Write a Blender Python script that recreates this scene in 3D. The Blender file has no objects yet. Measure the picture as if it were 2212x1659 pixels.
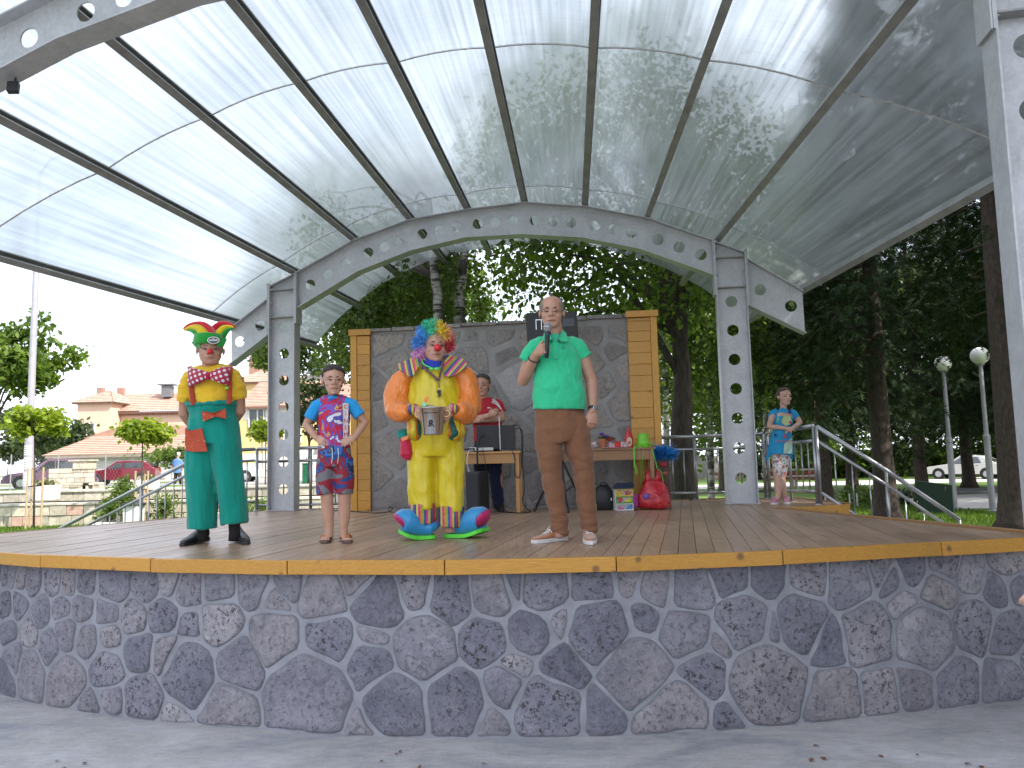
import bpy, bmesh, math, random
import numpy as np
from mathutils import Vector as V, Matrix, noise
rnd = random.Random(7)
SC = bpy.context.scene
COL = SC.collection
sin, cos, pi = math.sin, math.cos, math.pi

# ---------------------------------------------------------------- camera
FPX, CX0, CY0, CAMH = 1660.0, 1106.0, 829.5, 0.62
PITCH, ROLL = math.atan((995 - 829.5) / 1660), 0.024
fwd = V((0, cos(PITCH), sin(PITCH)))
_h, _u = V((1, 0, 0)), V((0, -sin(PITCH), cos(PITCH)))
rgt = _h * cos(ROLL) - _u * sin(ROLL)
upv = _h * sin(ROLL) + _u * cos(ROLL)
CAM = V((0, 0, CAMH))
cd = bpy.data.cameras.new('camera')
cd.sensor_width = 36.0
cd.lens = 36.0 * FPX / 2212
cd.clip_end = 2000
cam = bpy.data.objects.new('camera', cd)
COL.objects.link(cam)
M = Matrix((rgt, upv, -fwd)).transposed().to_4x4()
M.translation = CAM
cam.matrix_world = M
SC.camera = cam

# ---------------------------------------------------------------- sky, sun, exposure
SUN_TO = V((0.60, -0.40, 0.70)).normalized()
w = bpy.data.worlds.new('World'); SC.world = w; w.use_nodes = True
nt = w.node_tree; nt.nodes.clear()
sky = nt.nodes.new('ShaderNodeTexSky'); sky.sky_type = 'NISHITA'; sky.sun_disc = False
sky.sun_elevation = math.asin(SUN_TO.z)
sky.sun_rotation = math.atan2(SUN_TO.x, SUN_TO.y)
sky.air_density = 1.0; sky.dust_density = 2.0; sky.ozone_density = 1.0
bg = nt.nodes.new('ShaderNodeBackground'); bg.inputs[1].default_value = 0.14
mixc = nt.nodes.new('ShaderNodeMix'); mixc.data_type = 'RGBA'
tc = nt.nodes.new('ShaderNodeTexCoord')
mp = nt.nodes.new('ShaderNodeMapping'); mp.inputs['Scale'].default_value = (1.2, 1.2, 2.6)
cl = nt.nodes.new('ShaderNodeTexNoise'); cl.inputs['Scale'].default_value = 2.2; cl.inputs['Detail'].default_value = 7
rm = nt.nodes.new('ShaderNodeMapRange'); rm.inputs[1].default_value = .36; rm.inputs[2].default_value = .62
rm.inputs[3].default_value = .45; rm.inputs[4].default_value = .95
nt.links.new(tc.outputs['Generated'], mp.inputs[0]); nt.links.new(mp.outputs[0], cl.inputs['Vector'])
nt.links.new(cl.outputs[0], rm.inputs[0]); nt.links.new(rm.outputs[0], mixc.inputs[0])
nt.links.new(sky.outputs[0], mixc.inputs[6]); mixc.inputs[7].default_value = (8.0, 8.5, 9.6, 1)
nt.links.new(mixc.outputs[2], bg.inputs[0])
wo = nt.nodes.new('ShaderNodeOutputWorld'); nt.links.new(bg.outputs[0], wo.inputs[0])
sl = bpy.data.lights.new('sun', 'SUN'); sl.energy = 4.2; sl.angle = math.radians(.53); sl.color = (1, .95, .87)
so = bpy.data.objects.new('sun', sl); COL.objects.link(so)
so.rotation_euler = SUN_TO.to_track_quat('Z', 'Y').to_euler(); so.location = (20, -8, 40)
vs = SC.view_settings; vs.view_transform = 'Standard'; vs.look = 'None'; vs.gamma = 1; vs.exposure = 1.0
vs.use_curve_mapping = False
SC.cycles.max_bounces = 10; SC.cycles.transparent_max_bounces = 16; SC.cycles.transmission_bounces = 8
SC.cycles.diffuse_bounces = 5

# ---------------------------------------------------------------- measuring helpers (photo measurements on 2212 x 1659)
def ray(x, y): return fwd + rgt * ((x - CX0) / FPX) + upv * ((CY0 - y) / FPX)
def pt(x, y, d): r = ray(x, y); return CAM + r * (d / r.y)
def fl(x, y, z=0.0): r = ray(x, y); return CAM + r * ((z - CAMH) / r.z)
def pl(x, y, p, n): r = ray(x, y); return CAM + r * ((V(p) - CAM).dot(n) / r.dot(n))

# ---------------------------------------------------------------- objects
LOC = {}
def tag(o, label=None, cat=None, group=None, kind=None):
    if label: o['label'] = label
    if cat: o['category'] = cat
    if group: o['group'] = group
    if kind: o['kind'] = kind
    return o
def thing(name, label, cat, loc=(0, 0, 0), group=None, rz=0):
    o = bpy.data.objects.new(name, None); COL.objects.link(o)
    o.location = loc; o.rotation_euler = (0, 0, rz); o.empty_display_size = .1
    LOC[o.name] = V(loc)
    return tag(o, label, cat, group)
def link_mesh(name, me, mat, parent=None, loc=None):
    o = bpy.data.objects.new(name, me); COL.objects.link(o)
    if mat is not None and len(me.materials) == 0: me.materials.append(mat)
    if parent is not None:
        o.parent = parent; LOC[o.name] = LOC[parent.name]
    else:
        LOC[o.name] = V(loc) if loc is not None else V((0, 0, 0))
        if loc is not None: o.location = loc
    return o
def copy_tree(o, loc=None, rz=None, label=None, scale=None):
    def cp(s, parent):
        c = s.copy(); COL.objects.link(c)
        if parent is not None: c.parent = parent
        LOC[c.name] = V((0, 0, 0))
        for ch in list(s.children): cp(ch, c)
        return c
    kids = list(o.children)
    c = o.copy(); COL.objects.link(c); LOC[c.name] = V((0, 0, 0))
    for ch in kids: cp(ch, c)
    if loc is not None: c.location = loc
    if rz is not None: c.rotation_euler = (0, 0, rz)
    if scale is not None: c.scale = (scale,) * 3 if not hasattr(scale, '__len__') else scale
    if label: c['label'] = label
    return c

class MB:
    """collects geometry in world (or local) metres and links it as one mesh object"""
    def __init__(s): s.v = []; s.f = []; s.m = []; s.mi = 0
    def add(s, vs, fs):
        b = len(s.v); s.v += [V(p) for p in vs]; s.f += [tuple(i + b for i in f) for f in fs]
        s.m += [s.mi] * len(fs); return s
    def box(s, c, size, ax=None):
        c = V(c); X, Y, Z = ax if ax else (V((1, 0, 0)), V((0, 1, 0)), V((0, 0, 1)))
        a, b, d = size[0] / 2, size[1] / 2, size[2] / 2
        vs = [c + X * (i * a) + Y * (j * b) + Z * (k * d) for k in (-1, 1) for j in (-1, 1) for i in (-1, 1)]
        return s.add(vs, [(0, 2, 3, 1), (4, 5, 7, 6), (0, 1, 5, 4), (2, 6, 7, 3), (0, 4, 6, 2), (1, 3, 7, 5)])
    def bar(s, a, b, wd, ht, up=(0, 0, 1)):
        a, b = V(a), V(b); t = (b - a); L = t.length; t.normalize()
        x = t.cross(V(up)).normalized(); z = x.cross(t)
        return s.box((a + b) / 2, (wd, L, ht), (x, t, z))
    def prism(s, poly, off):
        """poly: planar 3D ring, extruded by off"""
        n = len(poly); P = [V(p) for p in poly]; Q = [p + V(off) for p in P]
        fs = [tuple(range(n))[::-1], tuple(range(n, 2 * n))] + [(i, (i + 1) % n, n + (i + 1) % n, n + i) for i in range(n)]
        return s.add(P + Q, fs)
    def loft(s, path, rad, n=10, ref=(0, 0, 1), cap=True, closed=False, sq=1.0):
        """rings round a path; rad entries: r or (r1 along ref-side, r2 across)"""
        P = [V(p) for p in path]; m = len(P); rings = []; prev = None; auto = tuple(ref) == (0, 0, 1)
        for i in range(m):
            if closed: t = P[(i + 1) % m] - P[i - 1]
            else: t = P[min(i + 1, m - 1)] - P[max(i - 1, 0)]
            if t.length < 1e-9: t = V((0, 0, 1))
            t.normalize(); r = V(ref) if not (auto and prev is not None) else prev; a = r - t * r.dot(t)
            if a.length < 1e-3: a = V((1, 0, 0)) - t * t.x
            if a.length < 1e-3: a = V((0, 1, 0)) - t * t.y
            a.normalize(); b = t.cross(a); prev = a
            q = rad[i] if hasattr(rad, '__len__') else rad
            r1, r2 = (q if hasattr(q, '__len__') else (q, q))
            ring = []
            for k in range(n):
                A = 2 * pi * k / n; c, d = cos(A), sin(A)
                if sq != 1.0:
                    c = math.copysign(abs(c) ** sq, c); d = math.copysign(abs(d) ** sq, d)
                ring.append(P[i] + a * (c * r1) + b * (d * r2))
            rings.append(ring)
        b0 = len(s.v)
        for r in rings: s.v += r
        mm = m if closed else m - 1
        for i in range(mm):
            j = (i + 1) % m
            for k in range(n):
                k2 = (k + 1) % n
                s.f.append((b0 + i * n + k, b0 + i * n + k2, b0 + j * n + k2, b0 + j * n + k)); s.m.append(s.mi)
        if cap and not closed:
            s.f.append(tuple(b0 + k for k in range(n))[::-1]); s.m.append(s.mi)
            s.f.append(tuple(b0 + (m - 1) * n + k for k in range(n))); s.m.append(s.mi)
        return s
    def tube(s, path, r, n=8): return s.loft(path, r, n)
    def lathe(s, c, prof, n=20, ax=None, cap=True):
        X, Y, Z = ax if ax else (V((1, 0, 0)), V((0, 1, 0)), V((0, 0, 1)))
        c = V(c); b0 = len(s.v)
        for r, z in prof:
            for k in range(n):
                A = 2 * pi * k / n; s.v.append(c + X * (r * cos(A)) + Y * (r * sin(A)) + Z * z)
        for i in range(len(prof) - 1):
            for k in range(n):
                k2 = (k + 1) % n
                s.f.append((b0 + i * n + k, b0 + i * n + k2, b0 + (i + 1) * n + k2, b0 + (i + 1) * n + k)); s.m.append(s.mi)
        if cap:
            s.f.append(tuple(b0 + k for k in range(n))[::-1]); s.m.append(s.mi)
            s.f.append(tuple(b0 + (len(prof) - 1) * n + k for k in range(n))); s.m.append(s.mi)
        return s
    def ball(s, c, r, n=14, m=9, ax=None):
        rx, ry, rz = r if hasattr(r, '__len__') else (r, r, r)
        X, Y, Z = ax if ax else (V((1, 0, 0)), V((0, 1, 0)), V((0, 0, 1)))
        c = V(c); vs = [c - Z * rz]
        for i in range(1, m):
            B = -pi / 2 + pi * i / m
            for k in range(n):
                A = 2 * pi * k / n
                vs.append(c + X * (rx * cos(B) * cos(A)) + Y * (ry * cos(B) * sin(A)) + Z * (rz * sin(B)))
        vs.append(c + Z * rz); fs = []
        for k in range(n):
            fs.append((0, 1 + (k + 1) % n, 1 + k))
            fs.append((len(vs) - 1, 1 + (m - 2) * n + k, 1 + (m - 2) * n + (k + 1) % n))
        for i in range(m - 2):
            for k in range(n):
                a = 1 + i * n + k; b = 1 + i * n + (k + 1) % n
                fs.append((a, b, b + n, a + n))
        return s.add(vs, fs)
    def mesh(s, name, L=V((0, 0, 0)), smooth=False, recalc=True):
        me = bpy.data.meshes.new(name)
        me.from_pydata([tuple(p - L) for p in s.v], [], s.f)
        if any(s.m): me.polygons.foreach_set('material_index', s.m)
        if recalc:
            bm = bmesh.new(); bm.from_mesh(me); bmesh.ops.recalc_face_normals(bm, faces=bm.faces); bm.to_mesh(me); bm.free()
        if smooth: me.polygons.foreach_set('use_smooth', [True] * len(me.polygons))
        me.update(); return me
    def build(s, name, mat, parent=None, smooth=False, loc=None, bevel=0, recalc=True):
        if parent is not None: L = LOC[parent.name]
        else: L = V(loc) if loc is not None else V((0, 0, 0))
        me = s.mesh(name, L, smooth, recalc)
        mats = mat if isinstance(mat, (list, tuple)) else [mat]
        for x in mats: me.materials.append(x)
        o = link_mesh(name, me, None, parent, loc if parent is None else None)
        if bevel:
            b = o.modifiers.new('bevel', 'BEVEL'); b.width = bevel; b.segments = 2; b.limit_method = 'ANGLE'; b.angle_limit = .6
        return o
def auto_smooth(o, a=.6):
    me = o.data; me.polygons.foreach_set('use_smooth', [True] * len(me.polygons))
    try: me.set_sharp_from_angle(angle=a)
    except Exception: pass
    return o
def spline(pts, n=6):
    P = [V(p) for p in pts]; out = []
    for i in range(len(P) - 1):
        p0, p1, p2, p3 = P[max(i - 1, 0)], P[i], P[i + 1], P[min(i + 2, len(P) - 1)]
        for k in range(n):
            t = k / n
            out.append(.5 * ((2 * p1) + (p2 - p0) * t + (2 * p0 - 5 * p1 + 4 * p2 - p3) * t * t + (3 * p1 - p0 - 3 * p2 + p3) * t ** 3))
    return out + [P[-1]]
def lerpn(vals, n):
    out = []
    for i in range(len(vals) - 1):
        for k in range(n):
            t = k / n; a, b = vals[i], vals[i + 1]
            if hasattr(a, '__len__'): out.append(tuple(a[j] * (1 - t) + b[j] * t for j in range(len(a))))
            else: out.append(a * (1 - t) + b * t)
    return out + [vals[-1]]

# ---------------------------------------------------------------- materials
MATS = {}
def node_mat(name):
    m = bpy.data.materials.new(name); m.use_nodes = True; MATS[name] = m
    nt = m.node_tree; nt.nodes.clear()
    o = nt.nodes.new('ShaderNodeOutputMaterial'); b = nt.nodes.new('ShaderNodeBsdfPrincipled')
    nt.links.new(b.outputs[0], o.inputs[0])
    return m, nt, b, o
def N(nt, t, **kw):
    n = nt.nodes.new(t)
    for k, v in kw.items():
        if k in n.inputs: n.inputs[k].default_value = v
        else: setattr(n, k, v)
    return n
def rgba(c): return (c[0], c[1], c[2], 1.0)
def coords(nt, kind='Object', scale=(1, 1, 1), rot=(0, 0, 0), perobj=False):
    t = nt.nodes.new('ShaderNodeTexCoord'); m = nt.nodes.new('ShaderNodeMapping')
    m.inputs['Scale'].default_value = scale; m.inputs['Rotation'].default_value = rot
    nt.links.new(t.outputs[kind], m.inputs[0])
    if perobj:
        oi = nt.nodes.new('ShaderNodeObjectInfo'); mu = N(nt, 'ShaderNodeMath', operation='MULTIPLY'); mu.inputs[1].default_value = 37.0
        nt.links.new(oi.outputs['Random'], mu.inputs[0]); nt.links.new(mu.outputs[0], m.inputs['Location'])
    return m.outputs[0]
def ramp(nt, fac, stops, interp='LINEAR'):
    r = nt.nodes.new('ShaderNodeValToRGB'); r.color_ramp.interpolation = interp
    e = r.color_ramp.elements
    while len(e) > 1: e.remove(e[0])
    e[0].position = stops[0][0]; e[0].color = rgba(stops[0][1])
    for p, c in stops[1:]:
        x = e.new(p); x.color = rgba(c)
    nt.links.new(fac, r.inputs[0]); return r.outputs[0]
def mixcol(nt, fac, a, b, mode='MIX'):
    m = nt.nodes.new('ShaderNodeMix'); m.data_type = 'RGBA'; m.blend_type = mode
    for s, i in ((fac, 0), (a, 6), (b, 7)):
        if isinstance(s, bpy.types.NodeSocket): nt.links.new(s, m.inputs[i])
        elif i == 0: m.inputs[0].default_value = s
        else: m.inputs[i].default_value = rgba(s)
    return m.outputs[2]
def bump(nt, b, h, strength=.3, dist=.01):
    n = nt.nodes.new('ShaderNodeBump'); n.inputs['Strength'].default_value = strength; n.inputs['Distance'].default_value = dist
    nt.links.new(h, n.inputs['Height']); nt.links.new(n.outputs[0], b.inputs['Normal'])
def plain(name, col, rough=.6, metal=0.0, var=.18, scale=6, bmp=0.0, bscale=40, spec=.5, stretch=(1, 1, 1), col2=None, orand=0.0, sheen=0, coat=0, kind='Object'):
    """one-colour procedural material with broken tone, optional relief and per-object tone"""
    if name in MATS: return MATS[name]
    m, nt, b, o = node_mat(name)
    c = coords(nt, kind, stretch, perobj=orand > 0)
    nz = N(nt, 'ShaderNodeTexNoise', Scale=scale, Detail=6.0, Roughness=.6); nt.links.new(c, nz.inputs['Vector'])
    a = tuple(x * (1 - var) for x in col); d = col2 if col2 else tuple(min(x * (1 + var), 1) for x in col)
    out = ramp(nt, nz.outputs[0], [(.3, a), (.7, d)])
    if orand:
        oi = nt.nodes.new('ShaderNodeObjectInfo'); mr = N(nt, 'ShaderNodeMapRange'); mr.inputs[3].default_value = 1 - orand; mr.inputs[4].default_value = 1 + orand
        nt.links.new(oi.outputs['Random'], mr.inputs[0]); out = mixcol(nt, 1.0, out, mr.outputs[0], 'MULTIPLY')
    nt.links.new(out, b.inputs['Base Color'])
    b.inputs['Roughness'].default_value = rough; b.inputs['Metallic'].default_value = metal
    b.inputs['Specular IOR Level'].default_value = spec
    if sheen: b.inputs['Sheen Weight'].default_value = sheen
    if coat: b.inputs['Coat Weight'].default_value = coat
    if bmp:
        n2 = N(nt, 'ShaderNodeTexNoise', Scale=bscale, Detail=4.0); nt.links.new(c, n2.inputs['Vector']); bump(nt, b, n2.outputs[0], bmp, .01)
    return m
def cloth(name, col, rough=.85, var=.1, fold=.45, fscale=9, weave=300, sheen=.2, spec=.2, stretch=(1, 1, .45)):
    if name in MATS: return MATS[name]
    m, nt, b, o = node_mat(name)
    c = coords(nt, 'Object', stretch)
    n1 = N(nt, 'ShaderNodeTexNoise', Scale=fscale, Detail=3.0, Distortion=.8); nt.links.new(c, n1.inputs['Vector'])
    n2 = N(nt, 'ShaderNodeTexNoise', Scale=weave, Detail=1.0); nt.links.new(c, n2.inputs['Vector'])
    out = ramp(nt, n2.outputs[0], [(.3, tuple(x * (1 - var) for x in col)), (.7, tuple(min(1, x * (1 + var)) for x in col))])
    nt.links.new(out, b.inputs['Base Color']); b.inputs['Roughness'].default_value = rough
    b.inputs['Sheen Weight'].default_value = sheen; b.inputs['Specular IOR Level'].default_value = spec
    bump(nt, b, n1.outputs[0], fold, .05)
    return m
# ================================================================ materials of the setting
steel0 = plain('galvanised_plate', (.45, .455, .475), .5, .45, .08, 16, .10, 90, col2=(.53, .535, .555))
def steel_mat():
    m, nt, b, o = node_mat('galvanised_steel'); c = coords(nt, 'Object')
    n1 = N(nt, 'ShaderNodeTexVoronoi', Scale=38.0); nt.links.new(c, n1.inputs['Vector']); n2 = N(nt, 'ShaderNodeTexNoise', Scale=3.0, Detail=7.0, Roughness=.7); nt.links.new(c, n2.inputs['Vector'])
    n3 = N(nt, 'ShaderNodeTexNoise', Scale=5.0, Detail=6.0, Roughness=.75); nt.links.new(coords(nt, 'Object', (2.2, 2.2, .35)), n3.inputs['Vector'])
    sp = N(nt, 'ShaderNodeSeparateColor'); nt.links.new(n1.outputs['Color'], sp.inputs[0])
    out = ramp(nt, n2.outputs[0], [(.3, (.40, .405, .425)), (.7, (.52, .525, .545))]); out = mixcol(nt, .35, out, ramp(nt, sp.outputs[0], [(0, (.78, .78, .8)), (1, (1.15, 1.15, 1.15))]), 'MULTIPLY')
    st = N(nt, 'ShaderNodeMapRange'); st.inputs[1].default_value = .60; st.inputs[2].default_value = .78; st.inputs[4].default_value = .6; nt.links.new(n3.outputs[0], st.inputs[0]); out = mixcol(nt, st.outputs[0], out, (.20, .165, .14))
    nt.links.new(out, b.inputs['Base Color']); b.inputs['Metallic'].default_value = .4; b.inputs['Roughness'].default_value = .5; bump(nt, b, n2.outputs[0], .15, .01); return m
steel = steel_mat()
steel_dark = plain('weathered_steel', (.31, .31, .305), .55, .35, .2, 6, .1, 60)
inox = plain('stainless_tube', (.37, .375, .39), .32, .85, .12, 10, .03, 60)
mortar = plain('mortar', (.27, .27, .30), .92, 0, .2, 6, .5, 120, spec=.2)
E_GROUND = -1.12

def stone_mat(name, c1, c2, pit, tonal=1.0):
    m, nt, b, o = node_mat(name)
    c = coords(nt, 'Object', perobj=True)
    n1 = N(nt, 'ShaderNodeTexNoise', Scale=13.0, Detail=10.0, Roughness=.8, Distortion=.5); nt.links.new(c, n1.inputs['Vector'])
    n2 = N(nt, 'ShaderNodeTexNoise', Scale=30.0, Detail=8.0, Roughness=.78); nt.links.new(c, n2.inputs['Vector'])
    n3 = N(nt, 'ShaderNodeTexNoise', Scale=2.3, Detail=3.0); nt.links.new(c, n3.inputs['Vector'])
    base = ramp(nt, n1.outputs[0], [(.28, c1), (.72, c2)])
    lum = ramp(nt, n3.outputs[0], [(.3, (.72, .72, .76)), (.7, (1.15, 1.12, 1.1))])
    base = mixcol(nt, 1.0, base, lum, 'MULTIPLY')
    oi = nt.nodes.new('ShaderNodeObjectInfo')
    tone = ramp(nt, oi.outputs['Random'], [(0, (.70, .70, .76)), (.3, (.84, .84, .90)), (.6, (1.0, .97, .99)), (.85, (1.06, 1.0, .95)), (1, (1.4, 1.36, 1.32))])
    base = mixcol(nt, tonal, base, tone, 'MULTIPLY')
    oi2 = N(nt, 'ShaderNodeMath', operation='MULTIPLY'); oi2.inputs[1].default_value = 7.31; nt.links.new(oi.outputs['Random'], oi2.inputs[0])
    fr = N(nt, 'ShaderNodeMath', operation='FRACT'); nt.links.new(oi2.outputs[0], fr.inputs[0])
    pr = N(nt, 'ShaderNodeMapRange'); pr.inputs[1].default_value = .525; pr.inputs[2].default_value = .585; nt.links.new(n2.outputs[0], pr.inputs[0])
    pm = N(nt, 'ShaderNodeMath', operation='MULTIPLY'); nt.links.new(pr.outputs[0], pm.inputs[0])
    sc2 = N(nt, 'ShaderNodeMapRange'); sc2.inputs[3].default_value = pit * .4; sc2.inputs[4].default_value = pit; nt.links.new(fr.outputs[0], sc2.inputs[0])
    nt.links.new(sc2.outputs[0], pm.inputs[1])
    col = mixcol(nt, pm.outputs[0], base, (.07, .06, .06))
    n4 = N(nt, 'ShaderNodeTexNoise', Scale=75.0, Detail=5.0, Roughness=.8); nt.links.new(c, n4.inputs['Vector'])
    lp = N(nt, 'ShaderNodeMapRange'); lp.inputs[1].default_value = .56; lp.inputs[2].default_value = .66; lp.inputs[4].default_value = .55; nt.links.new(n4.outputs[0], lp.inputs[0])
    col = mixcol(nt, lp.outputs[0], col, (.52, .50, .50))
    at = nt.nodes.new('ShaderNodeAttribute'); at.attribute_name = 'edge'; ae = N(nt, 'ShaderNodeMath', operation='MULTIPLY_ADD'); ae.inputs[1].default_value = 1.5
    ns = N(nt, 'ShaderNodeMath', operation='MULTIPLY_ADD'); ns.inputs[1].default_value = 2.4; ns.inputs[2].default_value = -1.45; nt.links.new(n2.outputs[0], ns.inputs[0]); nt.links.new(at.outputs['Fac'], ae.inputs[0]); nt.links.new(ns.outputs[0], ae.inputs[2]); ae.use_clamp = True
    em = N(nt, 'ShaderNodeMath', operation='MULTIPLY'); nt.links.new(ae.outputs[0], em.inputs[0]); nt.links.new(at.outputs['Fac'], em.inputs[1])
    col = mixcol(nt, em.outputs[0], col, (.28, .28, .31))
    nt.links.new(col, b.inputs['Base Color']); b.inputs['Roughness'].default_value = .93; b.inputs['Specular IOR Level'].default_value = .25
    ad = N(nt, 'ShaderNodeMath', operation='ADD'); nt.links.new(n1.outputs[0], ad.inputs[0]); nt.links.new(n2.outputs[0], ad.inputs[1])
    bump(nt, b, ad.outputs[0], 1.0, .035)
    return m
stone_a = stone_mat('field_stone', (.26, .26, .295), (.56, .555, .61), 1.0)
stone_b = stone_mat('wall_stone', (.30, .28, .26), (.47, .44, .41), .6, .4)
stone_pale = stone_mat('pale_wall_stone', (.44, .43, .43), (.56, .55, .55), .25, .1)

def wood(name, c1, c2, axis_scale, rough=.5, knots=True, orand=.12, coat=0.0, dark=(.16, .07, .02)):
    m, nt, b, o = node_mat(name)
    c = coords(nt, 'Object', axis_scale, perobj=True)
    n1 = N(nt, 'ShaderNodeTexNoise', Scale=5.0, Detail=7.0, Roughness=.65, Distortion=.5); nt.links.new(c, n1.inputs['Vector'])
    out = ramp(nt, n1.outputs[0], [(.25, c1), (.5, tuple((x + y) / 2 for x, y in zip(c1, c2))), (.75, c2)])
    if knots:
        c2_ = coords(nt, 'Object', (1, 1, 1), perobj=True)
        vo = N(nt, 'ShaderNodeTexVoronoi', Scale=4.6); nt.links.new(c2_, vo.inputs['Vector'])
        k = ramp(nt, vo.outputs['Distance'], [(.07, (.9, .9, .9)), (.14, (0, 0, 0))])
        out = mixcol(nt, k, out, dark)
    oi = nt.nodes.new('ShaderNodeObjectInfo'); mr = N(nt, 'ShaderNodeMapRange'); mr.inputs[3].default_value = 1 - orand; mr.inputs[4].default_value = 1 + orand
    nt.links.new(oi.outputs['Random'], mr.inputs[0]); out = mixcol(nt, 1.0, out, mr.outputs[0], 'MULTIPLY')
    nt.links.new(out, b.inputs['Base Color']); b.inputs['Roughness'].default_value = rough
    b.inputs['Coat Weight'].default_value = coat; b.inputs['Coat Roughness'].default_value = .25
    bump(nt, b, n1.outputs[0], .25, .004)
    return m
PD = V((.216, .976, 0)).normalized()            # direction the deck boards run
PX = V((PD.y, -PD.x, 0))
yel_v = wood('varnished_pine_post', (.43, .185, .016), (.60, .30, .035), (30, 30, 2), .45, coat=.12)
yel_h = wood('varnished_pine_board', (.36, .15, .014), (.58, .30, .04), (2, 30, 30), .45, coat=.12)

def deck_mat():
    m, nt, b, o = node_mat('deck_wood')
    a = math.atan2(PD.x, PD.y)
    c = coords(nt, 'Object', (16, 1.1, 1), (0, 0, a), perobj=False)
    n1 = N(nt, 'ShaderNodeTexNoise', Scale=3.0, Detail=7.0, Roughness=.7); nt.links.new(c, n1.inputs['Vector'])
    c2 = coords(nt, 'Object', (1, 1, 1))
    n2 = N(nt, 'ShaderNodeTexNoise', Scale=1.1, Detail=5.0, Roughness=.6); nt.links.new(c2, n2.inputs['Vector'])
    out = ramp(nt, n1.outputs[0], [(.25, (.23, .145, .092)), (.55, (.39, .265, .175)), (.8, (.51, .375, .27))])
    dust = ramp(nt, n2.outputs[0], [(.3, (.82, .78, .78)), (.7, (1.12, 1.1, 1.12))])
    out = mixcol(nt, 1.0, out, dust, 'MULTIPLY')
    oi = nt.nodes.new('ShaderNodeObjectInfo'); mr = N(nt, 'ShaderNodeMapRange'); mr.inputs[3].default_value = .87; mr.inputs[4].default_value = 1.13
    nt.links.new(oi.outputs['Random'], mr.inputs[0]); out = mixcol(nt, 1.0, out, mr.outputs[0], 'MULTIPLY')
    nt.links.new(out, b.inputs['Base Color'])
    rr = N(nt, 'ShaderNodeMapRange'); rr.inputs[3].default_value = .2; rr.inputs[4].default_value = .52; nt.links.new(n2.outputs[0], rr.inputs[0])
    nt.links.new(rr.outputs[0], b.inputs['Roughness'])
    bump(nt, b, n1.outputs[0], .25, .003)
    return m
deck = deck_mat()

# ================================================================ ground
def grass_mat(name, c1, c2):
    m, nt, b, o = node_mat(name)
    c = coords(nt, 'Object')
    n1 = N(nt, 'ShaderNodeTexNoise', Scale=.8, Detail=8.0, Roughness=.7); nt.links.new(c, n1.inputs['Vector'])
    n2 = N(nt, 'ShaderNodeTexNoise', Scale=22.0, Detail=5.0); nt.links.new(c, n2.inputs['Vector'])
    out = ramp(nt, n1.outputs[0], [(.3, c1), (.7, c2)])
    out = mixcol(nt, .6, out, ramp(nt, n2.outputs[0], [(.3, (.35, .35, .3)), (.7, (1.5, 1.5, 1.3))]), 'MULTIPLY')
    nt.links.new(out, b.inputs['Base Color']); b.inputs['Roughness'].default_value = .9; bump(nt, b, n2.outputs[0], 1, .05)
    return m
lawn_m = grass_mat('lawn', (.07, .13, .018), (.125, .215, .03))
def concrete_mat():
    m, nt, b, o = node_mat('plaza_concrete')
    c = coords(nt, 'Object', (.7, 1.6, 1))
    n1 = N(nt, 'ShaderNodeTexNoise', Scale=1.1, Detail=9.0, Roughness=.62, Distortion=.8); nt.links.new(c, n1.inputs['Vector'])
    n2 = N(nt, 'ShaderNodeTexNoise', Scale=130.0, Detail=3.0); nt.links.new(c, n2.inputs['Vector'])
    n3 = N(nt, 'ShaderNodeTexNoise', Scale=14.0, Detail=6.0, Roughness=.7); nt.links.new(c, n3.inputs['Vector'])
    out = ramp(nt, n1.outputs[0], [(.28, (.20, .205, .23)), (.43, (.33, .33, .355)), (.52, (.41, .395, .39)), (.60, (.45, .44, .455)), (.75, (.56, .54, .54))])
    out = mixcol(nt, .55, out, ramp(nt, n3.outputs[0], [(.3, (.7, .7, .72)), (.7, (1.2, 1.2, 1.18))]), 'MULTIPLY')
    out = mixcol(nt, .5, out, ramp(nt, n2.outputs[0], [(.3, (.75, .75, .75)), (.7, (1.2, 1.2, 1.2))]), 'MULTIPLY')
    nt.links.new(out, b.inputs['Base Color']); b.inputs['Roughness'].default_value = .85
    bump(nt, b, n3.outputs[0], .35, .02)
    return m
plaza_m = concrete_mat()
paving_m = plain('pale_paving', (.52, .49, .46), .9, 0, .12, 3, .2, 50)
def sheet(name, poly, z, mat, label=None, cuts=0):
    o = MB().add([(x, y, z) for x, y in poly], [tuple(range(len(poly)))]).build(name, mat)
    o['kind'] = 'structure'; return o
sheet('lawn', [(-300, -60), (300, -60), (300, 500), (-300, 500)], E_GROUND - .012, lawn_m)
sheet('plaza', [(-14, -14), (13, -14), (10.5, 3.5), (7.5, 7.2), (5.5, 10.4), (-6.5, 11.4), (-9.0, 7.5), (-14, 4)], E_GROUND, plaza_m)
sheet('park_path', [(12.5, 23.3), (20.5, 22.6), (34, 27), (34, 33.5), (15.0, 30.2), (13.6, 26.5)], E_GROUND - .006, paving_m)
sheet('promenade', [(6.0, 41), (60, 44), (60, 52), (6.0, 46.5)], E_GROUND - .005, paving_m)
sheet('far_road', [(14, 31), (60, 34), (60, 43), (15.5, 34.5)], E_GROUND - .008, plain('asphalt', (.10, .10, .105), .9, 0, .15, 4, .2, 60))

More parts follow.
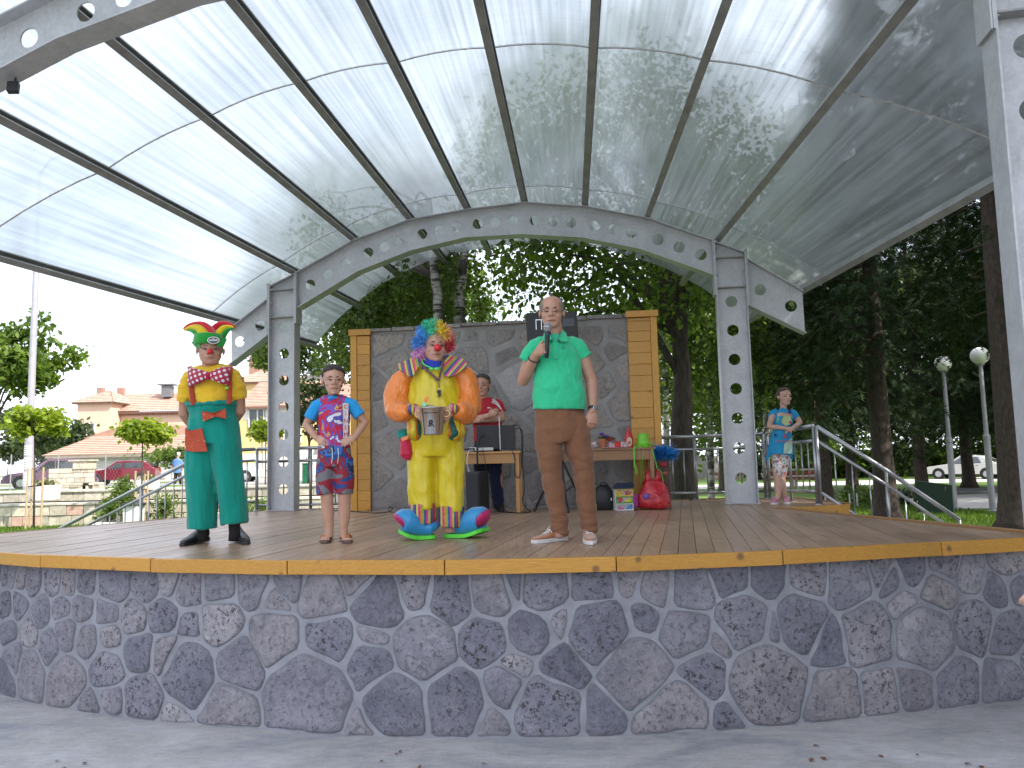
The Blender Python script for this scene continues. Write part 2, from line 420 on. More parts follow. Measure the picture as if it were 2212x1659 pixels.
# grass blades on the lawns in view (nobody could count them)
def blades(name, areas, n, z, h, mat, seed):
    g = np.random.default_rng(seed); vs = []; fs = []
    tot = sum(a[4] for a in areas)
    for (x0, x1, y0, y1, wgt) in areas:
        k = int(n * wgt / tot)
        x = g.uniform(x0, x1, k); y = g.uniform(y0, y1, k); a = g.uniform(0, 2 * pi, k); hh = h * g.uniform(.5, 1.3, k); wd = .012 + .02 * g.random(k)
        lx, ly = g.normal(0, .3, k) * hh, g.normal(0, .3, k) * hh
        p = np.stack([np.stack([x - np.cos(a) * wd, y - np.sin(a) * wd, np.full(k, z)], 1),
                      np.stack([x + np.cos(a) * wd, y + np.sin(a) * wd, np.full(k, z)], 1),
                      np.stack([x + lx, y + ly, z + hh], 1)], 1).reshape(-1, 3)
        vs.append(p)
    vs = np.concatenate(vs); m = len(vs) // 3
    me = bpy.data.meshes.new(name); me.vertices.add(len(vs)); me.vertices.foreach_set('co', vs.ravel())
    me.loops.add(m * 3); me.loops.foreach_set('vertex_index', np.arange(m * 3)); me.polygons.add(m)
    me.polygons.foreach_set('loop_start', np.arange(0, m * 3, 3)); me.update(calc_edges=True)
    o = link_mesh(name, me, mat); o['kind'] = 'stuff'; return o

# ================================================================ stage platform
FRONT = [(-5.75, 7.2), (-5.1, 6.70), (-3.548, 5.822), (-2.535, 5.416), (-1.503, 5.127), (-.453, 4.933), (.628, 4.912), (1.718, 5.037), (2.877, 5.281), (3.85, 5.50)]
stage = thing('stage_platform', 'curved outdoor stage with wooden deck and grey stone front wall', 'stage', (0, 8, E_GROUND))
def clip_half(poly, nx, ny, c):
    out = []
    for i in range(len(poly)):
        a, b = poly[i], poly[(i + 1) % len(poly)]
        da, db = a[0] * nx + a[1] * ny - c, b[0] * nx + b[1] * ny - c
        if da <= 0: out.append(a)
        if (da < 0 < db) or (db < 0 < da):
            t = da / (da - db); out.append((a[0] + (b[0] - a[0]) * t, a[1] + (b[1] - a[1]) * t))
    return out
def clip_poly(poly, clip):
    for i in range(len(clip)):
        (x0, y0), (x1, y1) = clip[i], clip[(i + 1) % len(clip)]
        nx, ny = (y1 - y0), -(x1 - x0)
        poly = clip_half(poly, nx, ny, x0 * nx + y0 * ny)
        if len(poly) < 3: return []
    return poly
def inset_front(pts, d):
    out = []
    for i, p in enumerate(pts):
        a = V((*pts[max(i - 1, 0)], 0)); b = V((*pts[min(i + 1, len(pts) - 1)], 0)); t = (b - a).normalized()
        n = V((-t.y, t.x, 0)); out.append((p[0] + n.x * d, p[1] + n.y * d))
    return out
INNER = inset_front(FRONT, .045)
main_poly = INNER + [(2.985, 8.98), (2.52, 11.1), (-3.5, 11.02)]
landing = [(2.99, 8.97), (4.02, 9.42), (3.92, 10.98), (2.53, 11.08)]
def plankset(poly, w0, seed):
    r = random.Random(seed)
    us = [p[0] * PX.x + p[1] * PX.y for p in poly]; ws = [p[0] * PD.x + p[1] * PD.y for p in poly]
    u = min(us)
    while u < max(us):
        s = min(ws) - r.uniform(0, 2.4)
        while s < max(ws):
            L = 2.6 + r.uniform(-.5, .9)
            q = [(u + .002, s + .002), (u + w0 - .002, s + .002), (u + w0 - .002, s + L - .002), (u + .002, s + L - .002)]
            q = [(PX.x * a + PD.x * b, PX.y * a + PD.y * b) for a, b in q]
            q = clip_poly(q, poly)
            s += L
            if len(q) < 3: continue
            ar = abs(sum(q[i][0] * q[i - 1][1] - q[i - 1][0] * q[i][1] for i in range(len(q)))) / 2
            if ar < .004: continue
            z = r.uniform(-.0018, .0012)
            MB().prism([(x, y, z - .022) for x, y in q], (0, 0, .022)).build('plank', deck, stage, bevel=0)
        u += w0
plankset(main_poly, .118, 3); plankset(landing, .118, 4)
# substructure below the boards
MB().prism([(x, y, -.06) for x, y in inset_front(FRONT, .2) + [(2.9, 8.9), (2.45, 11.0), (-3.42, 10.95)]], (0, 0, .034)).build('joist_deck', plain('dark_joists', (.05, .04, .03), .9), stage)
# front edge boards
FP = [V((*p, 0)) for p in FRONT]
for i in range(len(FP) - 1):
    a, b = FP[i], FP[i + 1]; t = (b - a).normalized(); n = V((-t.y, t.x, 0))
    a2, b2 = a + t * .004, b - t * .004
    dz = rnd.uniform(-.003, .003)
    MB().prism([a2 + V((0, 0, -.088 + dz)), b2 + V((0, 0, -.088 + dz)), b2 + V((0, 0, .004 + dz)), a2 + V((0, 0, .004 + dz))], n * .043).build('edge_board', yel_h, stage, bevel=.004)
# side trims
trim = wood('edge_trim', (.20, .10, .035), (.33, .18, .07), (30, 2, 30), .5)
def trimbar(a, b, wd=.05, ht=.07, z=-.02, mat=trim): MB().bar(V((*a, z)), V((*b, z)), wd, ht).build('side_trim', mat, stage, bevel=.004)
trimbar((3.015, 8.95), (3.86, 5.53)); trimbar((-5.74, 7.24), (-3.53, 11.02), .045, .05); trimbar((-3.5, 11.05), (2.5, 11.13), .05, .06)
trimbar((2.55, 11.12), (3.92, 11.02)); trimbar((3.95, 10.96), (4.05, 9.44))
MB().bar(V((3.02, 8.965, -.09)), V((4.04, 9.405, -.09)), .035, .18).build('fascia_board', yel_h, stage, bevel=.004)

# -- retaining wall with its stones
WALL = inset_front(FRONT, .115)
WP = [V((*p, 0)) for p in WALL]
cum = [0]
for i in range(len(WP) - 1): cum.append(cum[-1] + (WP[i + 1] - WP[i]).length)
NRM = []
for i in range(len(WP)):
    t = (WP[min(i + 1, len(WP) - 1)] - WP[max(i - 1, 0)]).normalized(); NRM.append(V((t.y, -t.x, 0)))
def surf(s, z, h):
    i = 0
    while i < len(cum) - 2 and s > cum[i + 1]: i += 1
    f = (s - cum[i]) / (cum[i + 1] - cum[i])
    p = WP[i].lerp(WP[i + 1], f); n = NRM[i].lerp(NRM[i + 1], max(0, min(1, f))).normalized()
    return p + n * h + V((0, 0, z))
def wall_hit(x, y):
    r = ray(x, y); best = None
    for i in range(len(WP) - 1):
        a, b = WP[i], WP[i + 1]; n = V((-(b - a).y, (b - a).x, 0)); k = r.dot(n)
        if abs(k) < 1e-9: continue
        t = (a - CAM).dot(n) / k; p = CAM + r * t; f = (p - a).dot(b - a) / (b - a).length_squared
        if -.001 <= f <= 1.001 and t > 0: best = (cum[i] + f * (cum[i + 1] - cum[i]), p.z, t)
    return best
ZT, ZB = -.075, E_GROUND
rw = MB()
ss = np.linspace(0, cum[-1], 90)
zz = [ZB - .05, -.8, -.4, ZT]
for i in range(len(ss) - 1):
    for j in range(3):
        rw.add([surf(ss[i], zz[j], 0), surf(ss[i + 1], zz[j], 0), surf(ss[i + 1], zz[j + 1], 0), surf(ss[i], zz[j + 1], 0)], [(0, 1, 2, 3)])
retain = rw.build('retaining_wall', mortar, stage, recalc=True)
# side and back retaining walls of the platform
def sidewall(a, b):
    MB().bar(V((*a, (ZB - .03 - .06) / 2)), V((*b, (ZB - .03 - .06) / 2)), .2, abs(ZB - .03 + .06)).build('side_wall', mortar, stage)
sidewall((-5.55, 7.3), (-3.42, 10.9)); sidewall((-3.3, 10.97), (2.4, 11.02)); sidewall((3.72, 5.75), (2.93, 8.85)); sidewall((2.6, 10.95), (3.85, 10.9)); sidewall((3.1, 9.1), (3.92, 9.46)); sidewall((3.9, 9.6), (3.84, 10.75))

LS = """15,265,30;50,265,25;95,285,30;140,300,35;235,300,45;290,310,40;370,310,40;490,310,70;630,310,60;735,300,30;815,340,55;945,330,60;1095,320,55;1190,375,35;1245,310,40;1395,360,85;1540,300,40;1640,400,100;1790,350,60;1945,370,80;2125,350,80;
20,400,40;85,400,40;180,430,45;265,405,35;355,410,45;465,430,45;580,450,50;700,440,50;830,470,25;950,470,85;1180,540,100;1430,550,90;1615,530,45;1825,590,130;2090,560,80;35,520,40;125,510,30;215,570,45;285,520,45;375,545,45;475,520,40;600,600,60;465,680,60;720,620,50;810,690,120;1035,650,85;1600,660,90;2190,760,90;
20,700,40;130,680,60;290,720,85;620,820,90;480,800,40;990,850,90;1330,810,190;1710,830,140;1960,820,130;1570,930,40;2130,900,50;55,620,40;390,850,40;720,900,40"""
RS = """15,320,40;140,330,100;350,320,80;510,300,50;610,330,70;775,340,80;940,280,60;1100,290,70;1280,290,60;1460,300,95;1590,260,40;1640,300,45;1720,270,45;1870,250,40;1840,350,80;1970,290,45;2100,340,45;2180,320,40;2150,230,40;
80,520,90;205,470,40;380,510,140;565,450,60;750,530,115;1000,480,110;1240,470,110;1140,500,40;1530,520,110;1700,400,55;1380,560,50;1785,530,135;1990,480,90;2150,530,80;900,555,35;
20,680,60;215,680,90;540,700,160;820,690,100;1100,740,170;150,850,150;400,850,80;690,880,170;930,900,40;1400,810,100;1590,790,75;1740,760,70;1920,740,80;2140,740,90;2260,330,60;2290,480,80;2270,640,80;2310,780,80"""
sites = []
for txt, ox in ((LS, 0), (RS, 1106)):
    for q in txt.replace('\n', '').split(';'):
        if not q.strip(): continue
        cx, cy, r = (float(k) for k in q.split(','))
        hit = wall_hit(ox + cx / 2, 1107 + cy / 2)
        if hit and ZB - .1 < hit[1] < .05:
            sites.append((hit[0], hit[1], r / 2 * hit[2] / FPX))
s_lo = min(p[0] for p in sites); s_hi = max(p[0] for p in sites)
for s0, s1 in ((.1, s_lo - .08), (s_hi + .12, cum[-1] - .05)):
    s = s0
    while s < s1:
        for z in (-.2, -.45, -.7, -.97): sites.append((s + rnd.uniform(-.08, .08), z + rnd.uniform(-.06, .06), .12))
        s += .27
def chaikin(p, k=2):
    for _ in range(k):
        q = []
        for i in range(len(p)):
            a, b = p[i], p[(i + 1) % len(p)]
            q += [(a[0] * .78 + b[0] * .22, a[1] * .78 + b[1] * .22), (a[0] * .22 + b[0] * .78, a[1] * .22 + b[1] * .78)]
        p = q
    return p
def stones(sites, s0, s1, z0, z1, gap, surf, name, mat, parent, rise, seed, wobble=.008, mats=None):
    r = random.Random(seed)
    for i, (x, y, w) in enumerate(sites):
        poly = [(s0, z0), (s1, z0), (s1, z1), (s0, z1)]
        g = gap * r.uniform(.55, 1.6)
        for j, (x2, y2, w2) in enumerate(sites):
            dx, dy = x2 - x, y2 - y; L = math.hypot(dx, dy)
            if j == i or L > 1.6: continue
            if L < 1e-6: continue
            off = max(-.35 * L, min(.35 * L, (w * w - w2 * w2) / (2 * L))) + L / 2
            poly = clip_half(poly, dx / L, dy / L, (x * dx + y * dy) / L + off - g)
            if len(poly) < 3: break
        if len(poly) < 3: continue
        ar = abs(sum(poly[k][0] * poly[k - 1][1] - poly[k - 1][0] * poly[k][1] for k in range(len(poly)))) / 2
        if ar < .0015: continue
        # split long edges, wobble them, then round the corners
        q = []
        for k in range(len(poly)):
            a, b = poly[k], poly[(k + 1) % len(poly)]; L = math.hypot(b[0] - a[0], b[1] - a[1])
            if L < .02: continue
            m = max(1, int(L / .09))
            for t in range(m): q.append((a[0] + (b[0] - a[0]) * t / m + r.uniform(-wobble, wobble), a[1] + (b[1] - a[1]) * t / m + r.uniform(-wobble, wobble)))
        if len(q) < 3: continue
        q = chaikin(q, 1)
        cx = sum(p[0] for p in q) / len(q); cy = sum(p[1] for p in q) / len(q)
        n = len(q); mb = MB(); rs = rise * r.uniform(.4, 1.4)
        rings = []
        for f, h in ((1.0, -.004), (.975, rs * .5), (.88, rs), (.68, rs * 1.1), (.38, rs * r.uniform(.9, 1.35))):
            rings.append([surf(cx + (a - cx) * f, min(max(cy + (b - cy) * f, z0 + .002), z1 - .002), h + ((r.uniform(-1, 1) * rs * .35 + noise.noise(V((a * 9, b * 9, seed))) * rs * .8) if f < .96 else 0)) for a, b in q])
        vs = [v for R_ in rings for v in R_] + [surf(cx, cy, rs * 1.2)]
        fs = []
        for k in range(4):
            for t in range(n):
                t2 = (t + 1) % n; fs.append((k * n + t, k * n + t2, (k + 1) * n + t2, (k + 1) * n + t))
        fs += [(4 * n + t, 4 * n + (t + 1) % n, 5 * n) for t in range(n)]
        mb.add(vs, fs)
        so_ = mb.build(name, (mats or {}).get(i, mat), parent, smooth=True); at = so_.data.attributes.new('edge', 'FLOAT', 'POINT'); at.data.foreach_set('value', [1.0] * n + [.85] * n + [.3] * n + [0.0] * (2 * n + 1))
stones(sites, .02, cum[-1] - .02, ZB + .005, ZT - .004, .0115, surf, 'stone', stone_a, retain, .012, 5, .014)

# ================================================================ backdrop wall
WA, WB = V((-1.905, 10.34, 0)), V((1.555, 9.99, 0))
wex = (WB - WA).normalized(); wn = V((wex.y, -wex.x, 0)); WL = (WB - WA).length
backdrop = thing('backdrop_wall', 'upright grey rubble stone wall behind the performers, with flat coping slabs', 'stone wall', tuple((WA + WB) / 2))
def wtop(s): return 2.40 + .06 * s / WL
bw = MB()
bw.prism([WA, WB, WB + V((0, 0, wtop(WL))), WA + V((0, 0, wtop(0)))], -wn * .32)
wbody = bw.build('masonry', plain('wall_mortar', (.265, .255, .25), .93, 0, .2, 4, .7, 60, spec=.2), backdrop)
def surfw(s, z, h): return WA + wex * s + wn * h + V((0, 0, z))
rr = random.Random(11); ws = []
for _ in range(4000):
    s, z = rr.uniform(.02, WL - .02), rr.uniform(.02, 2.38)
    k = rr.uniform(.14, .27)
    if all(math.hypot(s - a, (z - b) * 1.15) > (k + c) * .82 for a, b, c in ws): ws.append((s, z, k))
for s, z in ((2.05, 1.62),): ws = [q for q in ws if math.hypot(q[0] - s, q[1] - z) > .4] + [(s, z, .3)]
stones(ws, .02, WL - .02, .02, 2.37, .03, surfw, 'stone', stone_b, wbody, .008, 8, .018, {len(ws) - 1: stone_pale})
s = -.02
while s < WL - .05:
    L = min(rr.uniform(.28, .5), WL + .02 - s)
    c = WA + wex * (s + L / 2) - wn * .15 + V((0, 0, wtop(s + L / 2) + .022))
    MB().box(c, (L - .012, .40 + rr.uniform(-.02, .03), .045 + rr.uniform(-.008, .008)), (wex, -wn, V((0, 0, 1)))).build('coping_slab', stone_b, backdrop, bevel=.008)
    s += L

# -- wooden posts at both ends of the wall
def post(p0, p1, top, label, seed, side_left):
    """clad post: an upright side board and a face of short horizontal planks under a cap"""
    t = thing('wooden_pillar', label, 'pillar', tuple((p0 + p1) / 2), 'wooden pillars ending the backdrop wall')
    r = random.Random(seed); L = (p1 - p0).length; ex = (p1 - p0).normalized(); n = V((ex.y, -ex.x, 0))
    mk = lambda u0, u1, z0, z1, h0, h1, nm, m: MB().prism([p0 + ex * u0 + n * h0 + V((0, 0, z0)), p0 + ex * u1 + n * h0 + V((0, 0, z0)), p0 + ex * u1 + n * h0 + V((0, 0, z1)), p0 + ex * u0 + n * h0 + V((0, 0, z1))], n * (h1 - h0)).build(nm, m, t, bevel=.003)
    sb = .085
    u0, u1 = (0, sb) if side_left else (L - sb, L)
    mk(u0, u1, 0, top - .085, -.36, .035, 'side_board', yel_v)
    mk(sb if side_left else 0, L if side_left else L - sb, 0, top - .09, -.36, .0, 'core', yel_v)
    a, b = (sb + .004, L) if side_left else (0, L - sb - .004)
    z = 0.004
    while z < top - .1:
        h = min(r.uniform(.13, .15), top - .088 - z)
        if r.random() < .25: h = min(h * 1.5, top - .088 - z)
        mk(a, b, z, z + h - .003, .001, .024 + r.uniform(-.003, .003), 'plank', yel_h)
        z += h
    mk(-.02, L + .02, top - .083, top, -.38, .06, 'cap_board', yel_h)
    return t
post(WA + wex * -.27 + wn * .02, WA + wex * -.005 + wn * .02, 2.44, 'varnished yellow pine pillar at the left end of the stone backdrop wall', 1, True)
post(WB + wex * -.02 + wn * .03, WB + wex * .36 + wn * .03, 2.53, 'varnished yellow pine pillar at the right end of the backdrop wall, behind the toy table', 2, False)

# ================================================================ canopy
canopy = thing('stage_canopy', 'arched translucent canopy on perforated galvanised steel frames over the stage', 'canopy', (0, 8, E_GROUND))
def frame_basis(o, e): e = V(e).normalized(); return V(o), e, V((e.y, -e.x, 0))
def plate_cell(mb, A, corners, hole, r, n, t, seg=20):
    """flat quad (frame 2D corners) with one round hole, given thickness t along n"""
    o, e = A
    q = [(p[0] - hole[0], p[1] - hole[1]) for p in corners]
    angs = [2 * pi * k / seg for k in range(seg)] + [math.atan2(p[1], p[0]) % (2 * pi) for p in q]
    angs = sorted(angs); ang2 = [angs[0]]
    for a in angs[1:]:
        if a - ang2[-1] > 1e-4: ang2.append(a)
    def edge(a):
        dx, dy = cos(a), sin(a); best = 1e9
        for i in range(4):
            (x0, y0), (x1, y1) = q[i], q[(i + 1) % 4]; ex, ey = x1 - x0, y1 - y0; den = dx * ey - dy * ex
            if abs(den) < 1e-12: continue
            tt = (x0 * ey - y0 * ex) / den; u = (x0 * dy - y0 * dx) / den
            if tt > 0 and -1e-4 <= u <= 1 + 1e-4: best = min(best, tt)
        return best
    P3 = lambda x, y, h: o + e * (x + hole[0]) + V((0, 0, y + hole[1])) + n * h
    m = len(ang2); vs = []
    for h in (t / 2, -t / 2):
        for a in ang2: vs.append(P3(cos(a) * r, sin(a) * r, h))
        for a in ang2: d = edge(a); vs.append(P3(cos(a) * d, sin(a) * d, h))
    fs = []
    for k in range(m):
        k2 = (k + 1) % m
        fs.append((k, k2, m + k2, m + k)); fs.append((2 * m + k2, 2 * m + k, 3 * m + k, 3 * m + k2))
        fs.append((k2, k, 2 * m + k, 2 * m + k2))
    mb.add(vs, fs)
def strip(mb, A, pts, n, wd, t=.012):
    """flange following 2D points, width wd along n, thickness t"""
    o, e = A
    for i in range(len(pts) - 1):
        a, b = pts[i], pts[i + 1]
        pa, pb = o + e * a[0] + V((0, 0, a[1])), o + e * b[0] + V((0, 0, b[1]))
        tt = (pb - pa).normalized(); up = tt.cross(n)
        mb.box((pa + pb) / 2, ((pb - pa).length, wd, t), (tt, n, up))
HR = .075
def steel_frame(o, e, top, bot, colL, colR, armL, armR, zbase, holes0, gap):
    n = V((e.y, -e.x, 0)); A = (o, e)
    # columns
    for cu, inner, tops in ((colL, 1, top[0][1]), (colR, -1, top[-1][1])):
        c = MB(); hw = .19; z = zbase
        # holes from the top down
        zs = []; zh = holes0 if cu == colL else holes0 + .03
        while zh > zbase + .12: zs.append(zh); zh -= gap
        zs = zs[::-1]; zc = zbase
        for i, zq in enumerate(zs):
            z1 = (zq + zs[i + 1]) / 2 if i + 1 < len(zs) else zq + gap / 2
            plate_cell(c, A, [(cu - hw, zc), (cu + hw, zc), (cu + hw, z1), (cu - hw, z1)], (cu, zq), HR, n, .012); zc = z1
        tl = tops + .0 - (.16 if inner == 1 else .17)
        cornr = [(cu - hw, zc), (cu + hw, zc), (cu + hw, tops if inner == 1 else tl), (cu - hw, tl if inner == 1 else tops)]
        c.prism([o + e * x + V((0, 0, y)) - n * .006 for x, y in cornr], n * .012)
        strip(c, A, [(cu - hw, zbase), (cu - hw, cornr[3][1])], n, .2); strip(c, A, [(cu + hw, zbase), (cu + hw, cornr[2][1])], n, .2)
        strip(c, A, [(cu - hw, cornr[3][1]), (cu + hw, cornr[2][1])], n, .2)
        ob = c.build('column', steel, canopy)
        # stiffeners, splice plates and bolts
        d = MB()
        for zq in (tops - .22, tops - .62): d.box(o + e * cu + V((0, 0, zq)) , (2 * hw - .02, .19, .012), (e, n, V((0, 0, 1))))
        d.build('stiffener', steel_dark, ob)
        for sgn, zt, zb2 in ((inner, tops + .02, tops - .72), (-inner, tops - .12, tops - .86)):
            for off in (.012, .026):
                d = MB(); d.box(o + e * (cu + sgn * (hw + off)) + V((0, 0, (zt + zb2) / 2)), (.011, .2, zt - zb2), (e, n, V((0, 0, 1)))); d.build('splice_plate', steel, ob)
            d = MB()
            for k in range(4):
                for s2 in (-1, 1):
                    d.lathe(o + e * (cu + sgn * (hw - .03)) + n * (s2 * .065) + V((0, 0, zb2 + .1 + k * (zt - zb2 - .2) / 3)), [(.014, 0), (.014, .025)], 6, (n, V((0, 0, 1)), e * sgn))
            d.build('bolt_row', steel, ob)
        d = MB(); d.box(o + e * cu + V((0, 0, zbase + .008)), (.43, .25, .008), (e, n, V((0, 0, 1)))); d.build('base_plate', steel, ob)
    # arched beam, one piece per straight length
    for i in range(len(top) - 1):
        c = MB(); (x0, a0), (x1, a1), (u0, b0), (u1, b1) = top[i], top[i + 1], bot[i], bot[i + 1]
        fr = (.2, .5, .8); ed = (0, .35, .65, 1)
        L = lambda p, q, f: (p[0] + (q[0] - p[0]) * f, p[1] + (q[1] - p[1]) * f)
        for k in range(3):
            T0, T1, B0, B1 = L(top[i], top[i + 1], ed[k]), L(top[i], top[i + 1], ed[k + 1]), L(bot[i], bot[i + 1], ed[k]), L(bot[i], bot[i + 1], ed[k + 1])
            h = L(L(bot[i], bot[i + 1], fr[k]), L(top[i], top[i + 1], fr[k]), .5)
            plate_cell(c, A, [B0, B1, T1, T0], h, HR, n, .012)
        strip(c, A, [top[i], top[i + 1]], n, .2); strip(c, A, [bot[i], bot[i + 1]], n, .2)
        d = .004
        c.build('beam_segment', steel, canopy)
    for arm in (armL, armR):
        (T0, T1, B1, B0) = arm; c = MB()
        L = lambda p, q, f: (p[0] + (q[0] - p[0]) * f, p[1] + (q[1] - p[1]) * f)
        for k in range(2):
            f0, f1, fh = (0, .52, .24) if k == 0 else (.52, 1, .78)
            h = L(L(B0, B1, fh), L(T0, T1, fh), .5)
            plate_cell(c, A, [L(B0, B1, f0), L(B0, B1, f1), L(T0, T1, f1), L(T0, T1, f0)] if T1[0] > T0[0] else [L(B0, B1, f1), L(B0, B1, f0), L(T0, T1, f0), L(T0, T1, f1)], h, HR, n, .012)
        strip(c, A, [T0, T1], n, .2); strip(c, A, [B0, B1], n, .2)
        c.build('bracket_arm', steel, canopy)
OB = V((-3.246, 10.882, 0)); EB = (V((2.916, 9.975, 0)) - OB).normalized(); NB = V((EB.y, -EB.x, 0))
def b2(x, y): p = pl(x, y, OB, NB); return ((p - OB).dot(EB), p.z)
btop = [b2(*q) for q in [(641, 594), (767, 522), (887, 478), (1009, 456), (1132, 441), (1262, 449), (1397, 474), (1546, 525)]]
bbot = [b2(*q) for q in [(649, 666), (778, 588), (890, 544), (1007, 516), (1130, 509), (1257, 516), (1384, 541), (1545, 598)]]
UR = (V((2.916, 9.975, 0)) - OB).length
steel_frame(OB, EB, btop, bbot, 0, UR, (b2(581, 650), b2(500, 714), b2(500, 790), b2(583, 726)), (b2(1612, 562), b2(1733, 631), b2(1739, 721), b2(1613, 660)), 0.0, b2(619, 706)[1], .385)
JB = [V((-4.049, 11.0, 2.69)), V((-3.063, 10.855, 3.355)), V((-2.195, 10.727, 3.789)), V((-1.381, 10.607, 4.03)), V((-.572, 10.488, 4.118)), V((.227, 10.371, 4.159)), V((1.048, 10.25, 4.045)), V((1.875, 10.128, 3.823)), V((2.755, 9.999, 3.437)), V((3.806, 9.844, 2.712))]
JF = [V((-6.311, 5.877, 2.989)), V((-4.518, 5.56, 3.656)), V((-3.293, 5.343, 4.09)), V((-2.263, 5.161, 4.333)), V((-1.28, 4.987, 4.418)), V((-.323, 4.817, 4.458)), V((.659, 4.643, 4.347)), V((1.672, 4.464, 4.124)), V((2.82, 4.261, 3.737)), V((4.509, 3.962, 3.012))]
OF = JF[1].copy(); OF.z = 0; EF = (JF[8] - JF[1]); EF.z = 0; EF.normalize()
ftop = [((p - OF).dot(EF), p.z - .01) for p in JF[1:9]]
def below(pts, d):
    out = []
    for i, p in enumerate(pts):
        a, b = pts[max(i - 1, 0)], pts[min(i + 1, len(pts) - 1)]; L = math.hypot(b[0] - a[0], b[1] - a[1])
        out.append((p[0] + (b[1] - a[1]) / L * d, p[1] - (b[0] - a[0]) / L * d))
    out[0] = (pts[0][0], pts[0][1] - d * 1.15); out[-1] = (pts[-1][0], pts[-1][1] - d * 1.15)
    return out
fbot = below(ftop, .38)
e0 = ((JF[0] - OF).dot(EF), JF[0].z - .02); e9 = ((JF[9] - OF).dot(EF), JF[9].z - .02)
uR = ftop[-1][0] + .2
dl = (ftop[0][1] - e0[1]) / (ftop[0][0] - e0[0]); dr = (ftop[-1][1] - e9[1]) / (ftop[-1][0] - e9[0])
aL0 = (-.4, ftop[0][1] - .4 * dl); aR0 = (ftop[-1][0] + .4, ftop[-1][1] + .4 * dr)
steel_frame(OF, EF, ftop, fbot, -.2, uR, (aL0, e0, (e0[0], e0[1] - .45), (aL0[0], aL0[1] - .45)), (aR0, e9, (e9[0], e9[1] - .45), (aR0[0], aR0[1] - .45)), E_GROUND, ftop[0][1] - .75, .385)

# purlins (open channels) and the translucent sheets they carry
def poly_mat(name):
    m = bpy.data.materials.new(name); m.use_nodes = True; nt = m.node_tree; nt.nodes.clear()
    o = nt.nodes.new('ShaderNodeOutputMaterial')
    uv = nt.nodes.new('ShaderNodeUVMap'); uv.uv_map = 'sheet'
    def nz(sx, sy, det, rough=.6):
        mp = nt.nodes.new('ShaderNodeMapping'); mp.inputs['Scale'].default_value = (sx, sy, 1); nt.links.new(uv.outputs[0], mp.inputs[0])
        q = N(nt, 'ShaderNodeTexNoise', Scale=1.0, Detail=det, Roughness=rough); nt.links.new(mp.outputs[0], q.inputs['Vector']); return q.outputs[0]
    streak = nz(17, .30, 4); flute = nz(1.2, 55, 2); blot = nz(.45, .4, 5)
    light_streaks = ramp(nt, streak, [(.3, (.35, .375, .36)), (.52, (.45, .475, .465)), (.72, (.56, .585, .575))])  # blurred streaks of light behind the sheet, put into its colour
    light_streaks = mixcol(nt, .28, light_streaks, ramp(nt, flute, [(.3, (.72, .72, .72)), (.7, (1.1, 1.1, 1.1))]), 'MULTIPLY')
    light_streaks = mixcol(nt, .8, light_streaks, ramp(nt, blot, [(.35, (.70, .73, .75)), (.65, (1.12, 1.12, 1.12))]), 'MULTIPLY')
    tr = N(nt, 'ShaderNodeBsdfTranslucent'); nt.links.new(light_streaks, tr.inputs[0])
    rf = N(nt, 'ShaderNodeBsdfRefraction', Roughness=.34, IOR=1.06)
    rcol = mixcol(nt, .35, light_streaks, (.92, .95, .97)); nt.links.new(rcol, rf.inputs[0])
    tp = N(nt, 'ShaderNodeBsdfTransparent'); tp.inputs[0].default_value = (.85, .88, .9, 1)
    f0 = N(nt, 'ShaderNodeMapRange'); f0.inputs[1].default_value = .35; f0.inputs[2].default_value = .65; f0.inputs[3].default_value = .40; f0.inputs[4].default_value = .78; nt.links.new(streak, f0.inputs[0])
    m1 = nt.nodes.new('ShaderNodeMixShader'); m1.inputs[0].default_value = .14; nt.links.new(rf.outputs[0], m1.inputs[1]); nt.links.new(tp.outputs[0], m1.inputs[2])
    m2 = nt.nodes.new('ShaderNodeMixShader'); nt.links.new(f0.outputs[0], m2.inputs[0]); nt.links.new(tr.outputs[0], m2.inputs[1]); nt.links.new(m1.outputs[0], m2.inputs[2])
    gl = N(nt, 'ShaderNodeBsdfGlossy', Roughness=.25); gl.inputs[0].default_value = (.9, .92, .95, 1)
    m3 = nt.nodes.new('ShaderNodeMixShader'); m3.inputs[0].default_value = .05; nt.links.new(m2.outputs[0], m3.inputs[1]); nt.links.new(gl.outputs[0], m3.inputs[2])
    nt.links.new(m3.outputs[0], o.inputs[0]); return m
poly = poly_mat('translucent_sheet')
seam_m = plain('rusty_seam', (.46, .36, .29), .8, 0, .3, 3, 0, 40, col2=(.72, .72, .72), stretch=(8, 8, 8))
PUR = []
for i in range(10):
    d = (JB[i] - JF[i]).normalized()
    a = JF[i] - d * 1.25; b = JB[i] + d * 2.05
    lo, hi = max(i - 1, 0), min(i + 1, 9)
    tan = (JB[hi] - JB[lo]).normalized(); nrm = d.cross(tan).normalized()
    if nrm.z < 0: nrm = -nrm
    PUR.append((a, b, d, tan, nrm))
    W, H, T, LIP = .075, .115, .006, .022
    prof = [(-W / 2, H), (-W / 2, 0), (W / 2, 0), (W / 2, LIP), (W / 2 - T, LIP), (W / 2 - T, T), (-W / 2 + T, T), (-W / 2 + T, H - T), (W / 2 - T, H - T), (W / 2 - T, H - LIP), (W / 2, H - LIP), (W / 2, H)]
    MB().prism([a + tan * x + nrm * (y + .008) for x, y in prof], b - a).build('purlin', steel_dark, canopy)
JOINT = (0, .37, .735, 1.0)          # where one length of sheet ends and the next begins
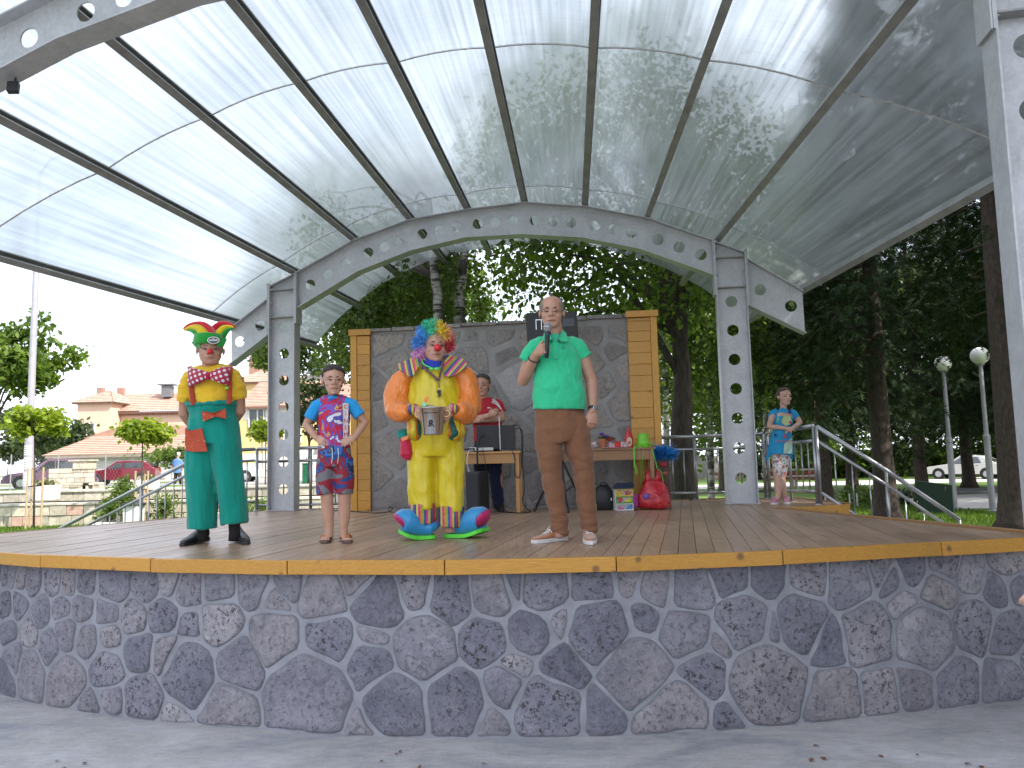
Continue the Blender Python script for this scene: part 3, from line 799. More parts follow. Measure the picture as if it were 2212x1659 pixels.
for i in range(9):
    (a0, b0_, d0, t0, n0), (a1, b1_, d1, t1, n1) = PUR[i], PUR[i + 1]
    for k in range(3):
        vs = []; uvs = []; NU, NV = 5, 8
        for v in range(NV + 1):
            f = JOINT[k] + (JOINT[k + 1] - JOINT[k]) * v / NV
            p = a0.lerp(b0_, f) + n0 * .13; q = a1.lerp(b1_, f) + n1 * .13
            for u in range(NU + 1):
                g = u / NU; x = p.lerp(q, g) + (n0.lerp(n1, g)) * (.16 * g * (1 - g) * (p - q).length / 1.0 + .006 * k)
                vs.append(x); uvs.append(((i + g) * 1.05 + 3 * k, f * 9))
        fs = [(v * (NU + 1) + u, v * (NU + 1) + u + 1, (v + 1) * (NU + 1) + u + 1, (v + 1) * (NU + 1) + u) for v in range(NV) for u in range(NU)]
        mb = MB().add(vs, fs); L0 = LOC[canopy.name]
        me = mb.mesh('roof_sheet', L0, True, False); uvl = me.uv_layers.new(name='sheet')
        for lp in me.loops: uvl.data[lp.index].uv = uvs[lp.vertex_index]
        link_mesh('roof_sheet', me, poly, canopy)
    for f in JOINT[1:3]:
        p = a0.lerp(b0_, f) + n0 * .128; q = a1.lerp(b1_, f) + n1 * .128
        mb = MB(); pr = None; pts = []
        for u in range(6):
            g = u / 5; pts.append(p.lerp(q, g) + (n0.lerp(n1, g)) * (.16 * g * (1 - g) * (p - q).length - .006))
        for u in range(5): mb.bar(pts[u], pts[u + 1], .015, .003, n0)
        mb.build('sheet_joint', seam_m, canopy)

# floodlight clamped under the front beam
p = pt(33, 178, 5.45); fl_ = thing('floodlight', 'small black floodlight hanging under the front steel arch', 'floodlight', tuple(p))
blk = plain('black_plastic', (.012, .012, .014), .45, 0, .2, 10)
MB().tube([p + V((0, 0, .05)), p + V((0, 0, .0))], .008).build('bracket', blk, fl_)
MB().box(p + V((0, -.02, -.05)), (.075, .05, .085), (V((.97, .2, .1)), V((-.2, .95, -.2)), V((-.05, .2, .97)))).build('lamp_body', blk, fl_, bevel=.006)

# ================================================================ railings and steps
def railing(label, tops, z0s, posts, drop=(.0, .18, .80), loc=None, group='stainless stage railings', nb=8, balu=None):
    """tops: polyline of the handrail; each point has its own foot height"""
    T = [V(p) for p in tops]; t = thing('railing', label, 'railing', (T[0].x, T[0].y, z0s[0]), group)
    MB().tube(spline(T, 1), .026, 10).build('handrail', inox, t, smooth=True)
    for k, nm in ((1, 'mid_rail'), (2, 'bottom_rail')):
        MB().tube([p - V((0, 0, drop[k])) for p in T], .019, 8).build(nm, inox, t, smooth=True)
    for i in posts:
        MB().tube([V((T[i].x, T[i].y, z0s[i])), T[i] - V((0, 0, .0))], .022, 8).build('post', inox, t, smooth=True)
        MB().lathe(V((T[i].x, T[i].y, z0s[i] - .001)), [(.05, 0), (.05, .012), (.03, .016)], 14).build('foot_flange', inox, t, smooth=False)
    for i in range(len(T) - 1):
        L = (V((T[i + 1].x, T[i + 1].y, 0)) - V((T[i].x, T[i].y, 0))).length; n = max(1, int(L / .155))
        for k in range(1, n):
            q = T[i].lerp(T[i + 1], k / n)
            MB().tube([q - V((0, 0, drop[2])), q - V((0, 0, drop[1]))], .0095, 6).build('baluster', inox, t, smooth=True)
    return t
ZR = .90
bl = [V((-4.0, 10.05, ZR - .04)), V((-3.62, 11.04, ZR - .02)), V((-2.35, 11.06, ZR - .02))]
railing('stainless railing along the back edge, left of the backdrop wall', [(-3.66, 11.0, .87), (-2.9, 11.02, .87), (-2.2, 11.04, .87)], [0, 0, 0], (0, 1, 2))
railing('stainless railing between the backdrop wall and the right steel column', [(1.95, 11.06, .90), (2.6, 11.07, .90), (3.55, 10.98, .91)], [0, 0, 0], (0, 1, 2))
railing('stainless railing at the right corner that the girl leans on', [(3.60, 10.94, .92), (3.64, 10.2, .94), (3.69, 9.47, .955)], [0, 0, 0], (0, 1, 2))
railing('sloping stainless stair railing on the right, going down towards the lawn', [(3.72, 9.45, .95), (4.48, 9.33, .40), (5.24, 9.2, -.20)], [-.02, -.55, E_GROUND], (0, 1, 2))
lt = pt(451, 975, 10.1); lb = pt(128, 1143, 11.55)
railing('sloping stainless stair railing behind the man in the jester hat', [(-3.70, 11.0, .87), tuple(lt), tuple(lt.lerp(lb, .42)), tuple(lb)], [0, 0, -.6, E_GROUND], (1, 2, 3), drop=(0, .16, .74))
steps = thing('stone_steps', 'concrete steps going down from the right side of the stage', 'steps', (4.6, 8.0, E_GROUND))
for k in range(4):
    MB().box((4.25 + .34 * k, 9.9 + .0, (E_GROUND - .22 * (k + 1)) / 2), (.34, 1.15, abs(E_GROUND) - .22 * (k + 1)), (V((.99, -.1, 0)), V((.1, .99, 0)), V((0, 0, 1)))).build('step', plaza_m, steps, bevel=.006)
steps = thing('stone_steps', 'concrete steps going down from the left side of the stage', 'steps', (-5, 9.6, E_GROUND))
sx = V((-.88, .47, 0)); sy = V((-.47, -.88, 0))
for k in range(4):
    MB().box(V((-4.45, 9.35, (E_GROUND - .22 * (k + 1)) / 2)) + sx * (.34 * k), (.34, 1.5, abs(E_GROUND) - .22 * (k + 1)), (sx, sy, V((0, 0, 1)))).build('step', plaza_m, steps, bevel=.006)
# ================================================================ vegetation
def leaf_mat(name, c1, c2, trans=.4, rough=.5, spec=.4):
    m = bpy.data.materials.new(name); m.use_nodes = True; nt = m.node_tree; nt.nodes.clear(); MATS[name] = m
    o = nt.nodes.new('ShaderNodeOutputMaterial'); g = nt.nodes.new('ShaderNodeNewGeometry')
    c = coords(nt, 'Object'); n = N(nt, 'ShaderNodeTexNoise', Scale=.9, Detail=3.0); nt.links.new(c, n.inputs['Vector'])
    col = ramp(nt, g.outputs['Random Per Island'], [(0, tuple(x * .7 for x in c1)), (.5, c1), (1, c2)])
    col = mixcol(nt, 1.0, col, ramp(nt, n.outputs[0], [(.3, (.72, .75, .8)), (.7, (1.2, 1.15, 1.0))]), 'MULTIPLY')
    b = nt.nodes.new('ShaderNodeBsdfPrincipled'); b.inputs['Roughness'].default_value = rough; b.inputs['Specular IOR Level'].default_value = spec
    t = nt.nodes.new('ShaderNodeBsdfTranslucent'); mx = nt.nodes.new('ShaderNodeMixShader'); mx.inputs[0].default_value = trans
    tcol = mixcol(nt, 1.0, col, (1.25, 1.35, .6), 'MULTIPLY')
    nt.links.new(col, b.inputs['Base Color']); nt.links.new(tcol, t.inputs[0])
    nt.links.new(b.outputs[0], mx.inputs[1]); nt.links.new(t.outputs[0], mx.inputs[2]); nt.links.new(mx.outputs[0], o.inputs[0]); return m
lf_linden = leaf_mat('linden_leaves', (.09, .15, .024), (.19, .27, .048), .55)
lf_birch = leaf_mat('birch_leaves', (.085, .135, .026), (.16, .22, .05), .5)
lf_light = leaf_mat('sunlit_leaves', (.10, .16, .03), (.17, .23, .05), .5)
lf_spruce = leaf_mat('spruce_needles', (.018, .036, .014), (.045, .07, .024), .15, .75, .15)
lf_bush = leaf_mat('hedge_leaves', (.045, .075, .025), (.085, .12, .04), .35)
lf_cat = leaf_mat('bright_crown_leaves', (.20, .28, .022), (.32, .38, .045), .5)
bark = plain('dark_bark', (.055, .043, .036), .95, 0, .35, 7, .9, 30, stretch=(3, 3, .6), col2=(.10, .082, .068))
bark_s = plain('spruce_bark', (.045, .032, .026), .95, 0, .35, 9, 1, 40, stretch=(2, 2, .8), col2=(.085, .062, .05))
def birch_bark():
    m, nt, b, o = node_mat('birch_bark')
    c = coords(nt, 'Object', (1.5, 1.5, 9)); c2 = coords(nt, 'Object', (1, 1, 1.2))
    n1 = N(nt, 'ShaderNodeTexNoise', Scale=2.2, Detail=4.0, Distortion=.6); nt.links.new(c, n1.inputs['Vector'])
    n2 = N(nt, 'ShaderNodeTexNoise', Scale=2.0, Detail=5.0); nt.links.new(c2, n2.inputs['Vector'])
    a = ramp(nt, n1.outputs[0], [(.40, (.05, .045, .04)), (.47, (.34, .325, .30)), (.7, (.46, .44, .41))])
    k = ramp(nt, n2.outputs[0], [(.50, (0, 0, 0)), (.58, (1, 1, 1))])
    nt.links.new(mixcol(nt, k, a, (.06, .05, .045)), b.inputs['Base Color']); b.inputs['Roughness'].default_value = .85; bump(nt, b, n1.outputs[0], .5, .01); return m
bark_b = birch_bark()

def quads(name, P, size, rng, mat, parent, up_bias=.0, elong=1.6, dirs=None, L=None):
    """a leaf-sized bent face at every point of P"""
    n = len(P); a = rng.normal(size=(n, 3)); a[:, 2] += up_bias
    a /= np.linalg.norm(a, axis=1, keepdims=True)
    if dirs is None: d = rng.normal(size=(n, 3)); d[:, 2] -= .5
    else: d = dirs + rng.normal(size=(n, 3)) * .25
    d -= a * np.sum(a * d, 1, keepdims=True); d /= np.linalg.norm(d, axis=1, keepdims=True) + 1e-9
    s = np.cross(a, d); sz = (size * rng.uniform(.6, 1.35, n))[:, None]
    p0 = P - d * sz * elong * .5; p2 = P + d * sz * elong * .5
    p1 = P + s * sz * .5 + a * sz * .12; p3 = P - s * sz * .5 + a * sz * .12
    co = np.stack([p0, p1, p2, p3], 1).reshape(-1, 3)
    Lv = LOC[parent.name] if parent is not None else V((0, 0, 0))
    if L is not None: Lv = L
    co = co - np.array(Lv)
    me = bpy.data.meshes.new(name); me.vertices.add(4 * n); me.vertices.foreach_set('co', co.ravel())
    me.loops.add(4 * n); me.loops.foreach_set('vertex_index', np.arange(4 * n)); me.polygons.add(n)
    me.polygons.foreach_set('loop_start', np.arange(0, 4 * n, 4)); me.update(calc_edges=True)
    return link_mesh(name, me, mat, parent)
def sprays(name, P, D, rng, mat, parent):
    """spruce twigs: a thin stem with needle fans on both sides, hanging from every point of P"""
    n = len(P); D = D + rng.normal(size=(n, 3)) * .3; D /= np.linalg.norm(D, axis=1, keepdims=True)
    S = np.cross(D, rng.normal(size=(n, 3)) * .5 + np.array([0, 0, 1.0])); S /= np.linalg.norm(S, axis=1, keepdims=True) + 1e-9
    L = rng.uniform(.22, .48, n)[:, None]; co = []
    w0 = S * .012; co += [P - w0, P + w0, P + D * L]
    for k in range(6):
        f = .06 + .15 * k; ln = L * (.42 - .045 * k)
        for s in (-1, 1):
            b = P + D * L * f; tip = b + (D * .62 + S * s * .78) * ln + rng.normal(size=(n, 3)) * .015; wv = D * .020
            co += [b - wv, b + wv, tip]
    m = len(co) // 3; co = np.stack(co, 1).reshape(-1, 3) - np.array(LOC[parent.name]); q = len(co) // 3
    me = bpy.data.meshes.new(name); me.vertices.add(len(co)); me.vertices.foreach_set('co', co.ravel()); me.loops.add(len(co)); me.loops.foreach_set('vertex_index', np.arange(len(co)))
    me.polygons.add(q); me.polygons.foreach_set('loop_start', np.arange(0, len(co), 3)); me.update(calc_edges=True)
    return link_mesh(name, me, mat, parent)
def limb(mb, p, d, L, r, rng, depth, tips, droop=.0):
    pts = [V(p)]; q = V(d).normalized(); n = 5
    for k in range(n):
        q = (q + V((rng.normal() * .16, rng.normal() * .16, rng.normal() * .1 - droop))).normalized(); pts.append(pts[-1] + q * L / n)
    mb.loft(pts, [r * (1 - .65 * k / n) for k in range(n + 1)], 7)
    if depth == 0: tips.append(pts[-1]); tips.append(pts[-2]); return
    for k in (2, 3, 4, 5):
        a = rng.uniform(0, 2 * pi); nd = (q * .7 + V((cos(a), sin(a), rng.uniform(-.1, .5))) * .8)
        limb(mb, pts[k], nd, L * rng.uniform(.5, .72), r * (1 - .65 * k / n) * .65, rng, depth - 1, tips, droop)
def deciduous(name, label, base, h_trunk, r_trunk, crown_c, crown_r, n_leaf, size, mat, bmat, seed, cat='tree', group=None, clumps=70, lean=(0, 0), clump_r=.42, limbs=True, low_cut=None):
    rng = np.random.default_rng(seed); base = V(base); t = thing(name, label, cat, tuple(base), group)
    cc = np.array(crown_c); cr = np.array(crown_r)
    top = V(tuple(cc)) if limbs else base + V((0, 0, h_trunk))
    mb = MB(); pts = spline([base, base + V((lean[0] * .4, lean[1] * .4, h_trunk * .5)), base + V((lean[0], lean[1], h_trunk)), V((base.x * .3 + top.x * .7 + lean[0] * .3, base.y * .3 + top.y * .7 + lean[1] * .3, max(top.z + cr[2] * .35, base.z + h_trunk + .1)))], 5)
    m = len(pts); rad = [r_trunk * (1.0 + .55 * max(0, 1 - k / 2.2)) * (1 - .8 * (k / (m - 1)) ** 1.3) for k in range(m)]
    mb.loft(pts, rad, 12)
    u = rng.normal(size=(clumps, 3)); u /= np.linalg.norm(u, axis=1, keepdims=True)
    C = cc + u * cr * (rng.uniform(.25, 1.0, (clumps, 1)) ** .45)
    if low_cut is not None: C = C[C[:, 2] > low_cut]
    if limbs:
        for k in range(0, len(C), max(1, len(C) // 14)):
            j = int(m * rng.uniform(.5, .8)); a = pts[j]; b = V(tuple(C[k])); mid = (a + b) / 2 + V((0, 0, .15 * (b - a).length))
            mb.loft(spline([a, mid, b], 4), [rad[j] * .45 * (1 - .75 * q / 8) + .006 for q in range(9)], 6)
    mb.build('trunk', bmat, t, smooth=True)
    w_ = rng.uniform(.5, 1.5, len(C)); idx = rng.choice(len(C), n_leaf, p=w_ / w_.sum())
    cr_m = clump_r * float(np.mean(cr))
    P = C[idx] + rng.normal(size=(n_leaf, 3)) * np.array([1, 1, .72]) * cr_m * .5 * rng.uniform(.5, 1.2, len(C))[idx][:, None]
    if low_cut is not None: P = P[P[:, 2] > low_cut - .3]
    quads('crown', P, size, rng, mat, t)
    return t
def birch(label, base, pts, r, strands, seed, n=6500, size=.06, group=None, mat=None):
    """white trunk and a crown of hanging strands; strands: list of (x, y, z_top, length, spread)"""
    rng = np.random.default_rng(seed); t = thing('birch_tree', label, 'birch tree', tuple(base), group)
    P0 = spline([V(base)] + [V(p) for p in pts], 5); m = len(P0)
    mb = MB(); mb.loft(P0, [r * (1 - .55 * k / m) for k in range(m)], 12); 
    Ps = []; per = max(1, n // max(1, len(strands)))
    tw = MB()
    for (x, y, z, ln, sp) in strands:
        k = int(m * rng.uniform(.55, .95)); a = P0[k]; b = V((x, y, z))
        tw.loft(spline([a, (a + b) / 2 + V((0, 0, .25)), b], 4), [.028 * (1 - .8 * q / 8) + .004 for q in range(9)], 5)
        for s in range(5):
            ox, oy = rng.normal(0, sp, 2); l2 = ln * rng.uniform(.6, 1.1); kx, ky = rng.normal(0, .16, 2)
            tw.loft([b, b + V((ox, oy, -.1)), V((x + ox + kx * .5, y + oy + ky * .5, z - l2 * .5)), V((x + ox + kx, y + oy + ky, z - l2))], [.006, .005, .004, .002], 4)
            q = per // 5; f = rng.random(q) ** .8
            Ps.append(np.stack([x + ox + kx * f + rng.normal(0, .09, q), y + oy + ky * f + rng.normal(0, .09, q), z - .05 - l2 * f], 1))
    mb.build('trunk', bark_b, t, smooth=True); tw.build('twigs', bark, t)
    quads('crown', np.concatenate(Ps), size, rng, mat or lf_birch, t); return t
def spruce_parts(H, R, z0, rt, seed, n_spray=30, dz=.42, size=.13, keep=None):
    """trunk mesh and needle mesh of one spruce standing at the origin"""
    rng = np.random.default_rng(seed); mb = MB()
    zs = [0, .25, .7, 1.5, 3, 6, H * .75, H]; ra = [rt * 1.75, rt * 1.28, rt * 1.1, rt, rt * .92, rt * .75, rt * .35, .02]
    mb.loft([(rng.normal() * .03 * (z > 1), rng.normal() * .03 * (z > 1), z) for z in zs], ra, 14)
    # dead stubs low on the trunk
    P = []; D = []; z = z0
    while z < H - .3:
        f = (z - z0) / (H - z0); r = R * (1 - f) ** .75 * rng.uniform(.85, 1.1); nb = int(rng.integers(6, 9)); a0 = rng.uniform(0, 6.28)
        for b in range(nb):
            a = a0 + 2 * pi * b / nb + rng.normal() * .18; rb = r * rng.uniform(.7, 1.12); dr = rng.uniform(.28, .5) * (1 - f * .8)
            u = np.array([cos(a), sin(a), 0]); sd = np.array([-sin(a), cos(a), 0])
            q = [V(tuple(u * (rb * t) + np.array([0, 0, z + .15 * rb * t - dr * rb * t * t * 1.6]))) for t in (0, .3, .6, 1)]
            if keep is None or keep(np.array([tuple(q[2])]))[0]: mb.loft(q, [.035 * (1 - f) + .008, .022, .014, .006], 4)
            k = max(8, int(n_spray * (.35 + rb / R)))
            t = rng.uniform(.12, 1.0, k) ** .75; side = rng.normal(0, .20, k) * rb * (1.05 - t * .6); hang = rng.random(k) ** 1.6 * .55 * (.4 + (1 - f))
            c = u[None] * (rb * t)[:, None] + sd[None] * side[:, None]; c[:, 2] += z + .15 * rb * t - dr * rb * t * t * 1.6 - hang
            P.append(c); dd = u[None] * .5 + sd[None] * np.sign(side)[:, None] * .55 + np.array([0, 0, -.55])[None]; D.append(dd)
        z += dz * rng.uniform(.8, 1.2)
    return mb, np.concatenate(P), np.concatenate(D), rng, size
def spruce(label, base, H, R, z0, rt, seed, group='spruces on the right of the stage', keep=None, **kw):
    t = thing('spruce_tree', label, 'spruce tree', (0, 0, 0), group)
    mb, P, D, rng, size = spruce_parts(H, R, z0, rt, seed, keep=keep, **kw)
    if keep is not None: k_ = keep(P); P, D = P[k_], D[k_]
    mb.build('trunk', bark_s, t, smooth=True); sprays('crown', P, D, rng, lf_spruce, t)
    t.location = base; return t
G0 = E_GROUND
def gp(x, d, z=G0): p = pt(x, 1000, d); return V((p.x, p.y, z))

# --- spruces right of the stage (the near ones stand outside the picture and shade the canopy)
s1 = spruce('dark spruce with a straight trunk right behind the stair railing', gp(1908, 19.5), 15, 3.3, 4.2, .25, 21, n_spray=64, keep=lambda P: ~((P[:, 0] > .15) & (P[:, 2] < 7.8)))
s2 = spruce('huge spruce with a flared trunk at the right edge, nearest to the stage', gp(2196, 16.3), 17, 3.5, 4.8, .36, 22, n_spray=64, keep=lambda P: ~((P[:, 0] < -.6) & (P[:, 2] < 8.0)))
def more(src, base, rz, sc, label): return copy_tree(src, tuple(base), rz, label, sc)
s3 = spruce('dark spruce rising just right of the girl at the railing, trunk behind the balusters', gp(1778, 25), 14, 3.4, 3.6, .22, 23, n_spray=62)
more(s3, gp(2205, 36), 2.0, 1.1, 'distant spruce between the far globe lamp and the flared trunk')
more(s3, gp(2090, 36), 2.3, 1.1, 'dark spruce standing between the two globe lamps, further back')
more(s3, gp(1988, 31), 3.0, 1.0, 'spruce with a reddish trunk beside the white parked car, far back')
more(s3, gp(1838, 36), 4.2, 1.05, 'distant spruce behind the green lawn, left of the dark green board')
more(s2, gp(2480, 22), .7, 1.1, 'spruce outside the right edge, behind the flared trunk')
for i, (x, y, sc) in enumerate([(9.2, 4.2, 1.05), (10.6, 8.0, 1.1), (12.6, .6, 1.15), (14.5, 6.2, 1.1), (11.0, -3.4, 1.15), (15.0, -1.5, 1.2)]):
    more(s2 if i % 2 else s1, (x, y, G0), i * 1.3, sc, 'unseen spruce added to shade the far trees, ' + ['level with the front arch', 'level with the back columns', 'beside the plaza corner', 'behind the first row beside the stage', 'farthest towards the audience', 'at the outer plaza edge'][i])
big = deciduous('linden_tree', 'tall linden outside the picture on the right whose crown shades the canopy', (7.4, 2.2, G0), 5.5, .3, (5.9, 1.8, 10.4), (4.3, 4.2, 2.9), 26000, .15, lf_linden, bark, 91, group='lindens shading the canopy', clumps=90)
copy_tree(big, (9.3, 4.6, G0), .1, 'second tall linden outside the picture on the right, level with the back columns', 1.12)
copy_tree(big, (7.4, -3.6, G0), 5.2, 'fourth tall linden outside the picture on the right, nearest to the camera', .95)
copy_tree(big, (11.0, -6.2, G0), 4.0, 'third tall linden outside the picture on the right, beside the plaza', 1.15)
for i, (x, y) in enumerate([(19, 20), (23, 25.5), (27, 31), (25, 17), (21, 29.5)]): more(s3, (x, y, G0), i * 1.1, 1.15, 'unseen spruce added to shade the far trees, ' + ['beside the lamps', 'beside the parked cars', 'farthest along the road', 'deep in the park edge', 'behind the lamp lawn'][i])  # unseen copies, added to keep the sun off the distant spruces
# --- trees behind the stage
deciduous('linden_tree', 'linden with a thick dark trunk behind the right end of the backdrop wall', gp(1472, 14.2), 4.0, .26, (1.95, 13.8, 5.1), (2.75, 2.2, 2.8), 19000, .08, lf_linden, bark, 31, clumps=150, lean=(.05, 0), low_cut=2.75)
# its big arching lower limb
b = MB(); A0 = pt(1452, 800, 14.2)
b.loft(spline([pt(1462, 720, 14.1), pt(1440, 672, 14.0), pt(1405, 640, 13.9), pt(1366, 622, 13.8), pt(1330, 600, 13.6)], 5), [.085 - .0026 * k for k in range(21)], 8)
lind = [o for o in bpy.data.objects if o.name.startswith('linden_tree')][0]
b.build('limb', bark, lind, smooth=True)
rb = np.random.default_rng(5)
def strands(pxs, d, zt, ln, sp, n, seed):
    g = np.random.default_rng(seed); out = []
    for k in range(n):
        x = g.uniform(*pxs); dd = d + g.normal(0, .7); p = pt(x, 700, dd); out.append((p.x, dd, zt + g.normal(0, .5), ln * g.uniform(.6, 1.15), sp))
    return out
birch('white birch trunk rising behind the rainbow wig, left of a pair', gp(946, 12.6), [pt(948, 690, 12.6), pt(940, 600, 12.6), pt(925, 430, 12.6)], .115, strands((705, 935), 14.0, 4.7, 2.4, .28, 26, 1), 41, 17000, .052, 'birches behind the backdrop wall')
birch('white birch trunk with black scars, right of a pair behind the wall', gp(990, 12.9), [pt(992, 690, 12.9), pt(998, 600, 12.9), pt(1012, 430, 12.9)], .125, strands((800, 1030), 15.4, 4.8, 1.8, .3, 12, 2), 42, 11000, .052, 'birches behind the backdrop wall')
birch('slender birch with light hanging leaves seen left of the dark linden trunk', gp(1437, 19), [pt(1437, 800, 19), pt(1432, 640, 19), pt(1430, 500, 19)], .09, strands((1395, 1560), 19, 6.0, 4.2, .35, 16, 3), 43, 9000, .085, 'slender birches in the park', lf_light)
birch('slender birch between the linden trunk and the right steel column', gp(1532, 21), [pt(1532, 800, 21), pt(1538, 640, 21), pt(1540, 500, 21)], .10, strands((1480, 1660), 21, 6.4, 5.0, .4, 16, 4), 44, 10000, .085, 'slender birches in the park', lf_light)
birch('slender sunlit birch just right of the right steel column', gp(1652, 26), [pt(1652, 800, 26), pt(1648, 640, 26), pt(1645, 500, 26)], .10, strands((1580, 1740), 26, 7.2, 5.6, .45, 18, 5), 45, 10000, .10, 'slender birches in the park', lf_light)
deciduous('park_tree', 'light green leafy tree in the park beyond the backdrop wall', gp(1560, 38), 3, .2, tuple(pt(1560, 800, 38)), (4.2, 3, 4.5), 12000, .17, lf_light, bark, 33, group='trees deep in the park')
deciduous('park_tree', 'dark leafy tree filling the gap deep in the park, behind the girl', gp(1760, 52), 3, .25, tuple(pt(1760, 800, 52)), (6.5, 4, 6), 12000, .24, lf_linden, bark, 34, group='trees deep in the park')
deciduous('park_tree', 'broad dark tree closing the view behind the globe lamps', gp(2020, 56), 3, .25, tuple(pt(2020, 780, 56)), (8, 4, 7.5), 13000, .26, lf_linden, bark, 35, group='trees deep in the park')
deciduous('park_tree', 'leafy tree above the white car, deep in the park', gp(2260, 50), 3, .25, tuple(pt(2250, 760, 50)), (7, 4, 7.5), 11000, .26, lf_linden, bark, 36, group='trees deep in the park')
deciduous('park_tree', 'leafy tree showing between the birch trunks and the linden crown', gp(830, 30), 3, .2, tuple(pt(850, 640, 30)), (4.2, 3, 3.2), 9000, .16, lf_birch, bark, 37, group='trees deep in the park')
for i, px in enumerate((1690, 1800, 1900, 2010, 2110, 2220)):
    c = pt(px, 1004, 55); deciduous('hedge_bush', ['behind the girl', 'right of the stair railing top', 'beyond the straight spruce trunk', 'above the dark green board', 'behind the white car', 'at the far right edge'][i] and 'dark clipped bush at the far edge of the park, ' + ['behind the girl', 'right of the stair railing top', 'beyond the straight spruce trunk', 'above the dark green board', 'behind the white car', 'at the far right edge'][i], (c.x, 55, G0), .8, .08, tuple(c), (2.6, 1.2, 1.35), 2600, .22, lf_linden if i % 2 else lf_bush, bark, 110 + i, 'bush', 'bushes at the far edge of the park', 30, limbs=False)
# --- trees on the left
deciduous('broadleaf_tree', 'large leafy tree at the left edge behind the tall lamp post', gp(-25, 34, -.2), 3.2, .16, tuple(pt(35, 770, 34)), (2.35, 2.0, 1.9), 5200, .19, lf_linden, bark, 51, clumps=34, clump_r=.36)
deciduous('acacia_tree', 'feathery acacia tree showing behind the left steel column', gp(628, 30, -.2), 3.0, .10, tuple(pt(612, 770, 30)), (1.25, 1.2, 1.5), 3600, .11, lf_birch, bark, 52, clumps=26, clump_r=.5)
deciduous('small_tree', 'small round tree beside the yellow building, right of the left column', gp(668, 33, -.2), 2.2, .07, tuple(pt(672, 880, 33)), (.85, .8, 1.1), 2200, .11, lf_bush, bark, 53, clumps=16, clump_r=.6)
for i, (x, y, d, rx, rz, lab) in enumerate([(20, 940, 62, 3.0, 2.0, 'dark rounded bush at the far left edge'), (118, 955, 58, 2.6, 1.7, 'dark green bush just left of the peach building'), (75, 968, 66, 2.4, 1.4, 'low bush seen behind the thin lamp post')]):
    c = pt(x, y, d); deciduous('bush', lab, (c.x, d, -.2), .8, .08, tuple(c), (rx, 2, rz), 3200, .22, lf_bush, bark, 60 + i, 'bush', 'bushes before the peach building', 30, limbs=False)
def standard(label, px, base_d, cx, cy, rx, rz, seed, n=1900, stakes=(), mat=lf_cat):
    c = pt(cx, cy, base_d); b = gp(px, base_d); t = thing('sapling', label, 'young tree', tuple(b), 'staked young trees before the terrace wall')
    mb = MB(); mb.loft([b, b.lerp(c, .5) + V((.02, 0, 0)), c + V((0, 0, rz * .4))], [.035, .028, .012], 8)
    rng = np.random.default_rng(seed); P = []
    for k in range(26):
        a = rng.uniform(0, 6.28); r = rng.uniform(.2, 1) ** .6; e = V((c.x + rx * r * cos(a), c.y + rx * .8 * r * sin(a), c.z + rz * rng.uniform(-.6, 1) * (1 - .6 * r * r)))
        mb.loft([c - V((0, 0, rz * .6)), c.lerp(e, .5), e], [.014, .009, .004], 4)
        q = n // 26; P.append(np.array(e)[None] + rng.normal(size=(q, 3)) * np.array([.16, .16, .10]))
    mb.build('trunk', bark, t, smooth=True); quads('crown', np.concatenate(P), .12, rng, mat, t, .6)
    for sx in stakes:
        q = gp(sx[0], base_d + sx[2]); tp = pt(sx[0] + 1, sx[1], base_d + sx[2])
        MB().tube([q, V((q.x + .02, q.y, tp.z))], .032, 7).build('stake', plain('stake_wood', (.38, .28, .17), .85, 0, .2, 12), t)
    if stakes:
        a, e = stakes[0], stakes[-1]; MB().tube([pt(a[0], a[1] + 40, base_d + a[2]), pt(e[0], e[1] + 40, base_d + e[2])], .018, 6).build('tie', blk, t)
    return t
standard('young tree with yellow-green crown tied to four stakes at the far left', 78, 24.0, 74, 917, .78, .55, 71, 1900, ((60, 1011, .0), (70, 1011, .35), (93, 1009, .1)))
standard('young tree with round yellow-green crown above the red car', 306, 24.6, 308, 938, .66, .42, 72, 1900, ((292, 1017, .0), (312, 1016, .4), (319, 1017, .1)))
standard('bright yellow-green young tree half hidden by the left steel column', 572, 30, 574, 935, .5, .55, 73, 1400, ())
# rose-like shrubs in front of the terrace walls
def shrub(label, x, d, y, rx, rz, n, seed, mat=lf_light, z=G0):
    c = pt(x, y, d); rng = np.random.default_rng(seed); t = thing('shrub', label, 'shrub', (c.x, d, z), 'flowering shrubs before the terrace wall')
    mb = MB(); P = []
    for k in range(14):
        a = rng.uniform(0, 6.28); r = rng.uniform(.1, 1); e = V((c.x + rx * r * cos(a), d + rx * r * sin(a) * .7, c.z + rz * rng.uniform(-.7, 1))); mb.loft([V((c.x, d, z)), e.lerp(V((c.x, d, z)), .4), e], [.012, .008, .004], 4)
        P.append(np.array(e)[None] + rng.normal(size=(n // 14, 3)) * np.array([.13, .13, .13]))
    mb.build('stem', bark, t); quads('leaves', np.concatenate(P), .075, rng, mat, t); return t
shrub('leafy shrub behind the upper stair rail, left of the white bin', 272, 24.6, 1070, .42, .45, 700, 81)
shrub('low shrub beside the white slab, just left of the bin', 232, 24.2, 1106, .3, .2, 400, 82)
shrub('shrub with reddish stems right of the white bin', 352, 24.4, 1100, .34, .38, 500, 83)
shrub('low yellow-green shrub between the jester man and the left column', 568, 22, 1106, .45, .16, 500, 84)
shrub('low leafy plants by the path beside the globe lamps', 1940, 25, 1088, 1.0, .25, 900, 85, lf_bush)
shrub('low plants behind the dark green board', 1850, 27, 1075, .9, .3, 800, 86, lf_light)
blades('lawn_grass', [(-21, -6.5, 16, 24.7, 60), (5.2, 13, 9.5, 26, 90)], 52000, G0 - .012, .10, leaf_mat('grass_blades', (.085, .15, .02), (.15, .24, .035), .45), 9)

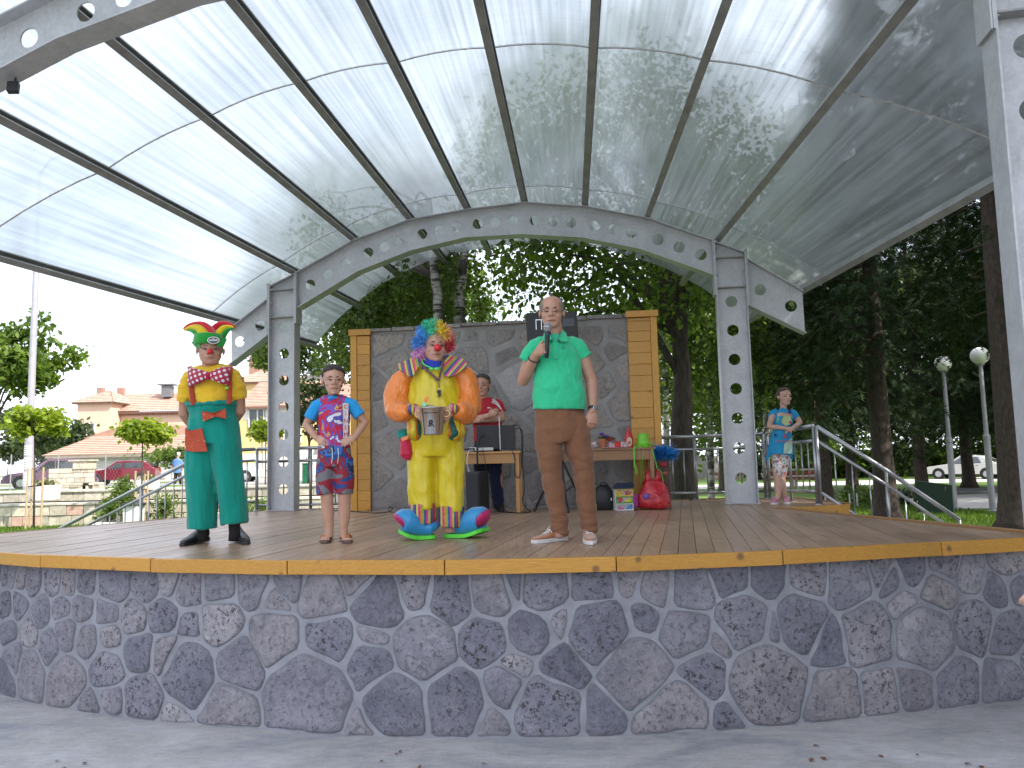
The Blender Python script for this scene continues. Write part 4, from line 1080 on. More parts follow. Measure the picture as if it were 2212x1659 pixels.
# ================================================================ terrace, walls and buildings on the left
sheet('upper_terrace', [(-120, 27.2), (-6.2, 27.2), (-6.2, 33), (-4.0, 40), (-4.0, 140), (-120, 140)], -.22, plain('terrace_ground', (.33, .30, .26), .95, 0, .2, 2, .3, 40))
for a, e in (((-120, 27.3), (-20.9, 27.3)), ((-6.32, 27.4), (-6.32, 33)), ((-6.32, 33), (-4.1, 40)), ((-4.1, 40), (-4.1, 140))): MB().bar((*a, -.72), (*e, -.72), .2, .99).build('terrace_bank', mortar)['kind'] = 'structure'
sheet('terrace_grass', [(-60, 30), (-14.8, 30), (-17.0, 52), (-60, 52)], -.216, lawn_m)
sheet('street', [(-40, 37.5), (-4.2, 41), (-4.2, 49), (-40, 46)], -.212, plain('street_asphalt', (.27, .26, .25), .9, 0, .12, 4, .2, 60))
blk_m = plain('cut_limestone', (.46, .40, .30), .92, 0, .25, 6, .6, 30, col2=(.56, .51, .42), orand=.22)
pink_m = plain('pinkish_block', (.46, .30, .24), .92, 0, .2, 6, .6, 30, orand=.1)
def blockwall(label, x0, x1, y, z0, z1, rows, seed, wd=.55, name='terrace_wall', slope=0.0):
    t = thing(name, label, 'stone wall', ((x0 + x1) / 2, y, z0), 'limestone terrace walls on the left'); r = random.Random(seed)
    MB().box(((x0 + x1) / 2, y + .22, (z0 + z1 - .1) / 2), (x1 - x0, .3, z1 - z0 - .12)).build('core', mortar, t)
    hs = (z1 - z0 - .09) / rows
    for k in range(rows):
        x = x0
        while x < x1 - .1:
            w_ = min(wd * r.choice((.45, .7, 1.0, 1.25)), x1 - x); h = hs * 1.0
            MB().box((x + w_ / 2, y + r.uniform(-.02, .02), z0 + hs * (k + .5)), (w_ - .016, .16, h - .018)).build('block', pink_m if r.random() < .13 else blk_m, t, bevel=.012)
            x += w_
    x = x0
    while x < x1 - .1:
        w_ = min(r.uniform(.8, 1.5), x1 - x)
        MB().box((x + w_ / 2, y + .13, z1 - .045), (w_ - .01, .5, .085)).build('coping', plain('coping_stone', (.48, .44, .38), .9, 0, .25, 4, .6, 20, orand=.15), t, bevel=.015)
        x += w_
    return t
blockwall('lower limestone terrace wall with bench-like coping behind the staked saplings', -19, -6.3, 25.3, G0 - .02, -.39, 2, 1)
blockwall('upper limestone terrace wall below the parked cars', -21, -6.3, 27.0, -.42, -.02, 1, 2)
# masonry pier with stone benches, planters, bin
pier = pt(155, 1020, 30.5)
t = thing('stone_pier', 'square masonry pier of pale stone blocks left of the red car', 'stone pier', (pier.x, 30.5, -.22), )
r = random.Random(4)
for k in range(5):
    x = -.78
    while x < .75:
        w_ = min(r.choice((.3, .42, .55)), .78 - x)
        MB().box((pier.x + x + w_ / 2, 30.5, -.22 + .1 + .19 * k), (w_ - .015, .5 + r.uniform(-.03, .03), .175)).build('block', blk_m, t, bevel=.012); x += w_
MB().box((pier.x + .5, 30.5, .84), (.62, .6, .3)).build('upper_block', blk_m, t, bevel=.02)
MB().box((pier.x + .45, 30.5, 1.02), (.85, .7, .07)).build('cap_slab', blk_m, t, bevel=.02)
for lab, x, w_ in (('low stone bench slab in front of the masonry pier', 150, 1.7), ('small stone bench at the nose of the red car', 202, .62)):
    p = pt(x, 1046, 29.2); tt = thing('stone_bench', lab, 'stone bench', (p.x, 29.2, -.22), 'stone benches on the terrace')
    MB().box((p.x, 29.2, .13), (w_, .4, .09)).build('seat_slab', blk_m, tt, bevel=.015)
    for s in (-1, 1): MB().box((p.x + s * w_ * .36, 29.2, -.07), (.22, .34, .3)).build('leg', blk_m, tt, bevel=.015)
white_c = plain('white_concrete', (.66, .64, .60), .85, 0, .1, 6, .3, 40)
flow = leaf_mat('planter_flowers', (.10, .13, .05), (.5, .38, .3), .3)
for lab, x, y, d, wd in (('white concrete planter with flowers behind the left stakes', 95, 1064, 26.1, .78), ('white planter on the upper wall right of the red car', 318, 1052, 27.6, .6)):
    p = pt(x, y, d); tt = thing('planter', lab, 'planter', (p.x, d, p.z - .26), 'white planters on the terrace')
    MB().prism([p + V((-wd * .5, -.28, -.26)), p + V((wd * .5, -.28, -.26)), p + V((wd * .56, -.3, .24)), p + V((-wd * .56, -.3, .24))], (0, .56, 0)).build('box', white_c, tt, bevel=.02)
    g = np.random.default_rng(3); quads('plants', np.array(p)[None] + g.normal(size=(260, 3)) * np.array([wd * .25, .12, .06]) + np.array([0, 0, .30]), .07, g, flow, tt)
p = pt(289, 1106, 23.8); bn = thing('litter_bin', 'white litter bin with a black bag rim beside the stair railing', 'litter bin', (p.x, 23.8, G0))
MB().lathe((p.x, 23.8, G0), [(.29, 0), (.33, .68), (.31, .68)], 4, (V((.72, .69, 0)), V((-.69, .72, 0)), V((0, 0, 1)))).build('body', white_c, bn)
MB().lathe((p.x, 23.8, G0 + .66), [(.345, 0), (.36, .04), (.30, .07), (.05, .1)], 14).build('bag_rim', blk, bn, smooth=True)
p = pt(236, 1130, 23.9); MB().box((p.x, 23.9, G0 + .09), (1.05, .6, .1)).build('slab', white_c, None, loc=(p.x, 23.9, G0 + .05), bevel=.02)
tag(bpy.data.objects['slab'], 'flat pale stone slab lying on the grass left of the bin', 'stone slab')

# tall lamp post with pasted notices (only its shaft is in the picture)
p = gp(62, 27.8, -.22); t = thing('lamp_post', 'tall grey lamp post with pasted white notices at the far left', 'lamp post', tuple(p))
gp_m = plain('painted_pole', (.36, .34, .38), .5, .3, .1, 6)
MB().lathe(p, [(.155, 0), (.15, 2.9), (.118, 2.95), (.105, 8.6), (.07, 8.65), (.06, 12)], 14).build('shaft', gp_m, t, smooth=False)
pap = plain('white_paper', (.68, .66, .66), .8, 0, .12, 20)
ink = plain('print_ink', (.08, .07, .09), .8, 0, .3, 30)
for k, (z, h) in enumerate(((.35, .5), (.95, .42), (1.45, .34))):
    q = MB(); arc = [V((p.x + .160 * cos(a), p.y + .160 * sin(a), 0)) for a in np.linspace(-2.6, -.5, 8)]
    for i in range(7): q.add([arc[i] + V((0, 0, p.z + z)), arc[i + 1] + V((0, 0, p.z + z)), arc[i + 1] + V((0, 0, p.z + z + h)), arc[i] + V((0, 0, p.z + z + h))], [(0, 1, 2, 3)])
    nb = q.build('notice', pap, t)
    q = MB()
    for j in range(4):
        zz_ = p.z + z + .06 + j * h * .21; arc2 = [V((p.x + .1625 * cos(a), p.y + .1625 * sin(a), 0)) for a in np.linspace(-2.2, -1.0, 5)]
        for i in range(4): q.add([arc2[i] + V((0, 0, zz_)), arc2[i + 1] + V((0, 0, zz_)), arc2[i + 1] + V((0, 0, zz_ + .018)), arc2[i] + V((0, 0, zz_ + .018))], [(0, 1, 2, 3)])
    q.build('text_line', ink, nb)
MB().tube([p + V((0, 0, 11.9)), p + V((.5, -.2, 12.4)), p + V((1.4, -.5, 12.5))], .04, 8).build('arm', gp_m, t, smooth=True)
MB().box(p + V((1.7, -.6, 12.48)), (.6, .22, .12)).build('lamp_head', gp_m, t, bevel=.03)
# wire mesh fence
t = thing('wire_fence', 'thin wire mesh fence on posts at the far left', 'fence', (-19.5, 31, -.22)); wire = plain('fence_wire', (.30, .31, .31), .6, .4, .1, 10)
for k in range(5): MB().tube([V((-24 + 1.9 * k, 31, -.22)), V((-24 + 1.9 * k, 31, 1.35))], .025, 6).build('post', wire, t)
m = MB()
for k in range(60):
    x = -24 + k * .13; m.add([(x, 31, -.2), (x + .004, 31, -.2), (x + .8, 31, 1.3), (x + .796, 31, 1.3)], [(0, 1, 2, 3)]); m.add([(x + .8, 31.004, -.2), (x + .804, 31.004, -.2), (x, 31.004, 1.3), (x - .004, 31.004, 1.3)], [(0, 1, 2, 3)])
m.build('mesh', wire, t)

# ---- buildings
def tiles(name):
    m, nt, b, o = node_mat(name)
    c = coords(nt, 'Object')
    bt = N(nt, 'ShaderNodeTexNoise', Scale=2.5, Detail=6.0); nt.links.new(c, bt.inputs['Vector'])
    n2 = N(nt, 'ShaderNodeTexNoise', Scale=30.0, Detail=3.0); nt.links.new(c, n2.inputs['Vector'])
    out = ramp(nt, bt.outputs[0], [(.3, (.38, .235, .175)), (.7, (.49, .33, .26))]); out = mixcol(nt, .4, out, ramp(nt, n2.outputs[0], [(.3, (.6, .6, .6)), (.7, (1.25, 1.2, 1.2))]), 'MULTIPLY')
    oi = nt.nodes.new('ShaderNodeObjectInfo'); nt.links.new(out, b.inputs['Base Color']); b.inputs['Roughness'].default_value = .9; return m
tile_m = tiles('clay_tiles')
def roofslope(e0, e1, r0, r1, step, parent, name='roof'):
    """slope from eave e0-e1 up to ridge r0-r1, laid in overlapping courses"""
    e0, e1, r0, r1 = V(e0), V(e1), V(r0), V(r1); n = max(2, int(((e0 + e1) / 2 - (r0 + r1) / 2).length / step)); m = MB()
    nr = (e1 - e0).cross(r0 - e0).normalized()
    if nr.z < 0: nr = -nr
    for k in range(n):
        a0, a1 = e0.lerp(r0, k / n), e1.lerp(r1, k / n); b0, b1 = e0.lerp(r0, (k + 1) / n), e1.lerp(r1, (k + 1) / n)
        m.add([a0 + nr * .09, a1 + nr * .09, b1 + nr * .03, b0 + nr * .03, a0, a1], [(0, 1, 2, 3), (4, 5, 1, 0)])
    return m.build(name, tile_m, parent)
def hiproof(x0, x1, y0, y1, ze, zr, hip, parent, step=.45):
    ym = (y0 + y1) / 2
    roofslope((x0, y0, ze), (x1, y0, ze), (x0 + hip, ym, zr), (x1 - hip, ym, zr), step, parent)
    roofslope((x0, y1, ze), (x1, y1, ze), (x0 + hip, ym, zr), (x1 - hip, ym, zr), step, parent)
    roofslope((x0, y0, ze), (x0, y1, ze), (x0 + hip, ym, zr), (x0 + hip, ym + .01, zr), step, parent)
    roofslope((x1, y0, ze), (x1, y1, ze), (x1 - hip, ym, zr), (x1 - hip, ym + .01, zr), step, parent)
    MB().box(((x0 + x1) / 2, ym, ze - .06), (x1 - x0 - .2, y1 - y0 - .2, .12)).build('eave_board', plain('eave_wood', (.24, .15, .10), .9), parent)
glassm = plain('window_glass', (.05, .06, .07), .12, 0, .2, 3, spec=.8)
frame_w = plain('window_frame', (.62, .61, .58), .6)
def window(x, y, z, w_, h, parent):
    f = MB()
    for dx in (-w_ / 2, 0, w_ / 2): f.box((x + dx, y - .05, z), (.09, .1, h + .08))
    for dz in (-h / 2, h / 2): f.box((x, y - .05, z + dz), (w_ + .08, .1, .09))
    fo = f.build('window', frame_w, parent); MB().box((x, y - .02, z), (w_, .03, h)).build('pane', glassm, fo)
def X(px, d): return pt(px, 1000, d).x
def Z(py, d, px=300): return pt(px, py, d).z
peach = plain('peach_plaster', (.58, .40, .30), .9, 0, .06, 2)
d = 78; t = thing('peach_building', 'long peach building with a hipped corner tower and red tiled roofs', 'building', (X(280, d), d, -.22))
x0, x1 = X(163, d), X(236, d); zt = Z(870, d, 200)
MB().box(((x0 + x1) / 2, d + 3, (zt - .22) / 2), (x1 - x0, 6, zt + .22)).build('tower_wall', peach, t); hiproof(x0 - .45, x1 + .45, d - .5, d + 6.5, zt, Z(842, d, 200) + .2, (x1 - x0) / 2 + .4, t)
x2, x3 = X(228, d + 2), X(470, d + 2); zb = Z(885, d, 330)
MB().box(((x2 + x3) / 2, d + 6, (zb - .22) / 2), (x3 - x2, 8, zb + .22)).build('main_wall', peach, t)
roofslope((x2 - .1, d + 1.4, zb), (x3, d + 1.4, zb), (x2 - .1, d + 6, Z(850, d + 6, 330)), (x3, d + 6, Z(850, d + 6, 330)), .5, t)
MB().box(((x2 + x3) / 2, d + 1.55, zb - .16), (x3 - x2, .2, .16)).build('gutter', plain('brown_gutter', (.16, .08, .06), .7), t)
for k in range(46): MB().box((x2 + .3 + k * (x3 - x2) / 46, d + 1.8, zb - .32), (.13, .4, .2)).build('rafter_end', plain('rafter_wood', (.28, .16, .11), .9), t)
window(X(186, d), d, Z(936, d, 186), 1.5, 2.0, t)
MB().tube([V((X(222, d + 1.9), d + 1.85, zb - .2)), V((X(222, d + 1.9), d + 1.85, .3))], .07, 6).build('downpipe', plain('brown_gutter', (.16, .08, .06)), t)
for px, py, hh in ((218, 846, .9), (262, 848, 1.0)):
    q = pt(px, py, d + 6); MB().box(q + V((0, 0, 0)), (.7, .6, hh)).build('chimney', plain('chimney_brick', (.30, .17, .13), .9), t)
q = pt(362, 846, d + 4.4); ch = MB().box(q, (1.0, .9, 1.2)).build('chimney', plain('grey_metal', (.16, .16, .17), .6, .3), t); MB().box(q + V((0, 0, .75)), (1.7, 1.3, .16)).build('cowl', plain('grey_metal', (.16, .16, .17)), ch)
# low garage range
d = 54; gw = plain('grey_white_wall', (.52, .51, .48), .9, 0, .1, 2)
t = thing('garage_building', 'low grey-white garage building with a long red tiled roof behind the red car', 'building', (X(250, d), d, -.22))
x0, x1 = X(116, d), X(425, d); zt = Z(982, d, 250)
MB().box(((x0 + x1) / 2, d + 3, (zt - .22) / 2), (x1 - x0, 6, zt + .22)).build('wall', gw, t)
roofslope((x0 - .5, d - .5, zt), (x1, d - .5, zt), (X(148, d), d + 3, Z(945, d + 3, 180)), (x1, d + 3, Z(943, d + 3, 300)), .36, t)
roofslope((X(180, d + 3), d + 3, Z(946, d + 3, 250)), (X(440, d + 3), d + 3, Z(944, d + 3, 330)), (X(250, d + 8), d + 8.5, Z(921, d + 8, 300)), (X(440, d + 8), d + 8.5, Z(921, d + 8, 330)), .4, t)
roofslope((x0 - .5, d - .5, zt), (x0 - .5, d + 6.5, zt), (X(148, d), d + 3, Z(945, d + 3, 180)), (X(148, d), d + 3.02, Z(945, d + 3, 180)), .36, t)
MB().box(((x0 + x1) / 2, d - .46, zt - .1), (x1 - x0 + .6, .12, .16)).build('fascia', plain('fascia_wood', (.25, .2, .17), .8), t)
for k in range(5): MB().box((x0 + 1.6 + k * 2.6, d - .03, zt * .5 - .2), (2.1, .08, zt - .35)).build('garage_door', plain('door_grey', (.43, .42, .40), .7, orand=.12), t)
# vine over a fence by the old man
c = pt(378, 985, 46); g = np.random.default_rng(8); t = thing('grape_vine', 'trellised grape vine above the old man in the blue shirt', 'vine', (c.x, 46, -.22)); MB().tube([V((c.x - 1, 46, -.22)), V((c.x - 1, 46, 1.6)), V((c.x + 1.6, 46, 1.8))], .05, 6).build('stem', bark, t)
quads('leaves', np.array(c)[None] + g.normal(size=(900, 3)) * np.array([.95, .4, .26]), .16, g, lf_light, t)
# yellow apartment house
yel = plain('yellow_plaster', (.60, .44, .20), .9, 0, .06, 2); wh = plain('white_plaster', (.62, .60, .55), .9, 0, .06, 2)
d = 60; t = thing('yellow_house', 'yellow house with white band, tiled roof and white chimney behind the left column', 'building', (X(610, d), d, -.22))
x0, x1 = X(524, d), X(790, d); ze = Z(878, d, 600)
MB().box(((x0 + x1) / 2, d + 5, (ze - .22) / 2 - .5), (x1 - x0, 10, ze + .22 - 1)).build('wall', yel, t)
MB().box(((x0 + x1) / 2, d + 5, ze - .5), (x1 - x0 + .06, 10.06, 1.0)).build('upper_wall', wh, t)
MB().box(((x0 + x1) / 2, d - .02, Z(986, d, 600)), (x1 - x0 + .05, .1, .5)).build('band', wh, t)
MB().box(((x0 + x1) / 2, d - .02, .35), (x1 - x0 + .05, .12, 1.1)).build('plinth', gw, t)
zr = Z(826, d + 5, 600); roofslope((x0 - .4, d - .5, ze), (x1, d - .5, ze), (x0 - .4, d + 5, zr), (x1, d + 5, zr), .36, t); MB().box(((x0 + x1) / 2, d - .45, ze - .08), (x1 - x0, .12, .14)).build('gutter', plain('brown_gutter', (.16, .08, .06)), t)
q = pt(614, 862, d + .8); ch = MB().box(q + V((0, 0, 0)), (.85, .8, 1.9)).build('chimney', wh, t); MB().box(q + V((0, 0, 1.0)), (1.05, 1.0, .14)).build('chimney_cap', gw, ch)
for px, py in ((556, 905), (632, 935), (732, 930), (632, 1000)): window(X(px, d), d, Z(py, d, px), 1.35, 1.6, t)
MB().tube([V((X(570, d), d - .1, ze - .1)), V((X(570, d), d - .1, -.2))], .06, 6).build('downpipe', gw, t)
d = 84; t = thing('tall_yellow_house', 'upper storey and roof of a taller yellow house beyond the first', 'building', (X(570, d), d, -.22)); x0, x1 = X(505, d), X(640, d); ze = Z(826, d, 570)
MB().box(((x0 + x1) / 2, d + 5, (ze - .22) / 2), (x1 - x0, 10, ze + .22)).build('wall', yel, t); hiproof(x0 - .5, x1 + .5, d - .5, d + 10.5, ze, Z(784, d + 5, 570), 4.5, t, .5)
q = pt(553, 792, d + 4); MB().box(q, (1.3, 1.0, 2.2)).build('chimney', plain('chimney_brick', (.30, .17, .13)), t)
d = 70; t = thing('grey_tower_block', 'dark grey roofed tower block seen between column and boy', 'building', (X(668, d), d, -.22)); x0, x1 = X(652, d), X(694, d)
MB().box(((x0 + x1) / 2, d + 3, Z(820, d, 670) / 2), (x1 - x0, 6, Z(800, d, 670))).build('wall', plain('mauve_wall', (.42, .36, .36), .9), t); q0 = Z(808, d, 670)
MB().prism([(x0 + .6, d - .6, q0), (x1 + .6, d - .6, q0), (x1 - .3, d - .6, q0 + 1.5), (x0 + .9, d - .6, q0 + 1.5)], (0, 7, 0)).build('mansard_roof', plain('slate', (.09, .09, .11), .7), t)
# market stand, boxes and path furniture behind the left railing
d = 38; q = gp(640, d, -.21); t = thing('market_stand', 'white canopied market stand behind the left steel column', 'market stand', tuple(q), 'market stands by the street')
cv = cloth('white_canvas', (.62, .63, .62)); gcv = cloth('pale_green_canvas', (.40, .55, .45)); gm = plain('green_paint', (.02, .22, .09), .5)
for sx_, sy_ in ((-1, -1), (1, -1), (-1, 1), (1, 1)): MB().tube([q + V((sx_ * .85, sy_ * .7, 0)), q + V((sx_ * .85, sy_ * .7, 1.35))], .025, 6).build('leg', wire, t)
MB().add([q + V((-1, -.85, 1.3)), q + V((1, -.85, 1.3)), q + V((.9, .1, 1.72)), q + V((-.9, .1, 1.72)), q + V((-1, .9, 1.35)), q + V((1, .9, 1.35))], [(0, 1, 2, 3), (3, 2, 5, 4)]).build('canopy_cloth', cv, t)
MB().box(q + V((0, 0, .45)), (1.7, 1.2, .06)).build('counter', gw, t)
t2 = copy_tree(t, tuple(gp(700, 41, -.21)), .2, 'pale green market stand between the left column and the boy')
for ch in t2.children:
    if ch.name.startswith('canopy_cloth'):
        ch.data = ch.data.copy(); ch.data.materials[0] = gcv
for lab, px, w_, h, c_ in (('dark green crate at the market stand, left of the column', 592, .5, .62, gm), ('white counter box beside the dark green crate', 622, .75, .7, wh), ('green crate between the column and the boy', 664, .35, .9, gm)):
    q = gp(px, 36, -.21); o = MB().box(q + V((0, 0, h / 2)), (w_, .5, h)).box(q + V((0, 0, h + .02)), (w_ + .06, .56, .05)).build('crate', c_, None, loc=tuple(q), bevel=.015); tag(o, lab, 'crate', 'crates at the market stands')
# ================================================================ things on the stage
tw_m = wood('table_wood', (.40, .20, .07), (.52, .28, .11), (3, 30, 30), .45, False)
tw_d = wood('dark_table_wood', (.24, .11, .045), (.34, .17, .07), (3, 30, 30), .4, False)
rubber = plain('black_cable', (.012, .012, .013), .5, 0, .2, 10)
box_b = plain('black_cabinet', (.022, .022, .026), .55, 0, .25, 14, .25, 120)
UPZ = V((0, 0, 1))
def table(label, pr, L, dep, zt, mat, legm):
    """pr: foot of the right front leg"""
    t = thing('table', label, 'table', tuple(pr), 'wooden tables before the backdrop wall'); ex, ey = wex, -wn
    o = V((pr.x, pr.y, 0)) + ex * .03
    MB().box(o - ex * (L / 2) + ey * (dep / 2) + UPZ * (zt - .012), (L + .04, dep + .05, .026), (ex, ey, UPZ)).build('tabletop', mat, t, bevel=.004)
    for a in (0, 1):
        for b in (0, 1):
            MB().box(o - ex * (.025 + a * (L - .05)) + ey * (.025 + b * (dep - .05)) + UPZ * ((zt - .026) / 2), (.048, .048, zt - .026), (ex, ey, UPZ)).build('leg', legm, t, bevel=.004)
    for b in (0, 1): MB().box(o - ex * (L / 2) + ey * (.02 + b * (dep - .04)) + UPZ * (zt - .085), (L - .1, .02, .118), (ex, ey, UPZ)).build('apron', mat, t)
    for a in (0, 1): MB().box(o - ex * (.02 + a * (L - .04)) + ey * (dep / 2) + UPZ * (zt - .085), (.02, dep - .1, .118), (ex, ey, UPZ)).build('apron', mat, t)
    return t
TD = 9.36; TB = 9.33
table('light brown wooden table carrying the black mixer in front of the man in red', V((.035, TB, 0)), 1.25, .40, .735, tw_m, tw_m)
table('brown wooden table with toys, sauce bottle and upturned green bucket', V((1.66, TD - .05, 0)), 1.15, .42, .742, tw_d, tw_d)
# mixer cabinet on the left table
def q1(x, y, d=TB + .12): return pt(x, y, d)
t = thing('mixer_cabinet', 'large flat black amplifier cabinet with cables on the left table', 'amplifier', tuple(q1(1075, 974)))
a, b = q1(1030, 970), q1(1113, 970); ex = (b - a).normalized(); ey = V((-ex.y, ex.x, 0))
MB().box((a + b) / 2 + ey * .07 + UPZ * .145, ((b - a).length, .15, .295), (ex, ey, UPZ)).build('body', box_b, t, bevel=.006)
MB().box((a + b) / 2 - ex * .16 - ey * .006 + UPZ * .17, (.07, .012, .055), (ex, ey, UPZ)).build('socket_plate', blk, t, bevel=.003)
MB().box(b + ey * .07 + ex * .004 + UPZ * .13, (.006, .10, .2), (ex, ey, UPZ)).build('side_panel', plain('dark_grey_plastic', (.04, .04, .045), .5), t)
o = MB().tube([q1(1081, 972, TB + .03), q1(1078, 900, TB + .03)], .006, 6).build('aerial_rod', plain('white_plastic', (.62, .62, .60), .5), None, loc=tuple(q1(1081, 972, TB + .03)))
tag(o, 'thin white rod standing in front of the black amplifier cabinet', 'rod')
t = thing('power_strip', 'white power strip on the front edge of the left table', 'power strip', tuple(q1(1045, 974, TB + .03)))
a, b = q1(1026, 972, TB + .04), q1(1066, 972, TB + .04); MB().box((a + b) / 2 + UPZ * .01, ((b - a).length, .05, .036)).build('body', plain('white_plastic', (.62, .62, .60)), t, bevel=.006)
for k in range(4): MB().lathe((a + b) / 2 + V((-.07 + .045 * k, 0, .026)), [(.017, 0), (.017, .003)], 10).build('socket', plain('grey_plastic', (.3, .3, .3)), t)
t = thing('laptop', 'open dark laptop on the left table, half hidden behind the rainbow clown', 'laptop', tuple(q1(1008, 974)))
c = q1(1006, 973, TB + .14); MB().box(c + UPZ * .012, (.30, .22, .02)).build('keyboard_base', blk, t, bevel=.004)
MB().box(c + V((-.12, 0, .14)), (.012, .22, .24), (V((.95, 0, .3)), V((0, 1, 0)), V((-.3, 0, .95)))).build('screen', blk, t, bevel=.004)
MB().box(c + V((.09, -.1, .03)), (.09, .03, .008)).build('white_card', plain('white_plastic', (.62, .62, .60)), t)
def cable(label, pts, r=.006, mat=rubber, n=7, grp='cables on the stage'):
    P = spline(pts, n); o = MB().tube(P, r, 6).build('cable', mat, None, smooth=True, loc=tuple(P[0])); tag(o, label, 'cable', grp); return o
Tf = TB - .02
cable('black cable looping from the amplifier side down in front of the table leg', [q1(1108, 918), q1(1122, 922, Tf), q1(1127, 950, Tf), q1(1126, 1010, Tf), q1(1121, 1031, Tf), q1(1113, 1024, Tf), q1(1112, 990, Tf), q1(1106, 973, Tf)])
cable('long black cable hanging from the amplifier to the floor right of the table', [q1(1112, 926), q1(1128, 932, Tf), q1(1129, 1000, Tf), q1(1133, 1055, Tf), q1(1128, 1082, Tf), q1(1140, 1100, Tf - .06), fl(1146, 1106, .006), fl(1118, 1108, .006), fl(1075, 1105, .006)])
cable('bundle of black leads falling over the front of the left table', [q1(1044, 940, Tf), q1(1034, 950, Tf - .03), q1(1031, 975, Tf - .04), q1(1032, 1004, Tf - .03), q1(1036, 1015, Tf + .1)], .014)
cable('thin black lead from the power strip to the floor', [q1(1043, 968, Tf), q1(1045, 982, Tf - .02), q1(1052, 1020, Tf), q1(1062, 1075, Tf), fl(1098, 1107, .006)], .004)
cable('pale lead from the power strip down to the floor speaker', [q1(1022, 971, Tf), q1(1012, 976, Tf - .03), q1(1009, 1000, Tf - .05), q1(1014, 1022, Tf - .1)], .005, plain('pale_lead', (.55, .54, .5), .5))
cable('dark cable lying along the foot of the wall with one loop, left of the clown', [fl(702, 1104, .006), fl(740, 1103, .006), fl(790, 1107, .006), fl(820, 1108, .006), fl(842, 1105, .006), fl(848, 1096, .05), fl(840, 1096, .05), fl(843, 1106, .006), fl(870, 1109, .006), fl(890, 1112, .006)])
cable('pale cable along the foot of the wall behind the tripod', [fl(1060, 1103, .006), fl(1110, 1101, .006), fl(1130, 1098, .006), q1(1152, 1086, 9.7), q1(1165, 1078, 9.75)], .005, plain('pinkish_lead', (.5, .36, .30), .5))
# floor speaker
a, b = fl(1007, 1111), fl(1036, 1112); c = fl(1058, 1108); t = thing('floor_speaker', 'black loudspeaker cabinet standing on the floor beside the rainbow clown', 'loudspeaker', tuple(a)); c = b + (c - b).normalized() * .30
MB().prism([a, b, c, a + (c - b)], UPZ * .50).build('cabinet', box_b, t, bevel=.008)
n = (b - a).normalized(); MB().prism([a + n * .015 + UPZ * .02, b - n * .015 + UPZ * .02, b - n * .015 + UPZ * .48, a + n * .015 + UPZ * .48], V((n.y, -n.x, 0)) * .008).build('grille', plain('speaker_cloth', (.03, .03, .036), .9, 0, .2, 60, .3, 300), t)
# speaker on a tripod behind the man in green
t = thing('tripod_stand', 'black tripod speaker stand behind the legs of the man in green', 'speaker stand', tuple(fl(1214, 1104)))
d = 9.3; top = pt(1196, 745, d); foot = pt(1213, 1085, d); MB().tube([V((foot.x, d, .06)), V((foot.x, d, 1.2))], .022, 10).tube([V((foot.x, d, 1.15)), V((foot.x, d, 2.06))], .016, 10).build('pole', blk, t, smooth=True)
MB().lathe((foot.x, d, .62), [(.03, 0), (.036, .02), (.036, .1), (.03, .12)], 12).build('collar', blk, t)
for dx, dy in ((-.33, -.05), (.05, -.34), (.30, .22)):
    lg = MB().tube([V((foot.x, d, .66)), V((foot.x + dx, d + dy, .015))], .014, 8).build('leg', blk, t, smooth=True)
    MB().tube([V((foot.x + dx * .93, d + dy * .93, .06)), V((foot.x + dx * 1.02, d + dy * 1.02, .012))], .02, 8).build('rubber_foot', blk, lg)
    MB().tube([V((foot.x, d, .2)), V((foot.x + dx * .55, d + dy * .55, .30))], .008, 6).build('brace', blk, t)
a, b = pt(1141, 740, d - .16), pt(1249, 738, d - .16); zt_ = pt(1195, 674, d - .16).z; t = thing('loudspeaker', 'black loudspeaker on the tripod behind the head of the man in green', 'loudspeaker', (a.lerp(b, .5).x, d, 2.06))
MB().prism([V((a.x, d - .16, 2.05)), V((b.x + .01, d - .16, 2.05)), V((b.x - .01, d - .16, zt_)), V((a.x - .015, d - .16, zt_))], (0, .34, 0)).build('cabinet', box_b, t, bevel=.012)
for dx in (.10, .165): MB().box((a.x + dx, d - .166, 2.24), (.008, .008, .12)).build('reflection_mark', plain('bright_metal', (.55, .55, .56), .3, .9), t)  # bright bars standing in for a reflection on the black cabinet
MB().box((a.x + .133, d - .164, 2.30), (.075, .008, .01)).build('reflection_mark', plain('bright_metal', (.55, .55, .56)), t)
MB().box((b.x - .11, d - .164, 2.26), (.14, .006, .1)).build('label_plate', plain('dark_label', (.05, .05, .07), .4), t)

# toys and packets on the right table
Tt = .744
def q2(x, y, d=TD + .06): return pt(x, y, d)
def on(x, d=TD + .06): p = pt(x, 966, d); return V((p.x, d, Tt))
pk = plain('pink_packet', (.62, .28, .36), .35, 0, .6, 30, col2=(.75, .66, .66)); red = plain('red_plastic', (.55, .02, .02), .3, 0, .15, 8); grn = plain('lime_plastic', (.16, .52, .015), .35, 0, .12, 8)
terra = plain('terracotta', (.42, .14, .06), .8, 0, .15, 10); pinkp = plain('pink_sheet', (.62, .27, .36), .6)
p = on(1320); MB().box(p + V((.04, -.02, .004)), (.34, .2, .004)).build('pink_sheet', pinkp, None, loc=tuple(p)); tag(bpy.data.objects['pink_sheet'], 'flat pink sheet under the sweets on the right table', 'sheet')
p = on(1282); mb = MB(); 
for k in range(5): mb.box(p + V((rnd.uniform(-.03, .03), rnd.uniform(-.03, .03), .02 + .012 * k)), (.07, .05, .022), (V((cos(k), sin(k), .1)), V((-sin(k), cos(k), .1)), V((0, -.1, 1))))
tag(mb.build('packet', pk, None, loc=tuple(p), bevel=.006), 'crumpled pink and white packet at the left of the toy table', 'packet', 'packets on the toy table')
